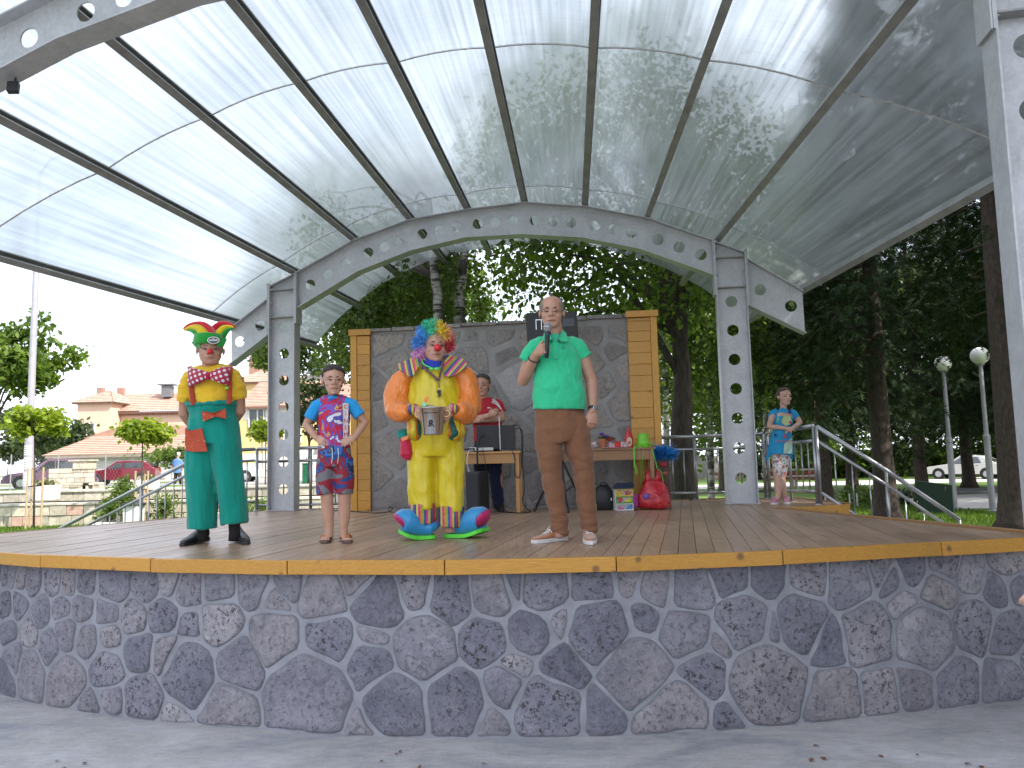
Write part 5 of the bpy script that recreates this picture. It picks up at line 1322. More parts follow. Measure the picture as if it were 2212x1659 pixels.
for lab, x, h, m_ in (('small see-through packet right of the flower pot', 1322, .055, pk), ('shiny red sweet box in the middle of the toy table', 1334, .07, red), ('pink packet left of the sauce bottle', 1347, .06, pk)):
    p = on(x, TD + .02); tag(MB().box(p + V((0, 0, .008 + h / 2)), (.085, .06, h), (V((.95, .3, 0)), V((-.3, .95, 0)), UPZ)).build('packet', m_, None, loc=tuple(p), bevel=.008), lab, 'packet', 'packets on the toy table')
p = on(1303, TD + .02); t = thing('flower_pot', 'small terracotta flower pot with violet flowers on the right table', 'flower pot', tuple(p))
MB().lathe(p + UPZ * .008, [(.033, 0), (.046, .08), (.053, .08), (.054, .105), (.046, .105), (.04, .09)], 18).build('pot', terra, t, smooth=False)
vio = plain('violet_petals', (.10, .02, .28), .6); rdp = plain('red_petals', (.35, .02, .03), .6); gl_ = plain('flower_leaf', (.04, .10, .02), .6)
for dx, dz, m_ in ((-.01, .17, vio), (.045, .14, vio), (.10, .12, rdp), (.085, .10, rdp)):
    st = MB().tube([p + V((0, 0, .1)), p + V((dx * .6, 0, .1 + (dz - .1) * .7)), p + V((dx, 0, dz))], .004, 5).build('stem', gl_, t)
    mb = MB()
    for k in range(6): mb.ball(p + V((dx + .018 * cos(k), .014 * sin(k), dz + .008 * sin(2 * k))), (.016, .012, .012), 7, 5)
    mb.build('flower', m_, t, smooth=True)
g = np.random.default_rng(3); quads('leaves', np.array(p)[None] + g.normal(size=(40, 3)) * np.array([.035, .02, .012]) + np.array([.02, 0, .12]), .03, g, gl_, t)
p = on(1359); t = thing('sauce_bottle', 'red squeeze sauce bottle with oval cream label on the right table', 'bottle', tuple(p))
MB().loft([p + UPZ * z for z in (.0, .006, .05, .10, .15, .185, .205, .21)], [(.044, .03), (.05, .034), (.051, .035), (.052, .035), (.047, .032), (.032, .024), (.02, .018), (.014, .014)], 20, (1, 0, 0)).build('body', red, t, smooth=True)
MB().loft([p + UPZ * z for z in (.207, .225, .23, .25)], [.02, .02, .012, .007], 12).box(p + V((-.012, 0, .238)), (.03, .012, .012)).build('cap', red, t)
MB().prism([p + V((.033 * cos(a), -.037, .07 + .055 * sin(a))) for a in np.linspace(0, 2 * pi, 20, False)], (0, .004, 0)).build('label', plain('cream_label', (.62, .50, .36), .5), t)
MB().ball(p + V((0, -.038, .06)), (.02, .003, .022), 10, 6).build('label_print', plain('tomato_print', (.42, .12, .08), .5), t)
p = on(1390); t = thing('green_bucket', 'lime green toy bucket standing upside down on the right table', 'bucket', tuple(p))
MB().lathe(p, [(.082, 0), (.085, .012), (.078, .028), (.088, .032), (.088, .04), (.073, .045), (.062, .165), (.056, .168), (.05, .162)], 24).build('shell', grn, t, smooth=False)
mb = MB()
for k in range(10): mb.ball(p + V((.074 * cos(k * .628), .074 * sin(k * .628), .014)), .016, 8, 6)
mb.build('rim_bead', grn, t, smooth=True)
MB().lathe(p + V((.09, -.05, .034)), [(.04, 0), (.045, .004), (.04, .008)], 16).build('lid_tab', grn, t)
strg = plain('neon_string', (.14, .62, .06), .6); Ts = TD - .09
for lab, pts in (('neon green string loop hanging off the left of the upturned bucket', [q2(1380, 964, Ts), q2(1369, 968, Ts), q2(1369, 985, Ts), q2(1371, 1005, Ts), q2(1374, 1024, Ts), q2(1377, 1018, Ts), q2(1371, 1000, Ts), q2(1371, 970, Ts), q2(1378, 964, Ts)]),
                 ('neon green string falling from the bucket over the pompom to the red bag', [q2(1402, 963, Ts), q2(1410, 975, Ts), q2(1417, 1000, Ts - .05), q2(1420, 1012, Ts - .05), q2(1428, 1020, Ts - .05), q2(1433, 1040, Ts - .02)]),
                 ('thin yellow-green thread hanging in front of the right pillar', [q2(1380, 966, Ts), q2(1382, 990, Ts), q2(1385, 1020, Ts), q2(1384, 1046, Ts)]), ('thin yellow-green thread hanging beside the table leg', [q2(1391, 966, Ts), q2(1388, 1000, Ts), q2(1392, 1036, Ts)])):
    cable(lab, pts, .0045 if 'neon' in lab else .002, strg, 6, 'green strings hanging from the toy table')
# dark printed box with the blue pompom, red bag, drawers, black bag
kb = plain('dark_brown_card', (.07, .04, .035), .7, 0, .5, 7, col2=(.14, .07, .05)); a, b = fl(1407, 1094), fl(1449, 1091); d = 9.72
t = thing('cardboard_box', 'tall dark brown printed box under the blue pompom at the railing', 'box', tuple(pt(1428, 1085, d)))
x0, x1 = pt(1406, 1080, d).x, pt(1449, 1080, d).x; zt_ = .60
MB().prism([V((x0, d, 0)), V((x1, d - .02, 0)), V((x1, d - .02, zt_)), V((x0, d, zt_))], (.03, .26, 0)).build('carton', kb, t, bevel=.004)
MB().prism([V((x0 + .004, d - .004, .1)), V((x0 + .05, d - .006, .1)), V((x0 + .06, d - .006, zt_ - .02)), V((x0 + .004, d - .004, zt_ - .02))], (0, .003, 0)).build('grey_panel', gw, t)
for dx, dz, s_, m_ in ((.17, .53, .05, rdp), (.19, .42, .035, terra), (.16, .25, .04, rdp)): MB().ball((x0 + dx, d - .02, dz), (s_, .006, s_ * .6), 10, 6).build('print', m_, t)
def spiky(name, c, rx, n, ln, wd, mat, parent, seed, loc=None, flat=1.0):
    g = np.random.default_rng(seed); u = g.normal(size=(n, 3)); u /= np.linalg.norm(u, axis=1, keepdims=True)
    c = np.array(c); r = np.array(rx); vs = []; fs = []
    for k in range(n):
        d0 = V(tuple(u[k])); a = V(tuple(c + u[k] * r * .35)); e = V(tuple(c + u[k] * r * g.uniform(.8, 1.15))) + V(tuple(g.normal(0, 1, 3))) * ln * .35
        s = d0.cross(V(tuple(g.normal(size=3)))).normalized() * wd; m = (a + e) / 2 + V(tuple(g.normal(0, 1, 3))) * ln * .15; i = len(vs)
        vs += [a - s * .5, a + s * .5, m + s * .6, e + s * .3, e - s * .3, m - s * .6]; fs += [(i, i + 1, i + 2, i + 5), (i + 5, i + 2, i + 3, i + 4)]
    mb = MB(); mb.add(vs, fs); mb.ball(V(tuple(c)), tuple(r * .55), 12, 8)
    return mb.build(name, mat, parent, False, loc, recalc=False)
blu = plain('blue_ribbon', (.02, .20, .55), .35, 0, .35, 20)
c = pt(1431, 980, d + .04); o = spiky('pompom', c, (.19, .13, .10), 900, .05, .010, blu, None, 5, tuple(c)); tag(o, 'shaggy bright blue ribbon pompom lying on the dark brown box', 'pompom')
redbag = bpy.data.materials.new('red_carrier_plastic'); redbag.use_nodes = True; nt = redbag.node_tree; bb = nt.nodes['Principled BSDF']; bb.inputs['Base Color'].default_value = (.52, .02, .04, 1); bb.inputs['Roughness'].default_value = .3; bb.inputs['Transmission Weight'].default_value = .0
nzz = N(nt, 'ShaderNodeTexNoise', Scale=9.0, Detail=4.0); nt.links.new(coords(nt, 'Object'), nzz.inputs['Vector']); bump(nt, bb, nzz.outputs[0], .8, .04)
nt.links.new(ramp(nt, nzz.outputs[0], [(.3, (.34, .01, .025)), (.6, (.55, .03, .04)), (.75, (.62, .16, .07))]), bb.inputs['Base Color'])
bd = 9.28; p = pt(1414, 1098, bd); t = thing('carrier_bag', 'full red plastic carrier bag on the floor at the table leg', 'carrier bag', (p.x, bd, 0)); g = random.Random(6)
prof = [(.14, .01), (.19, .03), (.195, .10), (.19, .16), (.165, .23), (.13, .29), (.10, .34)]
mb = MB(); P = [V((p.x, bd, z)) for r_, z in prof]; mb.loft(P, [(r_ * 1.0, r_ * .62) for r_, z in prof], 22, (1, 0, 0))
for i, v in enumerate(mb.v): mb.v[i] = v + noise.noise_vector(v * 9) * .022
mb.build('sack', redbag, t, smooth=True)
for sx_ in (-1, 1):
    h_ = MB(); h_.loft([V((p.x + sx_ * .03 - .01, bd - .02, .31)), V((p.x + sx_ * .065, bd - .01, .40)), V((p.x + sx_ * .05, bd, .47)), V((p.x + sx_ * .07, bd + .02, .41)), V((p.x + sx_ * .09, bd + .02, .30))], [(.045, .008), (.024, .006), (.018, .006), (.022, .006), (.04, .008)], 8, (1, 0, 0)); h_.build('handle', redbag, t, smooth=True)
MB().ball((p.x - .10, bd - .085, .16), (.05, .03, .04), 10, 7).build('contents', plain('violet_toy', (.20, .08, .36), .4), t, smooth=True)
d = 9.42; p = pt(1304, 1100, d); t = thing('black_bag', 'black soft bag under the table beside the drawer box', 'bag', (p.x, d, 0)); mb = MB()
mb.loft([V((p.x, d, z)) for z in (0, .02, .12, .22, .275, .295)], [(.10, .07), (.115, .085), (.12, .09), (.11, .08), (.085, .05), (.04, .02)], 18, (1, 0, 0), sq=.75)
for i, v in enumerate(mb.v): mb.v[i] = v + noise.noise_vector(v * 8) * .016
mb.build('body', plain('black_nylon', (.012, .012, .014), .5, 0, .3, 8, .5, 30), t, smooth=True)
MB().tube(spline([V((p.x - .05, d - .03, .27)), V((p.x - .02, d - .05, .33)), V((p.x + .04, d - .05, .31)), V((p.x + .07, d - .03, .25))], 5), .009, 6).build('strap', blk, t)
MB().box((p.x + .085, d - .098, .13), (.012, .006, .035)).build('tag', plain('white_plastic', (.62, .62, .6)), t)
d = 9.2; p = pt(1350, 1100, d); t = thing('drawer_box', 'small white drawer tower with colourful drawer fronts and a dark hat on it', 'drawer box', (p.x, d, 0))
white_p = plain('white_plastic', (.62, .62, .60)); fr_y, fr_g = plain('yellow_frame', (.62, .42, .03), .4), plain('green_frame', (.05, .26, .03), .4)
MB().box((p.x - .005, d + .12, .125), (.215, .22, .25)).build('carcass', white_p, t, bevel=.004)
cols = [((.60, .14, .32), (.03, .26, .55)), ((.55, .05, .03), (.66, .50, .02)), ((.66, .42, .04), (.5, .08, .05))]
for k, (fm, dep) in enumerate(((white_p, .05), (fr_g, .03), (fr_y, .012))):
    z = .045 + .082 * k; f = MB()
    for dz in (-.036, .036): f.box((p.x - .005 + .004 * k, d - dep, z + dz), (.20, .016, .009))
    for dx in (-.096, .096): f.box((p.x - .005 + .004 * k + dx, d - dep, z), (.009, .015, .064))
    f.box((p.x - .005, d - dep + .05, z - .03), (.18, .09, .006)); fo = f.build('drawer', fm, t)
    MB().box((p.x - .005 + .004 * k, d - dep + .012, z), (.184, .004, .063)).build('clear_front', plain('grey_front', (.42, .40, .40), .3), fo)
    for j in (0, 1):
        mb = MB(); cx = p.x - .05 + .095 * j
        for s_ in range(7): mb.ball((cx + rnd.uniform(-.028, .028), d - dep + .006, z + rnd.uniform(-.018, .018)), (.017, .006, .013), 8, 5)
        mb.build('contents', plain('drawer_toy_%d_%d' % (k, j) if False else 'toy_' + 'abc'[k] + 'xy'[j], cols[k][j], .4), fo, smooth=True)
MB().prism([(p.x - .135, d - .03, .262), (p.x + .12, d - .03, .268), (p.x + .11, d - .0, .325), (p.x - .085, d - .0, .32)], (.01, .16, 0)).build('dark_hat', plain('navy_felt', (.012, .018, .04), .9), t, bevel=.006)
MB().box((p.x + .135, d + .14, .11), (.06, .18, .15)).build('magenta_side_box', plain('magenta_card', (.42, .03, .28), .6), t, bevel=.003)
bx = [o for o in bpy.data.objects if o.name == 'dark_hat'][0]

# ================================================================ right side: lamps, board, car, benches
globe_m = plain('opal_globe', (.80, .78, .74), .3, 0, .04, 3)
def lamp(label, px, d, ytop, rg):
    b = gp(px, d); c = pt(px, ytop, d); t = thing('globe_lamp', label, 'park lamp', tuple(b), 'white globe lamps in the park'); H = c.z - b.z - rg
    MB().lathe(b, [(.10, 0), (.085, .05), (.085, H * .48), (.095, H * .485), (.095, H * .51), (.062, H * .52), (.055, H)], 14).build('pole', gp_m, t)
    MB().lathe(b + UPZ * (H - .02), [(.10, 0), (.11, .05), (.08, .08)], 14).build('collar', gp_m, t)
    MB().ball(b + UPZ * (H + rg), rg, 24, 14).build('globe', globe_m, t, smooth=True)
lamp('white globe lamp on a grey pole beside the dark green board', 2054, 22.6, 785, .235)
lamp('white globe lamp close to the flared trunk at the right, partly behind needles', 2136, 22.0, 768, .25)
d = 21.5; a, b = gp(1976, d), gp(2052, d - .5); t = thing('green_board', 'dark green sheet board leaning between trunk and globe lamp', 'board', tuple(a.lerp(b, .5)))
MB().prism([a + UPZ * .06, b + UPZ * .0, b + UPZ * .80, a + UPZ * .92], (.05, .05, 0)).build('panel', plain('dark_green_sheet', (.012, .035, .025), .6, 0, .15, 3), t, bevel=.005)
for q in (a + V((.12, .2, 0)), b + V((-.12, .2, 0))): MB().bar(q, q + V((0, -.1, .75)), .05, .05, (0, 1, 0)).build('prop_leg', bark, t)
# cars
def wheel(t, c, r, wd, side):
    MB().lathe(c, [(r * .6, -wd / 2), (r * .95, -wd / 2), (r, -wd * .3), (r, wd * .3), (r * .95, wd / 2), (r * .6, wd / 2)], 20, (V((1, 0, 0)), V((0, 0, 1)), V((0, 1, 0)))).build('wheel', plain('tyre', (.02, .02, .02), .8), t)
    w_ = bpy.data.objects[-1] if False else None
    MB().lathe(c + V((0, side * wd * .42, 0)), [(r * .62, -.02), (r * .6, .02), (r * .2, .03), (.02, .03)], 14, (V((1, 0, 0)), V((0, 0, 1)), V((0, 1, 0)))).build('rim', plain('wheel_rim', (.42, .42, .43), .35, .6), t)
def car(label, loc, rz, paint, L=3.9, W=1.62, H=1.42, kind='hatch', group='parked cars', sc=1):
    """nose towards -x; built at the origin, then placed"""
    t = thing('parked_car', label, 'car', (0, 0, 0), group)
    hl = L / 2
    if kind == 'hatch': roof = [(-hl * .42, .88), (-hl * .08, H - .04), (hl * .12, H), (hl * .66, H - .06), (hl * .96, .95)]
    else: roof = [(-hl * .40, .90), (-hl * .06, H - .03), (hl * .14, H), (hl * .46, H - .06), (hl * .80, .98)]
    belt = [(-hl, .52), (-hl * .98, .66), (-hl * .92, .74), (-hl * .42, .88)] + roof[1:-1] + [roof[-1], (hl, .88), (hl * 1.0, .45), (hl * .96, .26), (-hl * .96, .24)]
    low = [(-hl, .30), (-hl * 1.0, .55), (-hl * .97, .68), (-hl * .88, .75), (-hl * .42, .88), (hl * .80 if kind != 'hatch' else hl * .96, .95), (hl * .985, .88), (hl, .60), (hl * .98, .28)]
    mb = MB(); sec = [(-1, .90), (-.96, 1.0), (.96, 1.0), (1, .90)]
    n = len(low)
    for s, f in sec: mb.v += [V((x * (1 if abs(s) < .98 else .985), s * W / 2, .24 + (z - .24) * (1 if abs(s) < .98 else .97))) for x, z in low]
    for k in range(3):
        for i in range(n): mb.f.append((k * n + i, k * n + (i + 1) % n, (k + 1) * n + (i + 1) % n, (k + 1) * n + i)); mb.m.append(0)
    mb.f += [tuple(range(n))[::-1], tuple(range(3 * n, 4 * n))]; mb.m += [0, 0]
    mb.build('body', paint, t, bevel=.05)
    cab = [roof[0]] + roof[1:] ; mb = MB(); cw = [(W / 2 - .03), (W / 2 - .16)]
    prof = [(x, z) for x, z in cab]
    wl = []
    for s in (-1, 1):
        for x, z in prof: wl.append(V((x, s * (cw[0] if z < 1.0 else cw[1]), z - (.01 if z < 1 else 0))))
    m = len(prof); mb.v += wl
    for i in range(m - 1): mb.f.append((i, i + 1, m + i + 1, m + i)); mb.m.append(0)
    mb.f += [tuple(range(m))[::-1], tuple(range(m, 2 * m))]; mb.m += [0, 0]
    mb.build('cabin', paint, t, bevel=.03)
    g_ = plain('car_glass', (.03, .035, .04), .06, 0, .1, 3, spec=.9)
    for s in (-1, 1):
        A, B = V((prof[0][0] + .22, s * (cw[0] + .004), .90)), V((prof[1][0] + .06, s * (cw[1] + .012), H - .11))
        xm = .10 * hl; rear = prof[-2][0] * .93
        for (xa0, xa1, xb0, xb1) in ((A.x, xm - .03, B.x, xm - .03), (xm + .03, rear + .16, xm + .03, rear - .06)):
            MB().prism([V((xa0, s * (cw[0] + .002), .91)), V((xa1, s * (cw[0] + .002), .91)), V((xb1, s * (cw[1] + .008), H - .12)), V((xb0, s * (cw[1] + .008), H - .12))], (0, s * .014, 0)).build('side_window', g_, t)
        for wx in (-hl * .62, hl * .60):
            wheel(t, V((wx, s * (W / 2 - .09), .30)), .30, .19, s)
            MB().lathe(V((wx, s * (W / 2 - .01), .31)), [(.355, -.06), (.36, .012), (.30, .013)], 18, (V((1, 0, 0)), V((0, 0, 1)), V((0, s, 0)))).build('wheel_arch', plain('tyre', (.02, .02, .02)), t)
        MB().box((-hl * .985, s * W * .36, .62), (.06, .30, .13)).build('headlight', plain('headlight', (.6, .6, .6), .1), t, bevel=.015)
        MB().box((hl * .985, s * W * .41, .76), (.06, .16, .22)).build('tail_light', plain('tail_light', (.4, .02, .02), .2), t, bevel=.015)
        MB().box((prof[0][0] + .26, s * (W / 2 + .06), .93), (.1, .14, .1)).build('mirror', paint, t, bevel=.02)
        for hx in (xm - .16, rear - .1): MB().box((hx, s * (W / 2 + .006), .80), (.13, .02, .025)).build('door_handle', blk, t)
    MB().prism([V((prof[0][0] + .03, -.60, .915)), V((prof[0][0] + .03, .60, .915)), V((prof[1][0] - .03, .54, H - .07)), V((prof[1][0] - .03, -.54, H - .07))], V((-.02, 0, .014))).build('windscreen', g_, t)
    MB().prism([V((prof[-1][0] - .02, -.60, 1.0)), V((prof[-1][0] - .02, .60, 1.0)), V((prof[-2][0] + .04, .54, H - .12)), V((prof[-2][0] + .04, -.54, H - .12))], V((.02, 0, .012))).build('rear_window', g_, t)
    for x in (-hl, hl): MB().box((x * 1.0, 0, .40), (.12, W * .92, .2)).build('bumper', paint, t, bevel=.04)
    t.location = loc; t.rotation_euler = (0, 0, rz); return t
wine = plain('wine_red_paint', (.14, .010, .022), .25, .1, .06, 3, coat=.6); whp = plain('white_car_paint', (.62, .61, .58), .25, 0, .04, 3, coat=.5); purp = plain('dull_purple_paint', (.13, .06, .11), .3, .2, .08, 3, coat=.5)
p = pt(264, 1040, 43.5); car('dark wine red hatchback parked in front of the garage building', (p.x, 43.5, -.21), .22, wine, 3.75, 1.6, 1.36)
p = pt(110, 1040, 40); car('dull purple car behind the masonry pier at the far left', (p.x, 40, -.21), .5, purp, 4.1, 1.7, 1.5)
p = pt(2092, 1050, 47); car('white car parked under the trees behind the globe lamps', (p.x, 47, G0), -.85, whp, 4.3, 1.68, 1.42, 'sedan')
p = pt(520, 1045, 44); car('white car nose showing between the jester man and the left column', (p.x - .9, 44, -.21), 3.3, whp, 4.0, 1.65, 1.4)
# benches far back
slat = plain('bench_red_slat', (.42, .07, .05), .6, 0, .15, 6); slatw = plain('bench_pale_slat', (.62, .58, .54), .6)
for k, (px, d) in enumerate(((1682, 41), (1740, 41.5), (1475, 42), (1560, 43))):
    b = gp(px, d); t = thing('park_bench', ['red and white park bench behind the legs of the girl', 'red and white park bench behind the right railing corner', 'park bench seen past the foot of the dark linden trunk', 'park bench seen through the lowest hole of the right column'][k], 'bench', tuple(b), 'benches on the promenade')
    for j in range(3): MB().box(b + V((0, .25 + .02 * j, .55 + .17 * j)), (1.6, .03, .10)).build('back_slat', slat if j % 2 else slatw, t)
    for j in range(3): MB().box(b + V((0, -.15 + .14 * j, .42)), (1.6, .11, .03)).build('seat_slat', slat, t)
    for s in (-1, 1): MB().box(b + V((s * .65, .05, .21)), (.08, .4, .42)).build('leg', gw, t)
# low white marker posts on the lawn behind the stair rail
for k, px in enumerate((1762, 1778, 1830, 1846)):
    b = gp(px, 24 + .3 * k); tag(MB().lathe(b, [(.025, 0), (.025, .42), (.015, .45)], 8).build('marker_stake', white_c, None, loc=tuple(b)), ['leftmost', 'second', 'third', 'rightmost'][k] + ' of four short white stakes in the lawn beyond the right stair railing', 'stake', 'white stakes in the lawn')
# far low wall closing the park
p = gp(1700, 58); MB().box((16, 60, G0 + .8), (44, .4, 1.9)).build('boundary_wall', plain('far_wall', (.30, .27, .25), .9, 0, .2, 1), None, loc=(16, 60, G0)); tag(bpy.data.objects['boundary_wall'], 'low grey boundary wall far behind the park trees', 'wall')
# fallen leaves on the plaza
g = np.random.default_rng(12); n = 170; P = np.stack([g.uniform(-4.5, 4.5, n), g.uniform(2.6, 4.85, n), np.full(n, E_GROUND + .008)], 1)
o = quads('fallen_leaves', P, .026, g, plain('dry_leaf', (.16, .08, .05), .9, 0, .3, 9), None, 8); o['kind'] = 'stuff'
# ================================================================ people
def skin_mat(name, c):
    m, nt, b, o = node_mat(name); cc = coords(nt, 'Object')
    n1 = N(nt, 'ShaderNodeTexNoise', Scale=14.0, Detail=4.0); nt.links.new(cc, n1.inputs['Vector'])
    n2 = N(nt, 'ShaderNodeTexNoise', Scale=160.0, Detail=2.0); nt.links.new(cc, n2.inputs['Vector'])
    nt.links.new(ramp(nt, n1.outputs[0], [(.3, (c[0] * .92, c[1] * .84, c[2] * .82)), (.7, (c[0] * 1.06, c[1] * 1.05, c[2] * 1.04))]), b.inputs['Base Color'])
    b.inputs['Roughness'].default_value = .48; b.inputs['Subsurface Weight'].default_value = .12; b.inputs['Subsurface Radius'].default_value = (.02, .008, .004); b.inputs['Subsurface Scale'].default_value = .4
    bump(nt, b, n2.outputs[0], .12, .003); return m
skin_a = skin_mat('skin_tanned', (.43, .235, .165)); skin_b = skin_mat('skin_ruddy', (.46, .255, .19)); skin_c = skin_mat('skin_child', (.47, .28, .20)); skin_d = skin_mat('skin_fair', (.52, .33, .26))
eye_w = plain('eye_white', (.55, .52, .50), .25, 0, .03); iris = plain('iris_brown', (.035, .022, .016), .2); browm = plain('eyebrow_hair', (.06, .04, .03), .9); lipm = plain('lips', (.27, .085, .075), .5); linem = plain('lid_line', (.09, .05, .04), .7)
TMPC = [0]
def solid(name, mb, mat, parent, voxel=.008, smooth=4, fac=.5, wr=0.0, ws=8.0, wz=1.0):
    """one continuous surface grown from overlapping closed lofts"""
    L = LOC[parent.name]; me = mb.mesh('tmp', L, False, True)
    o = bpy.data.objects.new('tmp', me); COL.objects.link(o)
    r = o.modifiers.new('r', 'REMESH'); r.mode = 'VOXEL'; r.voxel_size = voxel
    s = o.modifiers.new('s', 'SMOOTH'); s.factor = fac; s.iterations = smooth
    dg = bpy.context.evaluated_depsgraph_get(); dg.update()
    m2 = bpy.data.meshes.new_from_object(o.evaluated_get(dg)); bpy.data.objects.remove(o); bpy.data.meshes.remove(me)
    m2.name = name; m2.materials.clear(); m2.materials.append(mat)
    if wr:
        n = len(m2.vertices); co = np.empty(n * 3); m2.vertices.foreach_get('co', co); co = co.reshape(-1, 3); nr = np.empty(n * 3); m2.vertices.foreach_get('normal', nr); nr = nr.reshape(-1, 3)
        d = np.array([noise.noise(V((p[0] * ws + 3.1, p[1] * ws, p[2] * ws * wz))) + .5 * noise.noise(V((p[0] * ws * 2.2 + p[2] * 3, p[1] * ws * 2.2, p[2] * ws * wz * 2.6))) for p in co])
        co += nr * (d * wr)[:, None]; m2.vertices.foreach_set('co', co.ravel())
    m2.polygons.foreach_set('use_smooth', [True] * len(m2.polygons)); m2.update()
    return link_mesh(name, m2, None, parent)
PROF = [(0.0, .085, .075, .27), (.05, .165, .14, .22), (.14, .215, .245, .13), (.28, .255, .325, .06), (.42, .28, .37, .02), (.55, .305, .395, 0), (.68, .318, .41, -.02), (.80, .30, .39, -.03), (.90, .245, .32, -.035), (.97, .145, .19, -.035), (1.0, .05, .07, -.035)]
class Head:
    def __init__(s, top, chin, yaw=0, pitch=0, H=None, wide=1.0, roll=0):
        s.top, s.chin = V(top), V(chin); s.H = H or (s.top - s.chin).length; s.w = wide
        y = math.radians(yaw); p = math.radians(pitch); r = math.radians(roll)
        f = V((sin(y) * cos(p), -cos(y) * cos(p), sin(p))); rr_ = V((cos(y), sin(y), 0)); u = rr_.cross(V((-f.x, -f.y, -f.z))).normalized()
        if u.z < 0: u = -u
        s.f, s.r, s.u = f, (rr_ * cos(r) + u * sin(r)), (u * cos(r) - rr_ * sin(r)); s.o = (s.top + s.chin) / 2 - s.u * s.H / 2
    def T(s, x, y, z): return s.o + s.r * (x * s.H * s.w) + s.f * (y * s.H) + s.u * (z * s.H)
    def surf(s, x, z):
        for i in range(len(PROF) - 1):
            if PROF[i][0] <= z <= PROF[i + 1][0]:
                t = (z - PROF[i][0]) / (PROF[i + 1][0] - PROF[i][0]); a = [PROF[i][k] * (1 - t) + PROF[i + 1][k] * t for k in range(4)]; break
        return a[3] + a[2] * math.sqrt(max(0, 1 - (x / a[1]) ** 2))
    def add(s, mb, nose=1.0, ears=True, jaw=1.0):
        H = s.H; P = [s.T(0, p[3], p[0]) for p in PROF]
        b0 = len(mb.v); n = 20
        for (z, hw, hd, yo) in PROF:
            j = jaw if z < .3 else 1.0
            for k in range(n):
                A = 2 * pi * k / n; mb.v.append(s.T(hw * j * cos(A), yo + hd * sin(A), z))
        for i in range(len(PROF) - 1):
            for k in range(n): mb.f.append((b0 + i * n + k, b0 + i * n + (k + 1) % n, b0 + (i + 1) * n + (k + 1) % n, b0 + (i + 1) * n + k)); mb.m.append(0)
        mb.f += [tuple(b0 + k for k in range(n))[::-1], tuple(b0 + (len(PROF) - 1) * n + k for k in range(n))]; mb.m += [0, 0]
        ax = (s.r, s.f, s.u); E = lambda x, y, z, a, b, c: mb.ball(s.T(x, y, z), (a * H * s.w, b * H, c * H), 12, 8, ax)
        mb.loft([s.T(0, .36, .54), s.T(0, .41, .46), s.T(0, .47, .385), s.T(0, .455, .345)], [.036 * H, .045 * H, .062 * H * nose, .05 * H * nose], 10, s.r)
        for k in (-1, 1):
            E(k * .055, .40, .355, .042, .05, .035)
            E(k * .13, .325, .575, .115, .062, .04)
            E(k * .165, .26, .36, .09, .08, .085)
            if ears:
                E(k * .325, -.03, .44, .022, .075, .125); E(k * .345, -.045, .47, .02, .065, .085)
        E(0, .33, .055, .075, .055, .05); E(0, .365, .215, .11, .04, .032); E(0, .36, .175, .085, .045, .028)
        E(0, .365, .57, .07, .03, .05)
        return s
    def face(s, par, look=(0, 0), lids=.5, eyec=None, mouth=.0, lip=None, brow=None, bw=.016, smile=0.0):
        H = s.H; ax = (s.r, s.f, s.u)
        for k in (-1, 1):
            x = k * .128; y = s.surf(x, .47) ; e = MB().ball(s.T(x, y - .012, .475), (.062 * H, .042 * H, .034 * H), 12, 8, ax).build('eye', eye_w, par, True)
            MB().ball(s.T(x + look[0] * .02, y + .024, .473 + look[1] * .01), (.026 * H, .012 * H, .028 * H), 10, 6, ax).build('iris', iris, e, True)
            MB().loft([s.T(x - .068, s.surf(x - .068, .49) - .004, .472), s.T(x - .03, y + .022, .505 - lids * .02), s.T(x + .03, y + .022, .505 - lids * .02), s.T(x + .068, s.surf(min(.25, x + .068), .49) - .004, .472)], [.008 * H, .020 * H, .020 * H, .008 * H], 6, s.u).build('eyelid', linem, par, True)
            MB().loft([s.T(k * .055, s.surf(.055, .58) + .055, .565), s.T(k * .12, s.surf(.12, .6) + .045, .593), s.T(k * .205, s.surf(.205, .6) + .02, .57)], [(bw * H, bw * H), (bw * H * 1.15, bw * H), (bw * .5 * H, bw * .5 * H)], 6, s.u).build('eyebrow', brow or browm, par, True)
        yy = .402
        MB().loft([s.T(-.115 - smile, yy - .055 - smile, .20 + smile), s.T(-.05, yy - .006, .205), s.T(0, yy, .203), s.T(.05, yy - .006, .205), s.T(.115 + smile, yy - .055 - smile, .20 + smile)], [(.006 * H, .010 * H), (.02 * H, .014 * H), (.018 * H, .014 * H), (.02 * H, .014 * H), (.006 * H, .010 * H)], 6, s.u).build('lips', lip or lipm, par, True)
        MB().loft([s.T(-.12 - smile, yy - .05 - smile, .198 + smile), s.T(0, yy + .014, .198 - mouth), s.T(.12 + smile, yy - .05 - smile, .198 + smile)], [.005 * H, .0085 * H + mouth * H * .4, .005 * H], 6, s.u).build('mouth_line', linem, par, True)
    def hair(s, par, mat, test, thick=.05, name='hair', rough=.012, seed=1, extra=None):
        """shell of hair over the part of the skull where test(x, y, z) holds"""
        H = s.H; n = 40; prof = []
        for i in range(len(PROF) - 1):
            for k in range(4):
                t = k / 4; prof.append([PROF[i][j] * (1 - t) + PROF[i + 1][j] * t for j in range(4)])
        prof.append(list(PROF[-1])); g = random.Random(seed); mb = MB(); idx = {}
        for i, (z, hw, hd, yo) in enumerate(prof):
            for k in range(n):
                A = 2 * pi * k / n; x, y = (hw + thick * .8) * cos(A), yo + (hd + thick) * sin(A); q = s.T(x, y, z + (thick * .8 if z > .85 else thick * .8 * max(0, (z - .5) / .35)))
                mb.v.append(q + (q - s.T(0, 0, .6)).normalized() * (g.uniform(-1, 1) * rough * H))
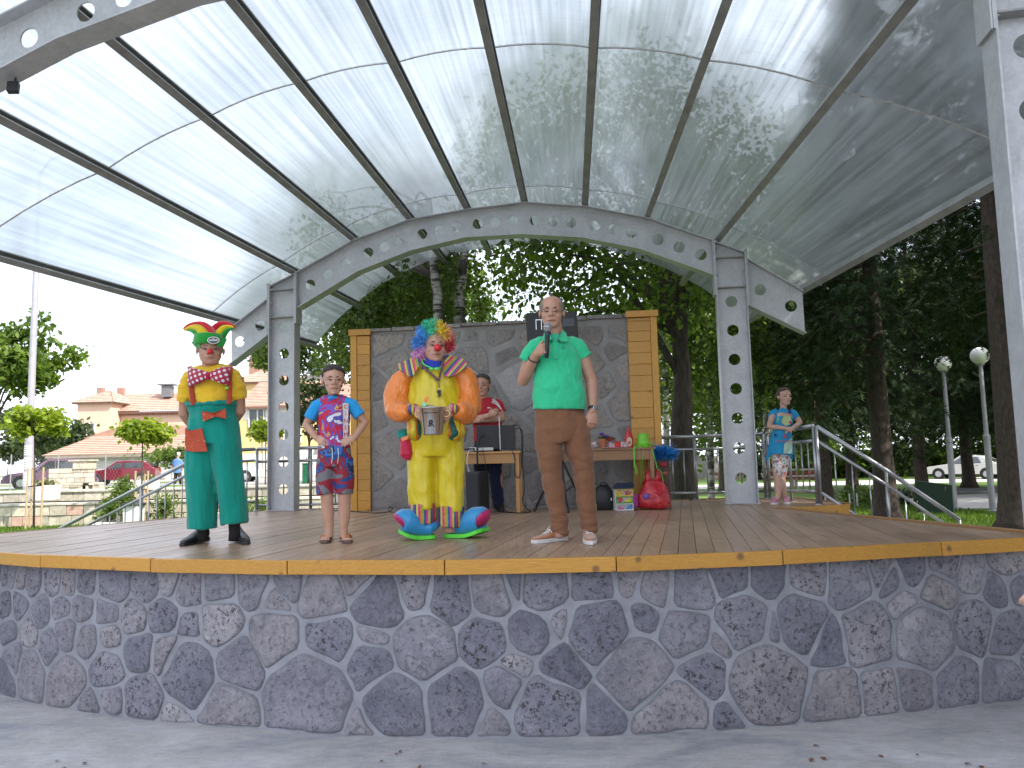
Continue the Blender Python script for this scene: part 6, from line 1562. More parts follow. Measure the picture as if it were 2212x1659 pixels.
        for i in range(len(prof) - 1):
            for k in range(n):
                A = 2 * pi * (k + .5) / n; z = (prof[i][0] + prof[i + 1][0]) / 2; x, y = prof[i][1] * cos(A), prof[i][3] + prof[i][2] * sin(A)
                if test(x, y, z): mb.f.append((i * n + k, i * n + (k + 1) % n, (i + 1) * n + (k + 1) % n, (i + 1) * n + k)); mb.m.append(0)
        i = len(prof) - 1; mb.f.append(tuple(i * n + k for k in range(n))); mb.m.append(0)
        o = mb.build(name, mat, par, True); md = o.modifiers.new('thick', 'SOLIDIFY'); md.thickness = .006; md.offset = -1; return o
def shorthair(front=.80, side=.55, back=.22):
    def f(x, y, z):
        if y > .12: return z > front - .12 * min(1, abs(x) / .3)
        if y > -.05: return z > side
        return z > back
    return f
def arm(mb, sh, el, wr, r=(.055, .046, .043, .030)):
    sh, el, wr = V(sh), V(el), V(wr); m = el.lerp(wr, .3)
    mb.loft([sh, sh.lerp(el, .35), sh.lerp(el, .8), el, m, el.lerp(wr, .75), wr, wr + (wr - el).normalized() * .02], [r[0], r[0] * .97, r[1], r[1] * .97, r[2], r[3] * 1.12, r[3], r[3] * .95], 12)
def hand(mb, wr, d, nrm, side, S=1.0, curl=(.35, .4, .45, .5), thumb=.5, spread=.10, th=None):
    """wr wrist; d towards the fingers; nrm out of the back of the hand; side towards the thumb"""
    wr, d, nrm = V(wr), V(d).normalized(), V(nrm); nrm = (nrm - d * nrm.dot(d)).normalized(); sd = d.cross(nrm).normalized(); sd = sd if sd.dot(V(side)) > 0 else -sd
    k = wr + d * (.092 * S)
    mb.loft([wr - d * .012 * S, wr + d * .02 * S, wr + d * .06 * S, k, k + d * .008 * S], [(.026 * S, .019 * S), (.034 * S, .018 * S), (.043 * S, .0155 * S), (.042 * S, .013 * S), (.036 * S, .010 * S)], 12, sd)
    for i, (o, L) in enumerate(((.031, .074), (.0105, .082), (-.0105, .076), (-.031, .060))):
        p = k + sd * (o * S) - d * .01 * S; q = (d + sd * (o * spread * 10)).normalized(); r = .0092 * S if i < 3 else .0080 * S; pts = [p - q * .02 * S, p]; a = 0; c = curl[i]
        ax = q.cross(nrm)
        for f, cc in ((.45, c), (.32, c * 1.15), (.23, c * .8)):
            a += cc; pts.append(pts[-1] + (q * cos(a) - nrm * sin(a)) * (L * f * S))
        pts.append(pts[-1] + (pts[-1] - pts[-2]).normalized() * .004 * S)
        mb.loft(pts, [r * .95, r * 1.1, r, r * .92, r * .8, r * .45], 8, nrm)
    b = wr + d * (.026 * S) + sd * (.026 * S); td = th if th is not None else (d * .75 + sd * thumb * 1.1 - nrm * .35); td = V(td).normalized()
    t2 = (td + d * .35 - nrm * .2).normalized()
    mb.loft([b - td * .012 * S, b + td * .018 * S, b + td * .042 * S, b + td * .042 * S + t2 * .026 * S, b + td * .042 * S + t2 * .036 * S], [.014 * S, .0145 * S, .0115 * S, .0098 * S, .005 * S], 8, nrm)
def shoe(par, heel, toe, w, um, sm, h=.085, sole=.026, name='shoe', lift=.0):
    heel, toe = V(heel), V(toe); heel.z = toe.z = 0; d = (toe - heel); L = d.length; d.normalize(); s = V((d.y, -d.x, 0)); w /= 2
    out = [(-.0, .55), (.06, .82), (.25, .80), (.45, .84), (.66, 1.0), (.82, .95), (.94, .7), (1.0, .32)]
    ring = [heel + d * (t * L) + s * (f * w) for t, f in out] + [heel + d * (t * L) - s * (f * w) for t, f in out[::-1]]
    o = MB().prism([p + UPZ * .001 for p in ring], UPZ * sole).build('sole', sm, par, bevel=.005)
    mb = MB(); ts = (.015, .06, .18, .32, .48, .64, .80, .92, .985); hs = (.6, .95, 1.0, .98, .80, .62, .52, .44, .25); fs = (.55, .78, .80, .80, .84, .95, .92, .72, .4)
    mb.loft([heel + d * (t * L) + UPZ * (sole + (h * q - sole) * .42) for t, q in zip(ts, hs)], [(f * w * .97, max(.012, (h * q - sole) * .60)) for f, q in zip(fs, hs)], 14, s, sq=.85)
    for v in mb.v: v.z = max(v.z, sole * .6)
    u = solid(name, mb, um, par, .006, 4)
    return u, (heel, toe, d, s, L)
def leaf_of(o): return o
def person(label, base, group='people on and around the stage'): return thing('person', label, 'person', tuple(base), group)
def panel(name, pts, off, mat, par, n=None):
    """flat cloth piece with a little thickness, from 3D outline points"""
    P = [V(p) for p in pts]; c = sum(P, V((0, 0, 0))) / len(P); m = len(P); o = V(off)
    vs = P + [c - o * .6] + [p + o for p in P] + [c + o * .4]
    fs = [(i, (i + 1) % m, m) for i in range(m)] + [(m + 1 + (i + 1) % m, m + 1 + i, 2 * m + 1) for i in range(m)] + [((i + 1) % m, i, m + 1 + i, m + 1 + (i + 1) % m) for i in range(m)]
    return MB().add(vs, fs).build(name, mat, par)
def stripes(name, cols, axis, freq, rough=.6, wob=.0, rot=0.0):
    """cloth with repeating coloured stripes across one object axis"""
    m, nt, b, o = node_mat(name); c = coords(nt, 'Object', rot=(0, rot, 0)); sp = nt.nodes.new('ShaderNodeSeparateXYZ')
    if wob:
        nz = N(nt, 'ShaderNodeTexNoise', Scale=7.0, Detail=2.0); nt.links.new(c, nz.inputs['Vector']); ad = nt.nodes.new('ShaderNodeMix'); ad.data_type = 'VECTOR'; ad.inputs[0].default_value = wob
        nt.links.new(c, ad.inputs[4]); nt.links.new(nz.outputs['Color'], ad.inputs[5]); nt.links.new(ad.outputs[1], sp.inputs[0])
    else: nt.links.new(c, sp.inputs[0])
    mu = N(nt, 'ShaderNodeMath', operation='MULTIPLY'); mu.inputs[1].default_value = freq; nt.links.new(sp.outputs[axis], mu.inputs[0])
    fr = N(nt, 'ShaderNodeMath', operation='FRACT'); nt.links.new(mu.outputs[0], fr.inputs[0]); k = len(cols)
    nt.links.new(ramp(nt, fr.outputs[0], [(i / k, cc) for i, cc in enumerate(cols)], 'CONSTANT'), b.inputs['Base Color']); b.inputs['Roughness'].default_value = rough
    c2 = coords(nt, 'Object', (1, 1, .5)); n1 = N(nt, 'ShaderNodeTexNoise', Scale=11.0, Detail=3.0); nt.links.new(c2, n1.inputs['Vector']); bump(nt, b, n1.outputs[0], .35, .04); return m
CLOWN = [(.02, .04, .16), (.50, .45, .03), (.48, .02, .16), (.50, .18, .03), (.20, .30, .03), (.02, .05, .25), (.52, .06, .22), (.48, .40, .05), (.05, .10, .20), (.42, .03, .10), (.45, .42, .04), (.12, .08, .22)]
st_v = stripes('striped_cuff', CLOWN, 0, 5.2, .55); st_l = stripes('striped_lapel_left', CLOWN, 0, 5.0, .6, rot=.30); st_r = stripes('striped_lapel_right', CLOWN, 0, 5.0, .6, rot=-.62)
st_p = stripes('striped_pocket', [(.55, .46, .02), (.55, .46, .02), (.6, .16, .01), (.01, .13, .13), (.01, .06, .06), (.55, .46, .02), (.6, .2, .01)], 0, 8.5, .4, .12)
def dots(name, base, dot, scale, r):
    m, nt, b, o = node_mat(name); c = coords(nt, 'Object', (1, 0, 1), (0, .35, 0)); v = N(nt, 'ShaderNodeTexVoronoi', Scale=scale, Randomness=0.0); v.voronoi_dimensions = '3D'; nt.links.new(c, v.inputs['Vector'])
    nt.links.new(ramp(nt, v.outputs['Distance'], [(0, dot), (r, base)], 'CONSTANT'), b.inputs['Base Color']); b.inputs['Roughness'].default_value = .7; b.inputs['Sheen Weight'].default_value = .2
    n1 = N(nt, 'ShaderNodeTexNoise', Scale=16.0); nt.links.new(coords(nt, 'Object'), n1.inputs['Vector']); bump(nt, b, n1.outputs[0], .4, .03); return m
def patches(name, stops, scale, dist=1.5, stretch=(1, 0, 1), rough=.75, loc=0):
    m, nt, b, o = node_mat(name); c = coords(nt, 'Object', stretch); n1 = N(nt, 'ShaderNodeTexNoise', Scale=scale, Detail=2.0, Distortion=dist); nt.links.new(c, n1.inputs['Vector'])
    nt.links.new(ramp(nt, n1.outputs[0], stops, 'CONSTANT' if loc == 0 else 'LINEAR'), b.inputs['Base Color']); b.inputs['Roughness'].default_value = rough
    n2 = N(nt, 'ShaderNodeTexNoise', Scale=10.0, Detail=3.0); nt.links.new(coords(nt, 'Object', (1, 1, .5)), n2.inputs['Vector']); bump(nt, b, n2.outputs[0], .4, .04); return m
def letters(name, txt, p, size, ex, ez, mat, par, depth=.002, font_shear=0):
    cu = bpy.data.curves.new('t', 'FONT'); cu.body = txt; cu.size = size; cu.extrude = depth; cu.align_x = 'CENTER'; cu.align_y = 'CENTER'; cu.shear = font_shear; cu.resolution_u = 3
    o = bpy.data.objects.new('t', cu); COL.objects.link(o); dg = bpy.context.evaluated_depsgraph_get(); dg.update(); me = bpy.data.meshes.new_from_object(o.evaluated_get(dg)); bpy.data.objects.remove(o); bpy.data.curves.remove(cu)
    ex, ez = V(ex).normalized(), V(ez).normalized(); n = ex.cross(ez); Mx = Matrix((ex, ez, n)).transposed().to_4x4(); Mx.translation = V(p) - LOC[par.name]; me.transform(Mx); me.materials.clear(); me.materials.append(mat); me.name = name
    return link_mesh(name, me, None, par)
def legs_solid(name, par, mat, hip, legs, vox=.008, wr=.006, ws=7, sm=4, wz=1.0):
    mb = MB(); mb.loft(*hip[:2], 18, (1, 0, 0))
    for P, R in legs: mb.loft(spline(P, 3), lerpn(R, 3), 16, (1, 0, 0))
    return solid(name, mb, mat, par, vox, sm, .5, wr, ws, wz)

# ---------------------------------------------------------------- man in the green polo shirt
D1 = 5.92; q = lambda x, y, dy=0.0: pt(x, y, D1 + dy)
S1 = D1 / FPX
man = person('bald man in a bright green polo shirt and brown trousers speaking into a microphone', q(1225, 1171))
H1 = Head(q(1191, 641), q(1193, 708, -.03), yaw=-6, pitch=-3, wide=1.14, roll=-1)
bd_ = MB(); H1.add(bd_, jaw=1.06)
bd_.loft([q(1201, 748, .03), q(1200, 722, .02), q(1197, 700, .0), q(1195, 684, .0)], [.075, .062, .060, .055], 14)
torso1 = ([q(1206, 905), q(1206, 860), q(1203, 800), q(1199, 760), q(1200, 738, .02), q(1200, 726, .02)], [(.17, .115), (.165, .125), (.16, .115), (.165, .11), (.12, .085), (.065, .06)])
bd_.loft(*torso1, 16, (1, 0, 0))
elL, wrL = q(1130, 822, .02), q(1159, 765, -.17)
arm(bd_, q(1154, 748, .01), elL, wrL, (.052, .05, .048, .033))
elR, wrR = q(1277, 820, .03), q(1281, 886, -.04)
arm(bd_, q(1250, 746, .02), elR, wrR, (.055, .048, .046, .032))
# right hand grips the microphone
mic0, mic1 = q(1181, 768, -.245), q(1183, 706, -.275)
mdir = (mic1 - mic0).normalized(); hc = q(1179, 748, -.25)
hand(bd_, wrL + V((0, 0, .004)), V((.44, -.86, .26)), V((-.86, -.46, .0)), mdir, 1.04, (.80, .82, .82, .80), th=V((.55, -.1, .85)), spread=.13)
hand(bd_, wrR, q(1277, 945, -.06) - wrR, V((.35, -.9, 0)), V((-1, -.3, 0)), 1.05, (.30, .34, .38, .42), .35)
for P in ([q(1200, 890), q(1188, 960), q(1192, 1030), q(1206, 1128), q(1209, 1160)], [q(1215, 890), q(1246, 960), q(1262, 1030), q(1271, 1122), q(1272, 1160)]): bd_.loft(P, [.08, .07, .05, .045, .045], 10)
solid('body', bd_, skin_a, man, .0043, 2)
H1.face(man, (0, -.6), lids=1.15, mouth=.008)
stub = plain('cropped_grey_hair', (.20, .165, .145), .9, 0, .25, 60)
H1.hair(man, stub, lambda x, y, z: (abs(x) > .235 or y < -.2) and z > (.50 if y > -.12 else .25) and z < .86, .012, 'cropped_hair', .004)
mint = cloth('mint_polo', (.035, .47, .235), .85, .08, .8, 7)
sh = MB(); sh.loft([q(1208, 886), q(1208, 868), q(1207, 840, -.01), q(1204, 800), q(1201, 770), q(1200, 748, .01), q(1200, 733, .02), q(1200, 722, .02)], [(.205, .15), (.204, .158), (.198, .165), (.186, .150), (.182, .138), (.155, .115), (.105, .088), (.072, .07)], 22, (1, 0, 0), sq=.92)
sh.loft([q(1170, 748, .01), q(1156, 752, .01), q(1142, 768, .01), q(1136, 779, .01)], [.085, .074, .060, .055], 14); sh.loft([q(1230, 746, .02), q(1246, 750, .02), q(1258, 764, .02), q(1263, 771, .02)], [.085, .074, .061, .056], 14)
sh.loft([q(1150, 754, .01), q(1168, 746, .015), q(1200, 742, .02), q(1232, 745, .02), q(1252, 752, .02)], [.070, .074, .066, .074, .071], 14)
shirt = solid('polo_shirt', sh, mint, man, .008, 3, .5, .012, 6, 1.3)
col_in = cloth('navy_collar_lining', (.03, .05, .20))
for s in (-1, 1):
    a = 1199 + s * 19
    panel('collar', [q(a - s * 3, 712, .03), q(a + s * 5, 721, -.03), q(a + s * 10, 739, -.105), q(a - s * 5, 739, -.14), q(a - s * 12, 733, -.13), q(a - s * 7, 720, -.08)], (0, -.008, .004), mint, man)
    panel('collar_lining', [q(a - s * 6, 716, -.04), q(a - s * 11, 732, -.112), q(a - s * 15, 742, -.122), q(a - s * 10, 722, -.06)], (0, -.004, 0), col_in, man)
panel('placket', [q(1193, 740, -.122), q(1206, 740, -.122), q(1204, 775, -.150), q(1195, 775, -.150)], (0, -.006, 0), mint, man)
MB().tube([q(1218 + 3.2 * cos(a), 751 + 4.2 * sin(a), -.142) for a in np.linspace(0, 2 * pi, 12)], .0016, 5).tube([q(1215, 748, -.143), q(1221, 748, -.143)], .0016, 5).build('shirt_emblem', plain('emblem_thread', (.02, .12, .10), .8), man)
for c_, r_, t_ in ((q(1136, 778, .01), .057, q(1142, 768, .01) - q(1135, 779, .01)), (q(1263, 770, .02), .059, q(1259, 764, .02) - q(1264, 771, .02))):
    MB().loft([c_ + t_.normalized() * .012, c_ - t_.normalized() * .012], [r_, r_], 16).build('sleeve_hem', mint, man, True)
brown = cloth('brown_chinos', (.185, .085, .045), .85, .1, .5, 7, 260, stretch=(1, 1, 1.3))
tr = MB(); tr.loft([q(1208, 872), q(1208, 892), q(1208, 925), q(1214, 955)], [(.185, .13), (.188, .135), (.19, .14), (.13, .12)], 20, (1, 0, 0))
for P, R in (([q(1183, 900), q(1185, 950), q(1189, 1000), q(1193, 1035), q(1202, 1095), q(1208, 1125), q(1209, 1152)], [.100, .108, .092, .080, .071, .066, .064]), ([q(1240, 900), q(1246, 950), q(1257, 1000), q(1263, 1032), q(1268, 1090), q(1272, 1120), q(1272, 1148)], [.100, .106, .090, .080, .072, .066, .064])):
    PP = spline(P, 6); RR = lerpn(R, 6); kk = len(RR)
    RR = [r_ * (1 + .075 * sin(i * 1.9 + P[0].x * 9) * max(0, (i / kk - .55) / .45) ** .8 + .035 * sin(i * 1.1) * math.exp(-((i / kk - .5) / .12) ** 2)) for i, r_ in enumerate(RR)]
    PP = [p_ + V((.006 * sin(i * 1.3), 0, 0)) * (i / kk) for i, p_ in enumerate(PP)]
    tr.loft(PP, RR, 18, (1, 0, .18))
solid('trousers', tr, brown, man, .007, 2, .5, .012, 6, 1.1)
MB().loft([q(1210, 882), q(1210, 888)], [(.19, .138), (.19, .138)], 20, (1, 0, 0)).build('belt_line', plain('dark_brown_belt', (.05, .025, .015), .5), man)
suede = plain('tan_suede', (.34, .13, .05), .9, 0, .15, 30, .2, 80, sheen=.4); swh = plain('white_rubber', (.62, .61, .60), .5); lace = plain('white_lace', (.68, .68, .68), .8)
for hl_, te in ((fl(1222, 1167), fl(1150, 1175)), (fl(1271, 1160), fl(1276, 1178))):
    u_, (he, to, d_, s_, L_) = shoe(man, hl_, te, .105, suede, swh, .098, .03)
    for k in range(4):
        c_ = he + d_ * (L_ * (.44 + .065 * k)) + UPZ * (.088 - .0075 * k); MB().tube([c_ - s_ * .024, c_ + UPZ * .004, c_ + s_ * .024], .0035, 5).build('lace', lace, u_)
    c_ = he + d_ * (L_ * .42) + UPZ * .094
    for w_ in (-1, 1): MB().tube(spline([c_, c_ + s_ * (w_ * .02) + UPZ * .018, c_ + s_ * (w_ * .042) + d_ * .012 - UPZ * .004, c_ + s_ * (w_ * .02), c_, c_ + s_ * (w_ * .035) + d_ * .03 - UPZ * .02], 4), .003, 5).build('lace', lace, u_)
wb = (wrR - elR).normalized(); wc = elR.lerp(wrR, .93); MB().loft([wc - wb * .011, wc + wb * .011], [.036, .0355], 16).build('watch_strap', blk, man)
MB().lathe(wc + V((.012, -.034, 0)), [(.019, 0), (.020, .006), (.017, .009)], 16, (wb, V((-.8, -.5, 0)).normalized(), V((.4, -.9, 0)).normalized())).build('watch_case', plain('steel_watch', (.55, .55, .55), .25, .9), man)
wb2 = (wrL - elL).normalized(); wc2 = elL.lerp(wrL, .80); e1 = wb2.cross(V((0, 0, 1))).normalized(); e2 = wb2.cross(e1)
MB().loft([wc2 + e1 * (.045 * cos(a)) + (e2 * .95 + wb2 * .25) * (.045 * sin(a)) for a in np.linspace(0, 2 * pi, 20, False)], .0045, 6, closed=True).build('bracelet', blk, man, True)
mt = thing('microphone', 'black handheld microphone with silver mesh head held by the man in green', 'microphone', tuple(mic0)); ma = (mdir.cross(V((0, 1, 0))).normalized(), V((0, 0, 0)), mdir); ma = (ma[0], mdir.cross(ma[0]), mdir); ML = (mic1 - mic0).length
MB().lathe(mic0, [(.012, -.02), (.0165, -.018), (.0175, .05), (.0205, ML - .06), (.024, ML - .035)], 16, ma).build('handle', plain('microphone_body', (.02, .02, .035), .35, .1, .1), mt, True)
MB().lathe(mic1, [(.023, -.036), (.029, -.026), (.031, -.004), (.031, .004), (.027, .02), (.017, .031), (.004, .034)], 20, ma).build('mesh_head', plain('mesh_metal', (.36, .36, .38), .45, .85, .2, 200, .8, 400), mt, True)
MB().lathe(mic1, [(.0315, -.006), (.033, 0), (.0315, .006)], 20, ma).build('ring', plain('bright_metal', (.55, .55, .56)), mt, True)

# ---------------------------------------------------------------- rainbow clown
D2 = 6.40; q = lambda x, y, dy=0.0: pt(x, y, D2 + dy)
cl_ = person('clown with rainbow wig, red nose, yellow suit and orange sleeves holding a metal bucket', q(950, 1160))
H2 = Head(q(936, 712), q(941, 780, -.03), yaw=17, pitch=-5, wide=1.12, roll=0)
bd_ = MB(); H2.add(bd_, jaw=1.18, nose=1.0)
bd_.loft([q(938, 812, .02), q(938, 790, .02), q(938, 765, .0)], [.10, .082, .078], 14); bd_.ball(q(941, 779, -.035), (.07, .055, .04), 12, 8)
bd_.loft([q(941, 960), q(940, 900), q(938, 830), q(938, 800, .02)], [(.2, .14), (.2, .15), (.19, .13), (.1, .08)], 16, (1, 0, 0))
hl1, hl2 = q(896, 884, -.30), q(976, 883, -.30)
arm(bd_, q(872, 810), q(856, 878, .02), hl1, (.06, .055, .05, .036)); arm(bd_, q(1003, 810), q(1012, 882, .02), hl2, (.06, .055, .05, .036))
hand(bd_, hl1, V((.62, -.30, -.50)), V((-.35, -.85, .40)), V((.5, -.1, .8)), 1.12, (.55, .6, .65, .7), .5); hand(bd_, hl2, V((-.55, -.30, -.55)), V((.35, -.85, .40)), V((-.5, -.1, .8)), 1.12, (.55, .6, .65, .7), .5)
for x in (913, 972): bd_.loft([q(941 + (x - 941) * .4, 950), q(x, 1050), q(x, 1150)], [.08, .06, .05], 10)
solid('body', bd_, skin_b, cl_, .0043, 2)
H2.face(cl_, (.4, -.2), lids=1.1, mouth=.003, bw=.011)
rednose = plain('red_clown_nose', (.58, .012, .02), .3, 0, .05); MB().ball(H2.T(0, .50, .395), .031, 18, 12).build('clown_nose', rednose, cl_, True)
ysat = cloth('yellow_satin', (.58, .455, .004), .38, .06, .55, 6, 200, .1, .6); orsat = cloth('orange_satin', (.72, .20, .025), .36, .06, .75, 9, 200, .1, .6)
sh = MB(); sh.loft([q(942, 985), q(942, 950), q(942, 915, -.01), q(941, 880, -.02), q(939, 845, -.01), q(938, 815), q(938, 798, .01), q(938, 790, .02)], [(.21, .15), (.235, .185), (.235, .205), (.228, .20), (.212, .18), (.20, .15), (.165, .12), (.115, .09)], 22, (1, 0, 0))
for P, R in (([q(913, 945), q(911, 1000), q(912, 1050), q(913, 1098)], [(.118, .14), (.122, .13), (.118, .125), (.112, .12)]), ([q(971, 945), q(974, 1000), q(974, 1055), q(974, 1104)], [(.118, .14), (.118, .13), (.114, .125), (.108, .12)])): sh.loft(spline(P, 3), lerpn(R, 3), 16, (1, 0, 0))
solid('yellow_suit', sh, ysat, cl_, .008, 3, .5, .018, 8, .5)
for P, R in (([q(884, 806), q(871, 818), q(859, 845), q(855, 868, -.03), q(863, 888, -.12), q(878, 890, -.22), q(886, 886, -.27)], [.08, .088, .102, .106, .098, .075, .047]), ([q(993, 806), q(1004, 818), q(1013, 848), q(1013, 872, -.03), q(1006, 892, -.12), q(993, 888, -.22), q(985, 884, -.27)], [.08, .088, .102, .106, .098, .075, .047])):
    mb = MB(); mb.loft(spline(P, 3), lerpn(R, 3), 18, (0, 1, 0)); solid('sleeve', mb, orsat, cl_, .007, 3, .5, .015, 8, .8)
for c_, w_ in ((q(889, 886, -.285), hl1), (q(982, 884, -.285), hl2)):
    MB().loft([c_, c_ + (w_ - c_) * 1.4 + V((0, -.008, 0))], [.044, .042], 16).build('wrist_band', st_v, cl_, True)
panel('lapel', [q(911, 769, -.04), q(893, 772, .0), q(859, 788, -.03), q(863, 798, -.09), q(883, 814, -.175), q(893, 813, -.18), q(906, 790, -.13)], (0, -.010, .004), st_l, cl_)
panel('lapel', [q(958, 767, -.04), q(978, 770, .0), q(1006, 778, -.03), q(1009, 793, -.09), q(979, 814, -.178), q(960, 814, -.18), q(957, 790, -.13)], (0, -.010, .004), st_r, cl_)
royal = cloth('royal_blue_tee', (.02, .045, .36)); MB().loft([q(938, 806, .0), q(938, 793, .01), q(938, 780, .02)], [(.135, .15), (.115, .125), (.092, .095)], 20, (1, 0, 0), cap=False).build('tee_shirt', royal, cl_, True)
neon = plain('neon_green_cord', (.10, .62, .12), .5); P = [q(909, 768, -.03), q(914, 785, -.125), q(930, 794, -.165), q(944, 796, -.17), q(954, 790, -.15), q(959, 770, -.05)]; MB().tube(spline(P, 5), .006, 6).build('neon_cord', neon, cl_, True)
for s in (-1, 1): MB().ball(q(938 + s * 6, 796.5, -.175), (.022, .01, .012), 10, 6).build('bow_loop', neon, cl_, True)
lany = plain('dark_lanyard', (.06, .03, .035), .7, 0, .5, 60, col2=(.16, .08, .07)); mb = MB()
mb.loft(spline([q(910, 775, -.06), q(918, 795, -.165), q(932, 808, -.20), q(947, 822, -.205)], 4), [(.011, .003)] * 13, 6, (1, 0, .6)); mb.loft(spline([q(959, 768, -.05), q(955, 790, -.17), q(948, 822, -.205)], 4), [(.010, .003)] * 9, 6, (1, 0, 0)); mb.tube([q(947.5, 821, -.207), q(949, 842, -.215)], .004, 6); mb.build('lanyard', lany, cl_)
wt = thing('whistle', 'black whistle hanging from the lanyard of the rainbow clown', 'whistle', tuple(q(949, 850, -.23))); MB().box(q(948.5, 846, -.232), (.03, .022, .026)).box(q(949.5, 853, -.232), (.022, .02, .030)).build('body', blk, wt, bevel=.005); MB().lathe(q(948.5, 841.5, -.232), [(.005, 0), (.005, .012)], 8).build('ring', plain('bright_metal', (.55, .55, .56)), wt)
for x0, x1 in ((880, 917), (957, 1006)):
    mb = MB(); c_ = q((x0 + x1) / 2, 928, -.10); mb.ball(c_, ((x1 - x0) / 2 * D2 / FPX * 1.04, .13, .098), 20, 14, (V((1, 0, .12 if x0 < 900 else -.16)).normalized(), V((0, 1, 0)), V((-.12 if x0 < 900 else .16, 0, 1)).normalized()))
    mb.loft([c_ + V((0, -.02, .0)), c_ + V((0, .0, .10))], [(.07, .12), (.065, .1)], 14, (1, 0, 0)); solid('striped_pocket', mb, st_p, cl_, .007, 3, .5, .008, 14)
teal = cloth('teal_cloth', (.01, .22, .20)); crim = cloth('crimson_cloth', (.42, .015, .05), .5, .08, .6)
sk = MB(); sk.loft([q(873, 945, -.06), q(877, 962, -.08), q(879, 982, -.09), q(882, 994, -.09)], [(.035, .03), (.052, .045), (.055, .05), (.02, .02)], 14, (1, 0, 0)); solid('side_pouch', sk, crim, cl_, .006, 3, .5, .006, 16)
MB().loft([q(867, 929, -.05), q(870, 940, -.055), q(874, 952, -.06)], [(.042, .02), (.044, .03), (.040, .032)], 12, (1, 0, .4)).build('pouch_cuff', teal, cl_, True); MB().box(q(875, 947, -.095), (.06, .01, .03), (V((.93, 0, .36)), V((0, 1, 0)), V((-.36, 0, .93)))).build('pouch_band', orsat, cl_)
for P, R in (([q(913, 1087), q(914, 1110), q(915, 1131)], [(.116, .125), (.113, .122), (.106, .12)]), ([q(974, 1093), q(973, 1115), q(971, 1137)], [(.113, .123), (.109, .12), (.104, .117)])):
    mb = MB(); mb.loft(P, R, 22, (1, 0, 0)); solid('striped_cuff', mb, st_v, cl_, .007, 2, .5, .006, 14)
shb = plain('blue_stretch_fabric', (.018, .24, .52), .42, 0, .1, 4, .1, 60, sheen=.3); shc = plain('crimson_toe', (.48, .02, .14), .5, 0, .1, 6); shg = plain('neon_green_sole', (.10, .66, .05), .5)
for hl_, te in ((fl(940, 1163), fl(864, 1167)), (fl(965, 1160), fl(1048, 1162))):
    he, to = V(hl_), V(te); d_ = (to - he); L_ = d_.length; d_.normalize(); s_ = V((d_.y, -d_.x, 0)); sh_t = thing('clown_shoe', 'x', 'shoe') if False else None
    tl = lambda t: .0 if t < .5 else .05 * ((t - .5) / .5) ** 1.6
    ts = (0, .05, .16, .32, .5, .66, .8, .92, 1.0); hw = (.45, .70, .82, .80, .88, 1.02, 1.08, 1.0, .62); hh = (.45, .66, .70, .66, .84, 1.02, 1.08, 1.0, .62)
    for nm, m_, lo, hi in (('shoe_upper', shb, 0, .93), ('shoe_toe', shc, .92, 1.0)):
        mb = MB(); tt = sorted({lo, hi, *[t for t in np.linspace(0, 1, 26) if lo < t < hi]}); C_ = []; R_ = []
        for t in tt:
            w_ = float(np.interp(t, ts, hw)) * .105; h_ = float(np.interp(t, ts, hh)) * .19; C_.append(he + d_ * (t * L_) + UPZ * (.025 + tl(t) + h_ / 2)); R_.append((w_, h_ / 2))
        mb.loft(C_, R_, 20, s_, sq=.85); mb.build(nm, m_, cl_, True)
    ring = [(t, f) for t, f in zip(ts, hw)]; mb = MB(); vs = []; n_ = len(ts)
    for k, (t, f) in enumerate(ring):
        for z in (.004, .034):
            for w_ in (-1, 1): vs.append(he + d_ * (t * L_ * 1.015) + s_ * (w_ * f * .108) + UPZ * (z + tl(t)))
    fs = []
    for k in range(n_ - 1):
        a = k * 4; b_ = a + 4; fs += [(a, a + 1, b_ + 1, b_), (a + 2, b_ + 2, b_ + 3, a + 3), (a, b_, b_ + 2, a + 2), (a + 1, a + 3, b_ + 3, b_ + 1)]
    fs += [(0, 2, 3, 1), (4 * n_ - 4, 4 * n_ - 3, 4 * n_ - 1, 4 * n_ - 2)]; mb.add(vs, fs).build('shoe_sole', shg, cl_)
# wig: one bushy ball of cut ribbons per colour
wig = [((.66, .33, .58), [(.30, -.02, .33), (.38, -.06, .20), (.33, -.15, .45)], -1), ((.08, .30, .68), [(.35, .02, .62), (.30, .12, .78), (.40, -.06, .54), (.27, -.1, .9)], -1), ((.08, .56, .34), [(.13, .20, .88), (.16, .08, 1.05), (.05, -.02, 1.1)], -1), ((.72, .52, .04), [(.10, .20, .88), (.09, .05, 1.04)], 1), ((.74, .36, .16), [(.25, .14, .80), (.22, -.02, .95)], 1), ((.58, .06, .08), [(.35, .04, .62), (.36, -.04, .48), (.33, -.08, .78)], 1)]
k_ = 0
for c_, pos, sg in wig:
    wm = plain('wig_' + ('pink', 'blue', 'green', 'yellow', 'orange', 'red')[k_], c_, .4, 0, .3, 30); mb_o = None
    for j, (x, y, z) in enumerate(pos): spiky('wig_tuft', H2.T(sg * x, y, z), (.070, .068, .066), 330, .03, .0055, wm, cl_, 30 + k_ * 5 + j)
    k_ += 1
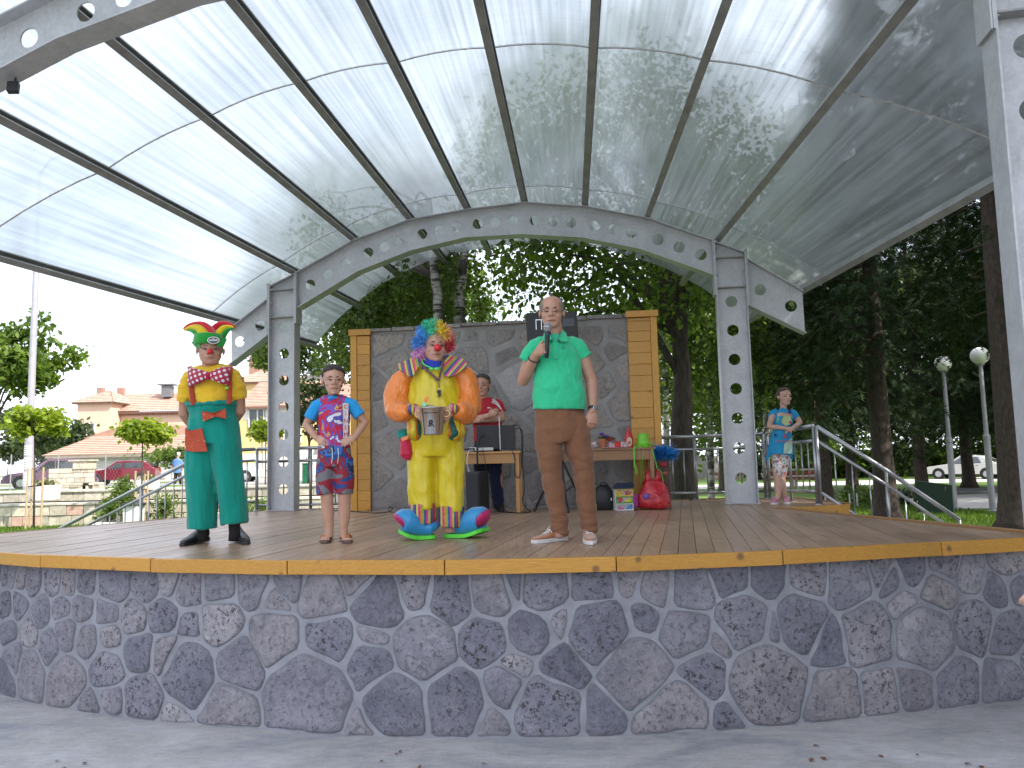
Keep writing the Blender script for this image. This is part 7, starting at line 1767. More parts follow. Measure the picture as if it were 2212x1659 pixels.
# bucket
chrome = plain('polished_steel', (.62, .60, .58), .10, 1.0, .06, 5); bc = q(935, 941, -.37); bkt = thing('steel_bucket', 'polished steel ice bucket with black monogram held by the rainbow clown', 'bucket', tuple(bc)); bh = q(935, 881, -.37).z - bc.z
MB().lathe(bc, [(.05, 0), (.072, .004), (.076, .012), (.100, bh - .006), (.106, bh), (.104, bh + .003), (.097, bh - .006), (.074, .02), (.05, .016)], 36).build('shell', chrome, bkt, True)
for s in (-1, 1): MB().loft(spline([bc + V((s * .097, -.01, bh * .86)), bc + V((s * .128, -.01, bh * .88)), bc + V((s * .132, -.01, bh * .70)), bc + V((s * .092, -.01, bh * .66))], 4), .006, 8).build('handle', plain('brass', (.55, .38, .12), .25, .9), bkt, True)
letters('monogram', 'R', bc + V((0, -.0885, bh * .40)), .075, (1, 0, 0), (0, -.12, 1), plain('black_print', (.01, .01, .01), .5), bkt, .001); letters('monogram', 'R', bc + V((-.012, -.0885, bh * .40)), .06, (-1, 0, 0), (0, -.12, 1), plain('black_print', (.01, .01, .01)), bkt, .001)
letters('text_band', '1893 - 1993', bc + V((0, -.099, bh * .78)), .018, (1, 0, 0), (0, -.12, 1), plain('black_print', (.01, .01, .01)), bkt, .0005) if False else MB().loft([bc + V((.0975 * cos(a), .0975 * sin(a), bh * .79 + .004 * sin(a * 31))) for a in np.linspace(-2.2, -.95, 26)], .0018, 5).build('engraved_line', plain('black_print', (.01, .01, .01)), bkt)
tk = thing('toy_whistle', 'mint green round toy on an orange strip sticking out of the bucket', 'toy', tuple(q(917, 874, -.40))); MB().lathe(q(917, 874, -.44), [(.017, 0), (.018, .006), (.012, .009)], 18, (V((1, 0, 0)), V((0, 0, 1)), V((0, -1, 0)))).build('disc', plain('mint_plastic', (.20, .55, .33), .4), tk); MB().bar(q(918, 872, -.42), q(923, 857, -.42), .028, .006, (0, 1, 0)).build('strip', orsat, tk); MB().ball(q(926, 879, -.40), (.05, .04, .018), 12, 6).build('sweets', plain('sweet_wrappers', (.10, .40, .22), .4, 0, .5, 30, col2=(.6, .5, .2)), tk, True)

# ---------------------------------------------------------------- man in the jester hat
D3 = 6.43; q = lambda x, y, dy=0.0: pt(x, y, D3 + dy)
je = person('man in jester hat, polka dot bow tie and wide teal trousers, hands behind his back', q(462, 1172))
H3 = Head(q(451, 724), q(458, 788, -.03), yaw=20, pitch=-1, wide=1.22)
bd_ = MB(); H3.add(bd_, jaw=1.1); bd_.loft([q(456, 815, .02), q(455, 795, .02), q(454, 765, .0)], [.085, .070, .066], 14)
bd_.loft([q(458, 950), q(458, 880), q(457, 830), q(456, 804, .02)], [(.17, .12), (.165, .13), (.17, .12), (.1, .08)], 16, (1, 0, 0))
arm(bd_, q(404, 820), q(398, 893, .06), q(428, 935, .20), (.056, .05, .047, .034)); arm(bd_, q(512, 815), q(518, 888, .06), q(488, 932, .20), (.056, .05, .047, .034))
hand(bd_, q(428, 935, .20), V((.8, .1, -.4)), V((0, 1, 0)), V((0, 0, 1)), 1.0); hand(bd_, q(488, 932, .21), V((-.8, .1, -.4)), V((0, 1, 0)), V((0, 0, 1)), 1.0)
solid('body', bd_, skin_a, je, .005, 2)
for x in (437, 505): MB().loft([q(x, 1100), q(x + 2, 1150), q(x + 1, 1168)], [.05, .046, .048], 12).build('sock', plain('dark_sock', (.012, .010, .012), .9), je, True)
H3.face(je, (.5, 0), lids=.9, smile=.03, bw=.010, brow=plain('grey_brow', (.16, .13, .12), .9)); H3.hair(je, plain('grey_hair', (.22, .19, .175), .9, 0, .2, 60), lambda x, y, z: y < .12 and z > (.40 if y > -.1 else .22), .015, 'hair', .006)
MB().ball(H3.T(0, .50, .39), .024, 16, 10).build('clown_nose', rednose, je, True)
ytee = cloth('yellow_tee', (.68, .43, .028), .85, .07, .6, 8)
sh = MB(); sh.loft([q(458, 905), q(458, 880, -.01), q(458, 855, -.01), q(457, 835), q(456, 815, .0), q(456, 803, .01), q(456, 796, .02)], [(.165, .14), (.172, .15), (.178, .15), (.180, .14), (.160, .115), (.115, .09), (.08, .075)], 20, (1, 0, 0))
sh.loft([q(424, 814), q(412, 820), q(402, 842), q(398, 868, .02)], [.078, .076, .070, .066], 14); sh.loft([q(490, 812), q(502, 816), q(512, 838), q(517, 864, .02)], [.078, .076, .070, .066], 14)
sh.loft([q(408, 822), q(424, 812, .005), q(456, 804, .01), q(490, 809), q(506, 818)], [.072, .082, .085, .082, .073], 14)
solid('tee_shirt', sh, ytee, je, .008, 3, .5, .016, 7, 1.8)
tealp = cloth('teal_trousers', (.004, .235, .185), .85, .12, .5, 6, 240)
tr = MB(); tr.loft([q(458, 872, -.0), q(458, 882), q(458, 892), q(459, 912), q(461, 960)], [(.198, .165), (.200, .166), (.186, .156), (.198, .165), (.2, .16)], 26, (1, 0, 0))
for P, R in (([q(441, 905), q(437, 960), q(436, 1020), q(436, 1085), q(436, 1142)], [(.122, .15), (.132, .15), (.130, .145), (.124, .14), (.120, .135)]), ([q(479, 905), q(486, 960), q(493, 1020), q(501, 1080), q(506, 1131)], [(.122, .15), (.128, .15), (.116, .14), (.108, .13), (.106, .13)])): tr.loft(spline(P, 3), lerpn(R, 3), 20, (1, 0, 0))
solid('wide_trousers', tr, tealp, je, .008, 3, .5, .015, 10, .22)
fr = MB(); n_ = 72; ring0, ring1 = [], []
for k in range(n_):
    a = 2 * pi * k / n_; wv = 1 + .03 * sin(a * 17) + .015 * sin(a * 29); c_ = q(458, 879); ring0.append(c_ + V((.20 * cos(a), .166 * sin(a), 0))); ring1.append(q(458, 870 + 2.5 * sin(3 * a + .6)) + V((.212 * wv * cos(a), .178 * wv * sin(a), .004 * sin(a * 17))))
fr.add(ring0 + ring1, [(k, (k + 1) % n_, n_ + (k + 1) % n_, n_ + k) for k in range(n_)]); fo = fr.build('waist_frill', tealp, je, True); fo.modifiers.new('t', 'SOLIDIFY').thickness = .006
rust = patches('rust_print_cloth', [(0, (.40, .055, .02)), (.66, (.55, .30, .05)), (.70, (.5, .45, .38)), (.74, (.40, .055, .02))], 22, .4)
panel('patch_pocket', [q(401, 924, -.13), q(410, 931, -.155), q(437, 925, -.172), q(449, 975, -.176), q(420, 976, -.172), q(400, 973, -.13)], (0, -.010, 0), rust, je)
panel('trouser_bow', [q(436, 888, -.175), q(462, 892, -.196), q(488, 883, -.17), q(490, 904, -.17), q(464, 900, -.196), q(440, 911, -.175)], (0, -.012, 0), rust, je)
susp = cloth('rust_suspender', (.33, .045, .02)); 
for P in ([q(410, 792, .04), q(411, 800, -.06), q(412, 815, -.115), q(413, 840, -.145), q(417, 868, -.162), q(418, 874, -.168)], [q(497, 788, .04), q(497, 797, -.06), q(496, 812, -.115), q(496, 838, -.145), q(495, 866, -.16), q(495, 872, -.166)]): MB().loft(spline(P, 3), [(.022, .005)] * 16, 8, (1, 0, 0)).build('suspender', susp, je, True)
polka = dots('polka_cloth', (.36, .012, .05), (.62, .60, .62), 26, .30)
for P, R in (([q(451, 812, -.185), q(440, 812, -.19), q(420, 814, -.18), q(407, 815, -.165)], [(.025, .02), (.045, .032), (.072, .038), (.075, .012)]), ([q(451, 812, -.185), q(463, 811, -.19), q(480, 811, -.18), q(495, 812, -.165)], [(.025, .02), (.045, .032), (.072, .038), (.075, .012)])): MB().loft(spline(P, 3), lerpn(R, 3), 16, (0, 0, 1)).build('bow_tie_wing', polka, je, True)
MB().ball(q(451, 812, -.20), (.03, .022, .032), 14, 9).build('bow_tie_knot', cloth('crimson_knot', (.33, .012, .04)), je, True)
MB().box(q(490, 838, -.165), (.03, .008, .016)).build('green_tag', plain('lime_plastic', (.16, .52, .015)), je)
blsh = plain('black_shoe', (.014, .013, .015), .5, 0, .2, 20); 
shoe(je, fl(446, 1165), fl(393, 1181), .105, blsh, blsh, .11, .022); shoe(je, fl(505, 1158), fl(533, 1177), .105, blsh, blsh, .11, .022)
# the hat
grn_f = cloth('green_felt', (.012, .27, .03), .95, .12, .3, 10, 200, .5); yel_f = cloth('yellow_felt', (.62, .47, .01), .95, .1, .3, 10, 200, .5); red_f = cloth('red_felt', (.52, .015, .03), .95, .1, .3, 10, 200, .5)
hd = -.02; c0 = q(451, 737, hd); mb = MB(); rs = []
for z, r in ((-.040, 1.0), (.0, 1.04), (.045, 1.0), (.05, .92)): rs.append((c0 + UPZ * (z + .006), (.118 * r, .128 * r)))
mb.loft([a for a, b_ in rs], [b_ for a, b_ in rs], 28, (1, 0, 0)); mb.build('hat_band', grn_f, je, True)
panel('hat_flap', [q(432, 731, -.11), q(416, 738, -.03), q(413, 739, -.02), q(424, 752, -.06), q(433, 752, -.11)], (0, -.008, 0), grn_f, je); panel('hat_flap', [q(470, 729, -.11), q(483, 731, -.05), q(491, 732, -.02), q(484, 748, -.06), q(470, 750, -.11)], (0, -.008, 0), grn_f, je)
def horn(P, R, m_, nm): MB().loft(spline([q(*p) for p in P], 4), lerpn(R, 4), 16, (0, 1, 0)).build(nm, m_, je, True)
horn([(470, 742, -.0), (462, 722, -.02), (444, 703, -.03), (425, 700, -.03), (408, 704, -.03), (397, 711, -.03)], [(.085, .035), (.075, .030), (.055, .026), (.045, .022), (.030, .017), (.012, .012)], red_f, 'hat_horn')
horn([(444, 740, -.06), (442, 724, -.06), (432, 711, -.06), (419, 707, -.05), (407, 709, -.04), (398, 713, -.035)], [(.06, .055), (.055, .048), (.045, .036), (.035, .024), (.022, .015), (.008, .010)], yel_f, 'hat_horn')
horn([(434, 742, -.05), (430, 730, -.05), (423, 719, -.05), (412, 714, -.04), (404, 713, -.04)], [(.065, .035), (.055, .030), (.040, .024), (.022, .014), (.008, .008)], grn_f, 'hat_horn')
horn([(458, 738, .03), (462, 716, .03), (474, 702, .03), (489, 699, .02), (500, 702, .01), (507, 706, .0)], [(.08, .04), (.065, .034), (.05, .026), (.042, .022), (.028, .015), (.010, .010)], red_f, 'hat_horn')
horn([(470, 738, .0), (474, 722, .0), (483, 710, .0), (493, 706, .0), (501, 706, -.005), (506, 708, -.005)], [(.06, .045), (.05, .038), (.038, .028), (.028, .018), (.018, .012), (.006, .006)], yel_f, 'hat_horn')
horn([(476, 740, .01), (480, 728, .01), (488, 717, .0), (497, 711, -.005), (504, 709, -.005)], [(.05, .03), (.045, .028), (.032, .02), (.018, .012), (.006, .006)], grn_f, 'hat_horn')
lg = q(461, 735, -.165); ax_ = (V((.97, .22, 0)), V((0, 0, 1)), V((.22, -.97, 0)))
for rx, rz, off, m_ in ((.048, .030, 0, plain('white_patch', (.62, .60, .60), .6)), (.040, .024, .002, blk), (.0365, .0205, .003, plain('white_patch', (.62, .60, .60)) if False else plain('dark_badge', (.02, .04, .04), .5))):
    MB().prism([lg + ax_[0] * (rx * cos(a)) + ax_[1] * (rz * sin(a)) + ax_[2] * off for a in np.linspace(0, 2 * pi, 28, False)], ax_[2] * .003).build('hat_badge', m_, je)
MB().prism([lg + ax_[2] * .0065 + ax_[0] * x + ax_[1] * z for x, z in ((-.032, -.008), (.030, -.008), (.033, .007), (-.028, .007))], ax_[2] * .001).build('badge_word', plain('white_patch', (.62, .60, .60)), je)
for k in range(6): MB().prism([lg + ax_[2] * .0078 + ax_[0] * (-.022 + .0085 * k + x) + ax_[1] * z for x, z in ((-.0015, -.005), (.0015, -.005), (.002, .005), (-.001, .005))], ax_[2] * .0006).build('badge_letter', plain('teal_ink', (.02, .12, .12), .6), je)
MB().prism([lg + ax_[2] * .0065 + ax_[0] * x + ax_[1] * z for x, z in ((-.012, .010), (.012, .010), (.007, .018), (0, .021), (-.007, .018))], ax_[2] * .001).build('badge_crest', plain('grey_crest', (.30, .30, .30), .6), je)

# ---------------------------------------------------------------- boy
D4 = 6.28; q = lambda x, y, dy=0.0: pt(x, y, D4 + dy)
boy = person('boy in a bright printed blue-sleeved T-shirt and dark shorts standing with hands on hips', q(724, 1172))
H4 = Head(q(717, 790), q(724, 852, -.03), yaw=16, pitch=-2, wide=1.12); bd_ = MB(); H4.add(bd_, nose=.85, jaw=.95)
bd_.loft([q(722, 875, .02), q(721, 860, .02), q(719, 832, .0)], [.056, .045, .044], 12); bd_.loft([q(722, 985), q(722, 930), q(721, 890), q(721, 868, .02)], [(.125, .085), (.115, .085), (.125, .085), (.06, .05)], 14, (1, 0, 0))
a1, b1, c1 = q(684, 876), q(662, 917, .04), q(683, 946, -.06); a2, b2_, c2 = q(760, 873), q(788, 913, .04), q(766, 945, -.06)
arm(bd_, a1, b1, c1, (.042, .035, .033, .024)); arm(bd_, a2, b2_, c2, (.042, .035, .033, .024))
hand(bd_, c1, V((.75, -.35, -.35)), V((-.1, -1, .3)), V((0, .2, .8)), .82, (.35, .4, .4, .4), .4); hand(bd_, c2, V((-.75, -.35, -.35)), V((.1, -1, .3)), V((0, .2, .8)), .82, (.35, .4, .4, .4), .4)
for P in ([q(704, 1040), q(706, 1075), q(707, 1092, .01), q(708, 1110, .02), q(711, 1140, .02), q(711, 1160, .02)], [q(745, 1040), q(744, 1075), q(744, 1092, .01), q(744, 1110, .02), q(742, 1140, .02), q(743, 1160, .02)]): bd_.loft(P, [.062, .052, .050, .052, .036, .034], 12)
for hx, tx, hy in ((709, 702, 1163), (744, 749, 1162)):
    h_, t_ = fl(hx, hy), fl(tx, 1172); d_ = (t_ - h_).normalized(); h_.z = .038; t_.z = .026
    bd_.loft([h_, h_.lerp(t_, .3), h_.lerp(t_, .7), t_ + d_ * .02], [(.03, .03), (.032, .034), (.038, .022), (.036, .012)], 12, (d_.y, -d_.x, 0))
    for k in range(5):
        s_ = V((d_.y, -d_.x, 0)); o_ = t_ + s_ * (-.032 + .016 * k) + d_ * (.012 - .004 * abs(k - 1)); bd_.loft([o_ - d_ * .01, o_ + d_ * .014, o_ + d_ * .022 - UPZ * .004], [.009, .009, .005], 8)
solid('body', bd_, skin_c, boy, .004, 2)
H4.face(boy, (.4, 0), lids=.8, bw=.013); H4.hair(boy, plain('dark_short_hair', (.035, .026, .02), .8, 0, .3, 60), shorthair(.84, .62, .26), .03, 'hair', .012)
cy_ = cloth('cyan_cotton', (.02, .28, .62)); prt = patches('wild_colour_print', [(0, (.60, .58, .62)), (.37, (.08, .07, .34)), (.45, (.45, .012, .05)), (.535, (.16, .09, .42)), (.60, (.55, .40, .03)), (.635, (.40, .01, .04)), (.69, (.06, .06, .28)), (.75, (.55, .52, .58))], 5.5, 1.8)
sh = MB(); sh.loft([q(722, 969), q(722, 940), q(722, 905), q(722, 880), q(721, 868, .01), q(721, 860, .02)], [(.132, .10), (.127, .10), (.132, .105), (.130, .095), (.092, .07), (.058, .052)], 20, (1, 0, 0)); sh.loft([q(690, 875, .005), q(702, 869, .005), q(721, 866, .01), q(741, 868, .005), q(754, 873, .005)], [.045, .056, .06, .056, .046], 14)
solid('tee_shirt', sh, prt, boy, .007, 4, .5, .006, 10)
for P in ([q(698, 872, .005), q(684, 878, .005), q(672, 899, .01), q(669, 905, .01)], [q(745, 870, .005), q(760, 875, .005), q(774, 894, .01), q(778, 899, .01)]):
    mb = MB(); mb.loft(P, [.055, .056, .052, .052], 14); solid('sleeve', mb, cy_, boy, .007, 3, .5, .005, 12)
MB().loft([q(721, 868, -.0), q(721, 861, .012)], [(.072, .068), (.061, .06)], 20, (1, 0, 0)).build('neck_band', cy_, boy, True)
wstr = cloth('white_print', (.60, .58, .60)); panel('print_stripe', [q(741, 871, -.078), q(753, 871, -.06), q(752, 946, -.07), q(742, 946, -.088)], (0, -.012, 0), wstr, boy)
rl = plain('red_print', (.45, .015, .03), .7)
for k, chx in enumerate('CINEM'): letters('print_letter', chx, q(747, 879 + 15 * k, -.10), .048, (1, .1, 0), (0, 0, 1), rl, boy, .001)
shp = patches('dark_patterned_shorts', [(0, (.15, .15, .17)), (.46, (.24, .012, .03)), (.525, (.015, .05, .2)), (.56, (.03, .14, .42)), (.59, (.02, .02, .07)), (.63, (.16, .16, .18))], 4.6, 1.3)
tr = MB(); tr.loft([q(722, 962), q(722, 985), q(723, 1008)], [(.130, .10), (.136, .105), (.135, .10)], 20, (1, 0, 0))
for P in ([q(705, 990), q(703, 1030), q(704, 1068)], [q(741, 990), q(744, 1030), q(743, 1067)]): tr.loft(P, [(.078, .09), (.078, .088), (.077, .085)], 16, (1, 0, 0))
solid('shorts', tr, shp, boy, .007, 4, .5, .006, 9)
for x in (717, 730): MB().tube(spline([q(x, 968, -.106), q(x + 1, 985, -.118), q(x - 1, 1001, -.118)], 3), .003, 5).build('drawstring', lace, boy)
ora = plain('orange_strap', (.55, .17, .03), .6); fs_ = plain('brown_foam_sole', (.12, .075, .065), .8)
for hx, tx, hy in ((709, 701, 1162), (744, 751, 1161)):
    h_, t_ = fl(hx, hy), fl(tx, 1174); d_ = (t_ - h_); L_ = d_.length; d_.normalize(); s_ = V((d_.y, -d_.x, 0)); h_ = h_ - d_ * .02; L_ += .045
    MB().prism([h_ + d_ * (t * L_) + s_ * (w_ * .046) + UPZ * .001 for t, w_ in ((0, .5), (.1, .8), (.5, .75), (.8, 1), (1, .5))] + [h_ + d_ * (t * L_) - s_ * (w_ * .046) + UPZ * .001 for t, w_ in ((1, .5), (.8, 1), (.5, .75), (.1, .8), (0, .5))], UPZ * .017).build('flip_flop_sole', fs_, boy, bevel=.004)
    for w_ in (-1, 1): MB().loft(spline([h_ + d_ * (L_ * .80) + UPZ * .035, h_ + d_ * (L_ * .66) + s_ * (w_ * .022) + UPZ * .056, h_ + d_ * (L_ * .46) + s_ * (w_ * .042) + UPZ * .018], 4), [(.010, .004)] * 9, 8, s_).build('flip_flop_strap', ora, boy, True)

# ---------------------------------------------------------------- man in the red shirt behind the table
D5 = 9.72; q = lambda x, y, dy=0.0: pt(x, y, D5 + dy)
dj = person('man in a red sports shirt with crossed arms standing behind the black amplifier', q(1060, 1103))
H5 = Head(q(1040, 810), q(1043, 856, -.03), yaw=-8, pitch=0, wide=1.08); bd_ = MB(); H5.add(bd_)
bd_.loft([q(1045, 872, .03), q(1044, 858, .02), q(1042, 842, .0)], [.075, .064, .06], 12); bd_.loft([q(1052, 960), q(1052, 900), q(1050, 872, .02)], [(.15, .1), (.165, .11), (.1, .07)], 14, (1, 0, 0))
arm(bd_, q(1024, 874), q(1012, 910, -.06), q(1056, 898, -.24), (.056, .05, .047, .034)); arm(bd_, q(1077, 872), q(1085, 904, -.06), q(1036, 908, -.21), (.056, .05, .047, .034))
hand(bd_, q(1056, 898, -.24), V((.8, 0, .45)), V((0, -1, 0)), V((-.3, 0, 1)), 1.0, (.4, .4, .4, .4)); hand(bd_, q(1036, 908, -.21), V((-.9, .1, .1)), V((0, -1, 0)), V((0, 0, 1)), 1.0)
for x, y in ((1038, 1098), (1078, 1100)): bd_.loft([q(1053 + (x - 1053) * .4, 955), q(x, 1030), q(x, y)], [.07, .055, .05], 8)
solid('body', bd_, skin_b, dj, .0052, 2)
H5.face(dj, (0, 0), lids=1.0, smile=.02); H5.hair(dj, plain('dark_grey_hair', (.06, .05, .045), .85, 0, .35, 60), shorthair(.86, .55, .2), .05, 'hair', .02)
redj = cloth('red_jersey', (.36, .012, .022), .6, .07, .5); sh = MB(); sh.loft([q(1053, 955), q(1053, 920), q(1052, 890), q(1051, 872, .01), q(1048, 862, .02)], [(.175, .12), (.18, .125), (.192, .13), (.14, .10), (.085, .07)], 20, (1, 0, 0)); sh.loft([q(1036, 872), q(1024, 877), q(1016, 897, -.03)], [.075, .075, .068], 12); sh.loft([q(1066, 870), q(1077, 876), q(1083, 892, -.03)], [.075, .075, .068], 12)
solid('sports_shirt', sh, redj, dj, .009, 4, .5, .006, 8)
for k in range(3): MB().loft(spline([q(1064 - 1.0 * k, 863 + 3.2 * k, -.06 - .02 * k), q(1074 - .5 * k, 869 + 2.6 * k, -.085), q(1084 + 1 * k, 886 + 1.5 * k, -.085)], 4), [(.006, .004)] * 9, 6, UPZ).build('shoulder_stripe', plain('white_print2', (.62, .60, .60), .7), dj, True)
MB().loft(spline([q(1026, 867, -.07), q(1020, 876, -.09), q(1015, 890, -.10)], 4), [(.012, .004)] * 9, 6, (1, 0, 0)).build('shoulder_stripe', plain('white_print2', (.62, .60, .60)), dj, True)
MB().ball(q(1056, 881, -.132), (.022, .004, .009), 10, 5).build('shirt_logo', plain('white_print2', (.62, .60, .60)), dj)
legs_solid('jeans', dj, cloth('dark_jeans', (.012, .018, .045), .9, .15, .6), ([q(1053, 945), q(1053, 975), q(1053, 995)], [(.165, .11), (.175, .12), (.15, .11)]), [([q(1040, 985), q(1037, 1040), q(1037, 1098)], [.095, .078, .066]), ([q(1068, 985), q(1072, 1040), q(1078, 1098)], [.095, .082, .07])], .01, .01)
shoe(dj, q(1037, 1098, .02), q(1034, 1098, -.22), .1, blsh, blsh, .1); shoe(dj, q(1079, 1098, .02), q(1083, 1098, -.2), .1, blsh, blsh, .1)

# ---------------------------------------------------------------- girl at the railing
D6 = 9.82; q = lambda x, y, dy=0.0: pt(x, y, D6 + dy)
girl = person('girl in a turquoise tunic and spotted leggings leaning on the corner railing', q(1686, 1087))
H6 = Head(q(1691, 838), q(1697, 875, -.02), yaw=12, pitch=0, wide=1.12); bd_ = MB(); H6.add(bd_, nose=.8, jaw=.92)
bd_.loft([q(1693, 892, .02), q(1692, 880, .02), q(1692, 864, 0)], [.05, .040, .042], 12); bd_.loft([q(1688, 980), q(1690, 930), q(1692, 896), q(1692, 884, .02)], [(.13, .09), (.11, .08), (.12, .08), (.05, .045)], 14, (1, 0, 0))
arm(bd_, q(1671, 892), q(1661, 921, -.05), q(1697, 925, -.13), (.042, .036, .032, .024)); arm(bd_, q(1713, 892), q(1728, 912, -.02), q(1712, 925, -.12), (.042, .036, .032, .024))
hand(bd_, q(1697, 925, -.13), V((.9, -.1, -.05)), V((0, -.6, .8)), V((0, -1, 0)), .82); hand(bd_, q(1713, 924, -.12), V((-.7, -.1, -.2)), V((0, -.5, .9)), V((0, -1, 0)), .82)
for P in ([q(1677, 1010), q(1680, 1030, -.02), q(1681, 1050, -.05), q(1680, 1070, -.07), q(1676, 1082, -.08)], [q(1688, 1010), q(1688, 1030), q(1690, 1050), q(1694, 1070), q(1697, 1082)]): bd_.loft(P, [.06, .052, .05, .036, .034], 12)
solid('body', bd_, skin_d, girl, .0048, 2)
H6.face(girl, (.2, 0), lids=.8, bw=.010); hairm = plain('brown_hair', (.075, .042, .028), .6, 0, .3, 40); H6.hair(girl, hairm, shorthair(.86, .52, .2), .03, 'hair', .006); MB().ball(H6.T(-.08, -.48, .62), (.035, .04, .04), 12, 8).build('hair_bun', hairm, girl, True)
tq = patches('turquoise_print', [(0, (.01, .25, .48)), (.60, (.01, .25, .48)), (.63, (.18, .42, .20)), (.70, (.45, .55, .32)), (.76, (.02, .06, .30))], 3.6, .8); sh = MB()
sh.loft([q(1686, 982), q(1687, 955), q(1690, 930), q(1691, 908), q(1692, 894), q(1692, 885, .02)], [(.165, .12), (.145, .11), (.118, .09), (.130, .092), (.105, .07), (.06, .05)], 20, (1, 0, 0)); sh.loft([q(1679, 890), q(1670, 894), q(1666, 903)], [.05, .052, .05], 12); sh.loft([q(1706, 890), q(1714, 894), q(1720, 902)], [.05, .052, .05], 12)
solid('tunic', sh, tq, girl, .007, 3, .5, .006, 9)
panel('pale_patch', [q(1694, 897, -.105), q(1708, 900, -.09), q(1710, 915, -.10), q(1698, 920, -.115), q(1688, 914, -.11)], (0, -.006, 0), cloth('pale_lime', (.42, .52, .26)), girl); panel('pale_patch', [q(1694, 958, -.125), q(1711, 945, -.11), q(1711, 979, -.11), q(1692, 980, -.13)], (0, -.006, 0), cloth('pale_aqua', (.36, .50, .42)), girl)
panel('hem_tail', [q(1662, 968, -.03), q(1668, 978, -.05), q(1657, 995, -.03), q(1654, 990, -.02)], (0, -.006, 0), cloth('turquoise_cloth', (.01, .25, .48)), girl); panel('hem_tail', [q(1703, 975, -.05), q(1713, 972, -.03), q(1712, 992, -.02), q(1706, 990, -.03)], (0, -.006, 0), cloth('turquoise_cloth', (.01, .25, .48)), girl)
letters('print_word', 'Welcome & A', q(1693, 953, -.14), .036, (1, 0, 0), (0, 0, 1), plain('pink_print', (.50, .06, .14), .7), girl, .001, .2)
for x, y, s_, m_ in ((1696, 943, .022, plain('pink_print', (.5, .06, .14))), (1706, 890, .024, plain('navy_print', (.02, .03, .25), .7)), (1675, 940, .02, plain('navy_print', (.02, .03, .25))), (1708, 912, .02, plain('pink_print', (.5, .06, .14)))): MB().ball(q(x, y, -.118), (s_, .012, s_), 9, 5).build('flower_print', m_, girl)
spot = patches('spotted_leggings', [(0, (.10, .3, .2)), (.34, (.62, .60, .62)), (.54, (.5, .04, .06)), (.60, (.55, .35, .05)), (.64, (.05, .2, .3))], 26, 0, (1, 1, 1)); legs_solid('leggings', girl, spot, ([q(1687, 965), q(1687, 985)], [(.12, .09), (.125, .095)]), [([q(1679, 975), q(1679, 1000, -.01), q(1681, 1028, -.02)], [.075, .068, .056]), ([q(1695, 975), q(1692, 1000), q(1689, 1028)], [.075, .068, .056])], .007, .002)
pkm = plain('pink_canvas', (.50, .20, .30), .8, 0, .2, 20); shoe(girl, q(1677, 1084, -.03), q(1669, 1086, -.22), .085, pkm, swh, .09, .025); shoe(girl, q(1697, 1084, .03), q(1701, 1086, -.2), .085, pkm, swh, .09, .025)
for x in (1677, 1697): MB().loft([q(x, 1074), q(x, 1082)], [.04, .042], 12).build('sock', plain('white_sock', (.6, .58, .6), .9), girl, True)

# ---------------------------------------------------------------- old man walking in the street, far left
D7 = 39.0; q = lambda x, y, dy=0.0: pt(x, y, D7 + dy)
om = person('white haired man in a blue shirt and dark trousers walking away in the street', q(385, 1046)); H7 = Head(q(386, 977), q(386, 987), yaw=165, pitch=0); bd_ = MB(); H7.add(bd_)
bd_.loft([q(384, 995), q(385, 984)], [.07, .06], 10); bd_.loft([q(383, 1020), q(383, 1005), q(384, 992)], [(.16, .1), (.17, .11), (.12, .08)], 12, (1, 0, 0)); arm(bd_, q(376, 995), q(374, 1006, .05), q(375, 1017, .08)); arm(bd_, q(391, 995), q(394, 1006), q(393, 1017, .05))
hand(bd_, q(375, 1017, .08), V((0, 0, -1)), V((-1, 0, 0)), V((0, 1, 0))); hand(bd_, q(393, 1017, .05), V((0, 0, -1)), V((1, 0, 0)), V((0, 1, 0)))
solid('body', bd_, skin_a, om, .012, 2); H7.hair(om, plain('white_hair', (.55, .54, .53), .8), shorthair(.8, .4, .1), .03)
sh = MB(); sh.loft([q(383, 1022), q(383, 1005), q(384, 994), q(384, 990)], [(.19, .14), (.2, .15), (.2, .13), (.08, .08)], 14, (1, 0, 0)); sh.loft([q(378, 995), q(374, 1003, .04)], [.085, .08], 10); sh.loft([q(390, 995), q(394, 1003)], [.085, .08], 10); solid('shirt', sh, cloth('sky_blue_shirt', (.10, .20, .46)), om, .014, 3)
legs_solid('trousers', om, cloth('dark_trousers', (.03, .022, .02)), ([q(383, 1017), q(383, 1024)], [(.17, .13), (.17, .13)]), [([q(380, 1022), q(379, 1034), q(377, 1045)], [.10, .085, .075]), ([q(388, 1022), q(389, 1034, -.1), q(391, 1045, .05)], [.10, .085, .075])], .014, .004)
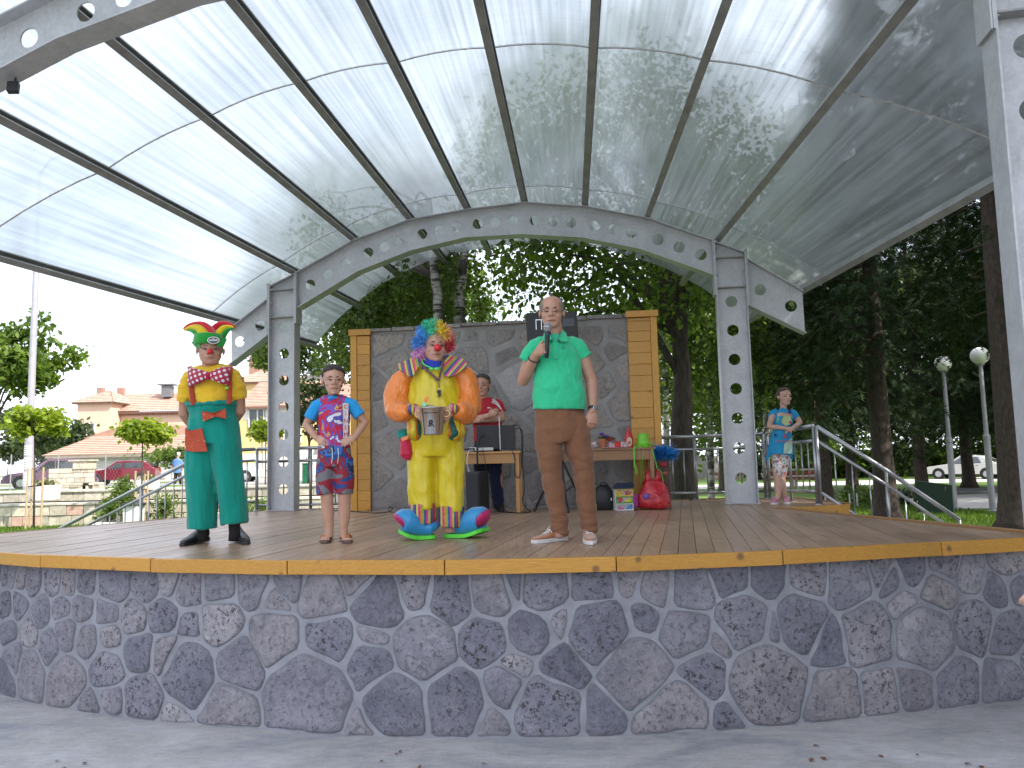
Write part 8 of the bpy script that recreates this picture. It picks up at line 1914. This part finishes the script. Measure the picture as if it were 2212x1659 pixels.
# ---------------------------------------------------------------- bystander whose bare elbow reaches into the right edge
D8 = 2.15; q = lambda x, y, dy=0.0: pt(x, y, D8 + dy)
by = person('bystander at the right edge of the picture, only a bare elbow showing', (1.86, 2.2, E_GROUND)); bx_ = 1.82; gz = E_GROUND
H8 = Head((bx_, 2.2, gz + 1.70), (bx_, 2.16, gz + 1.47), yaw=-150); bd_ = MB(); H8.add(bd_); bd_.loft([(bx_, 2.2, gz + 1.36), (bx_, 2.2, gz + 1.52)], [.065, .06], 12); bd_.loft([(bx_, 2.2, gz + .85), (bx_, 2.2, gz + 1.2), (bx_, 2.2, gz + 1.38)], [(.15, .1), (.16, .11), (.1, .07)], 14, (1, 0, 0))
el8 = q(2200, 1279); arm(bd_, (bx_ - .13, 2.2, gz + 1.36), el8 + V((.028, 0, 0)), (bx_ - .08, 2.02, gz + 1.14)); hand(bd_, (bx_ - .08, 2.02, gz + 1.14), V((.8, -.3, .1)), V((0, -1, 0)), V((0, 0, 1))); arm(bd_, (bx_ + .12, 2.2, gz + 1.35), (bx_ + .24, 2.22, gz + 1.12), (bx_ + .2, 2.1, gz + .9)); hand(bd_, (bx_ + .2, 2.1, gz + .9), V((0, -.2, -1)), V((1, 0, 0)), V((0, -1, 0)))
solid('body', bd_, skin_d, by, .008, 3); H8.face(by); H8.hair(by, hairm, shorthair(.84, .5, .2), .03)
sh = MB(); sh.loft([(bx_, 2.2, gz + .82), (bx_, 2.2, gz + 1.15), (bx_, 2.2, gz + 1.36), (bx_, 2.2, gz + 1.42)], [(.18, .13), (.185, .135), (.15, .11), (.075, .07)], 18, (1, 0, 0)); sh.loft([(bx_ - .12, 2.2, gz + 1.38), (bx_ - .19, 2.2, gz + 1.40)], [.075, .07], 12); sh.loft([(bx_ + .12, 2.2, gz + 1.37), (bx_ + .2, 2.2, gz + 1.3)], [.075, .065], 12); solid('shirt', sh, cloth('plain_grey_shirt', (.25, .26, .28)), by, .01, 3)
legs_solid('trousers', by, cloth('blue_jeans', (.04, .07, .16)), ([(bx_, 2.2, gz + .86), (bx_, 2.2, gz + .76)], [(.17, .12), (.175, .13)]), [([(bx_ - .09, 2.2, gz + .8), (bx_ - .1, 2.2, gz + .45), (bx_ - .1, 2.2, gz + .06)], [.095, .075, .065]), ([(bx_ + .09, 2.2, gz + .8), (bx_ + .1, 2.2, gz + .45), (bx_ + .1, 2.2, gz + .06)], [.095, .075, .065])], .01, .005)
for s in (-1, 1):
    mb = MB(); mb.loft([V((bx_ + s * .1, 2.3 - .05 * k, gz + .045)) for k in range(6)], [(.03, .03), (.042, .042), (.044, .044), (.045, .036), (.045, .03), (.03, .02)], 12, (1, 0, 0)); solid('shoe', mb, blsh, by, .007, 3)
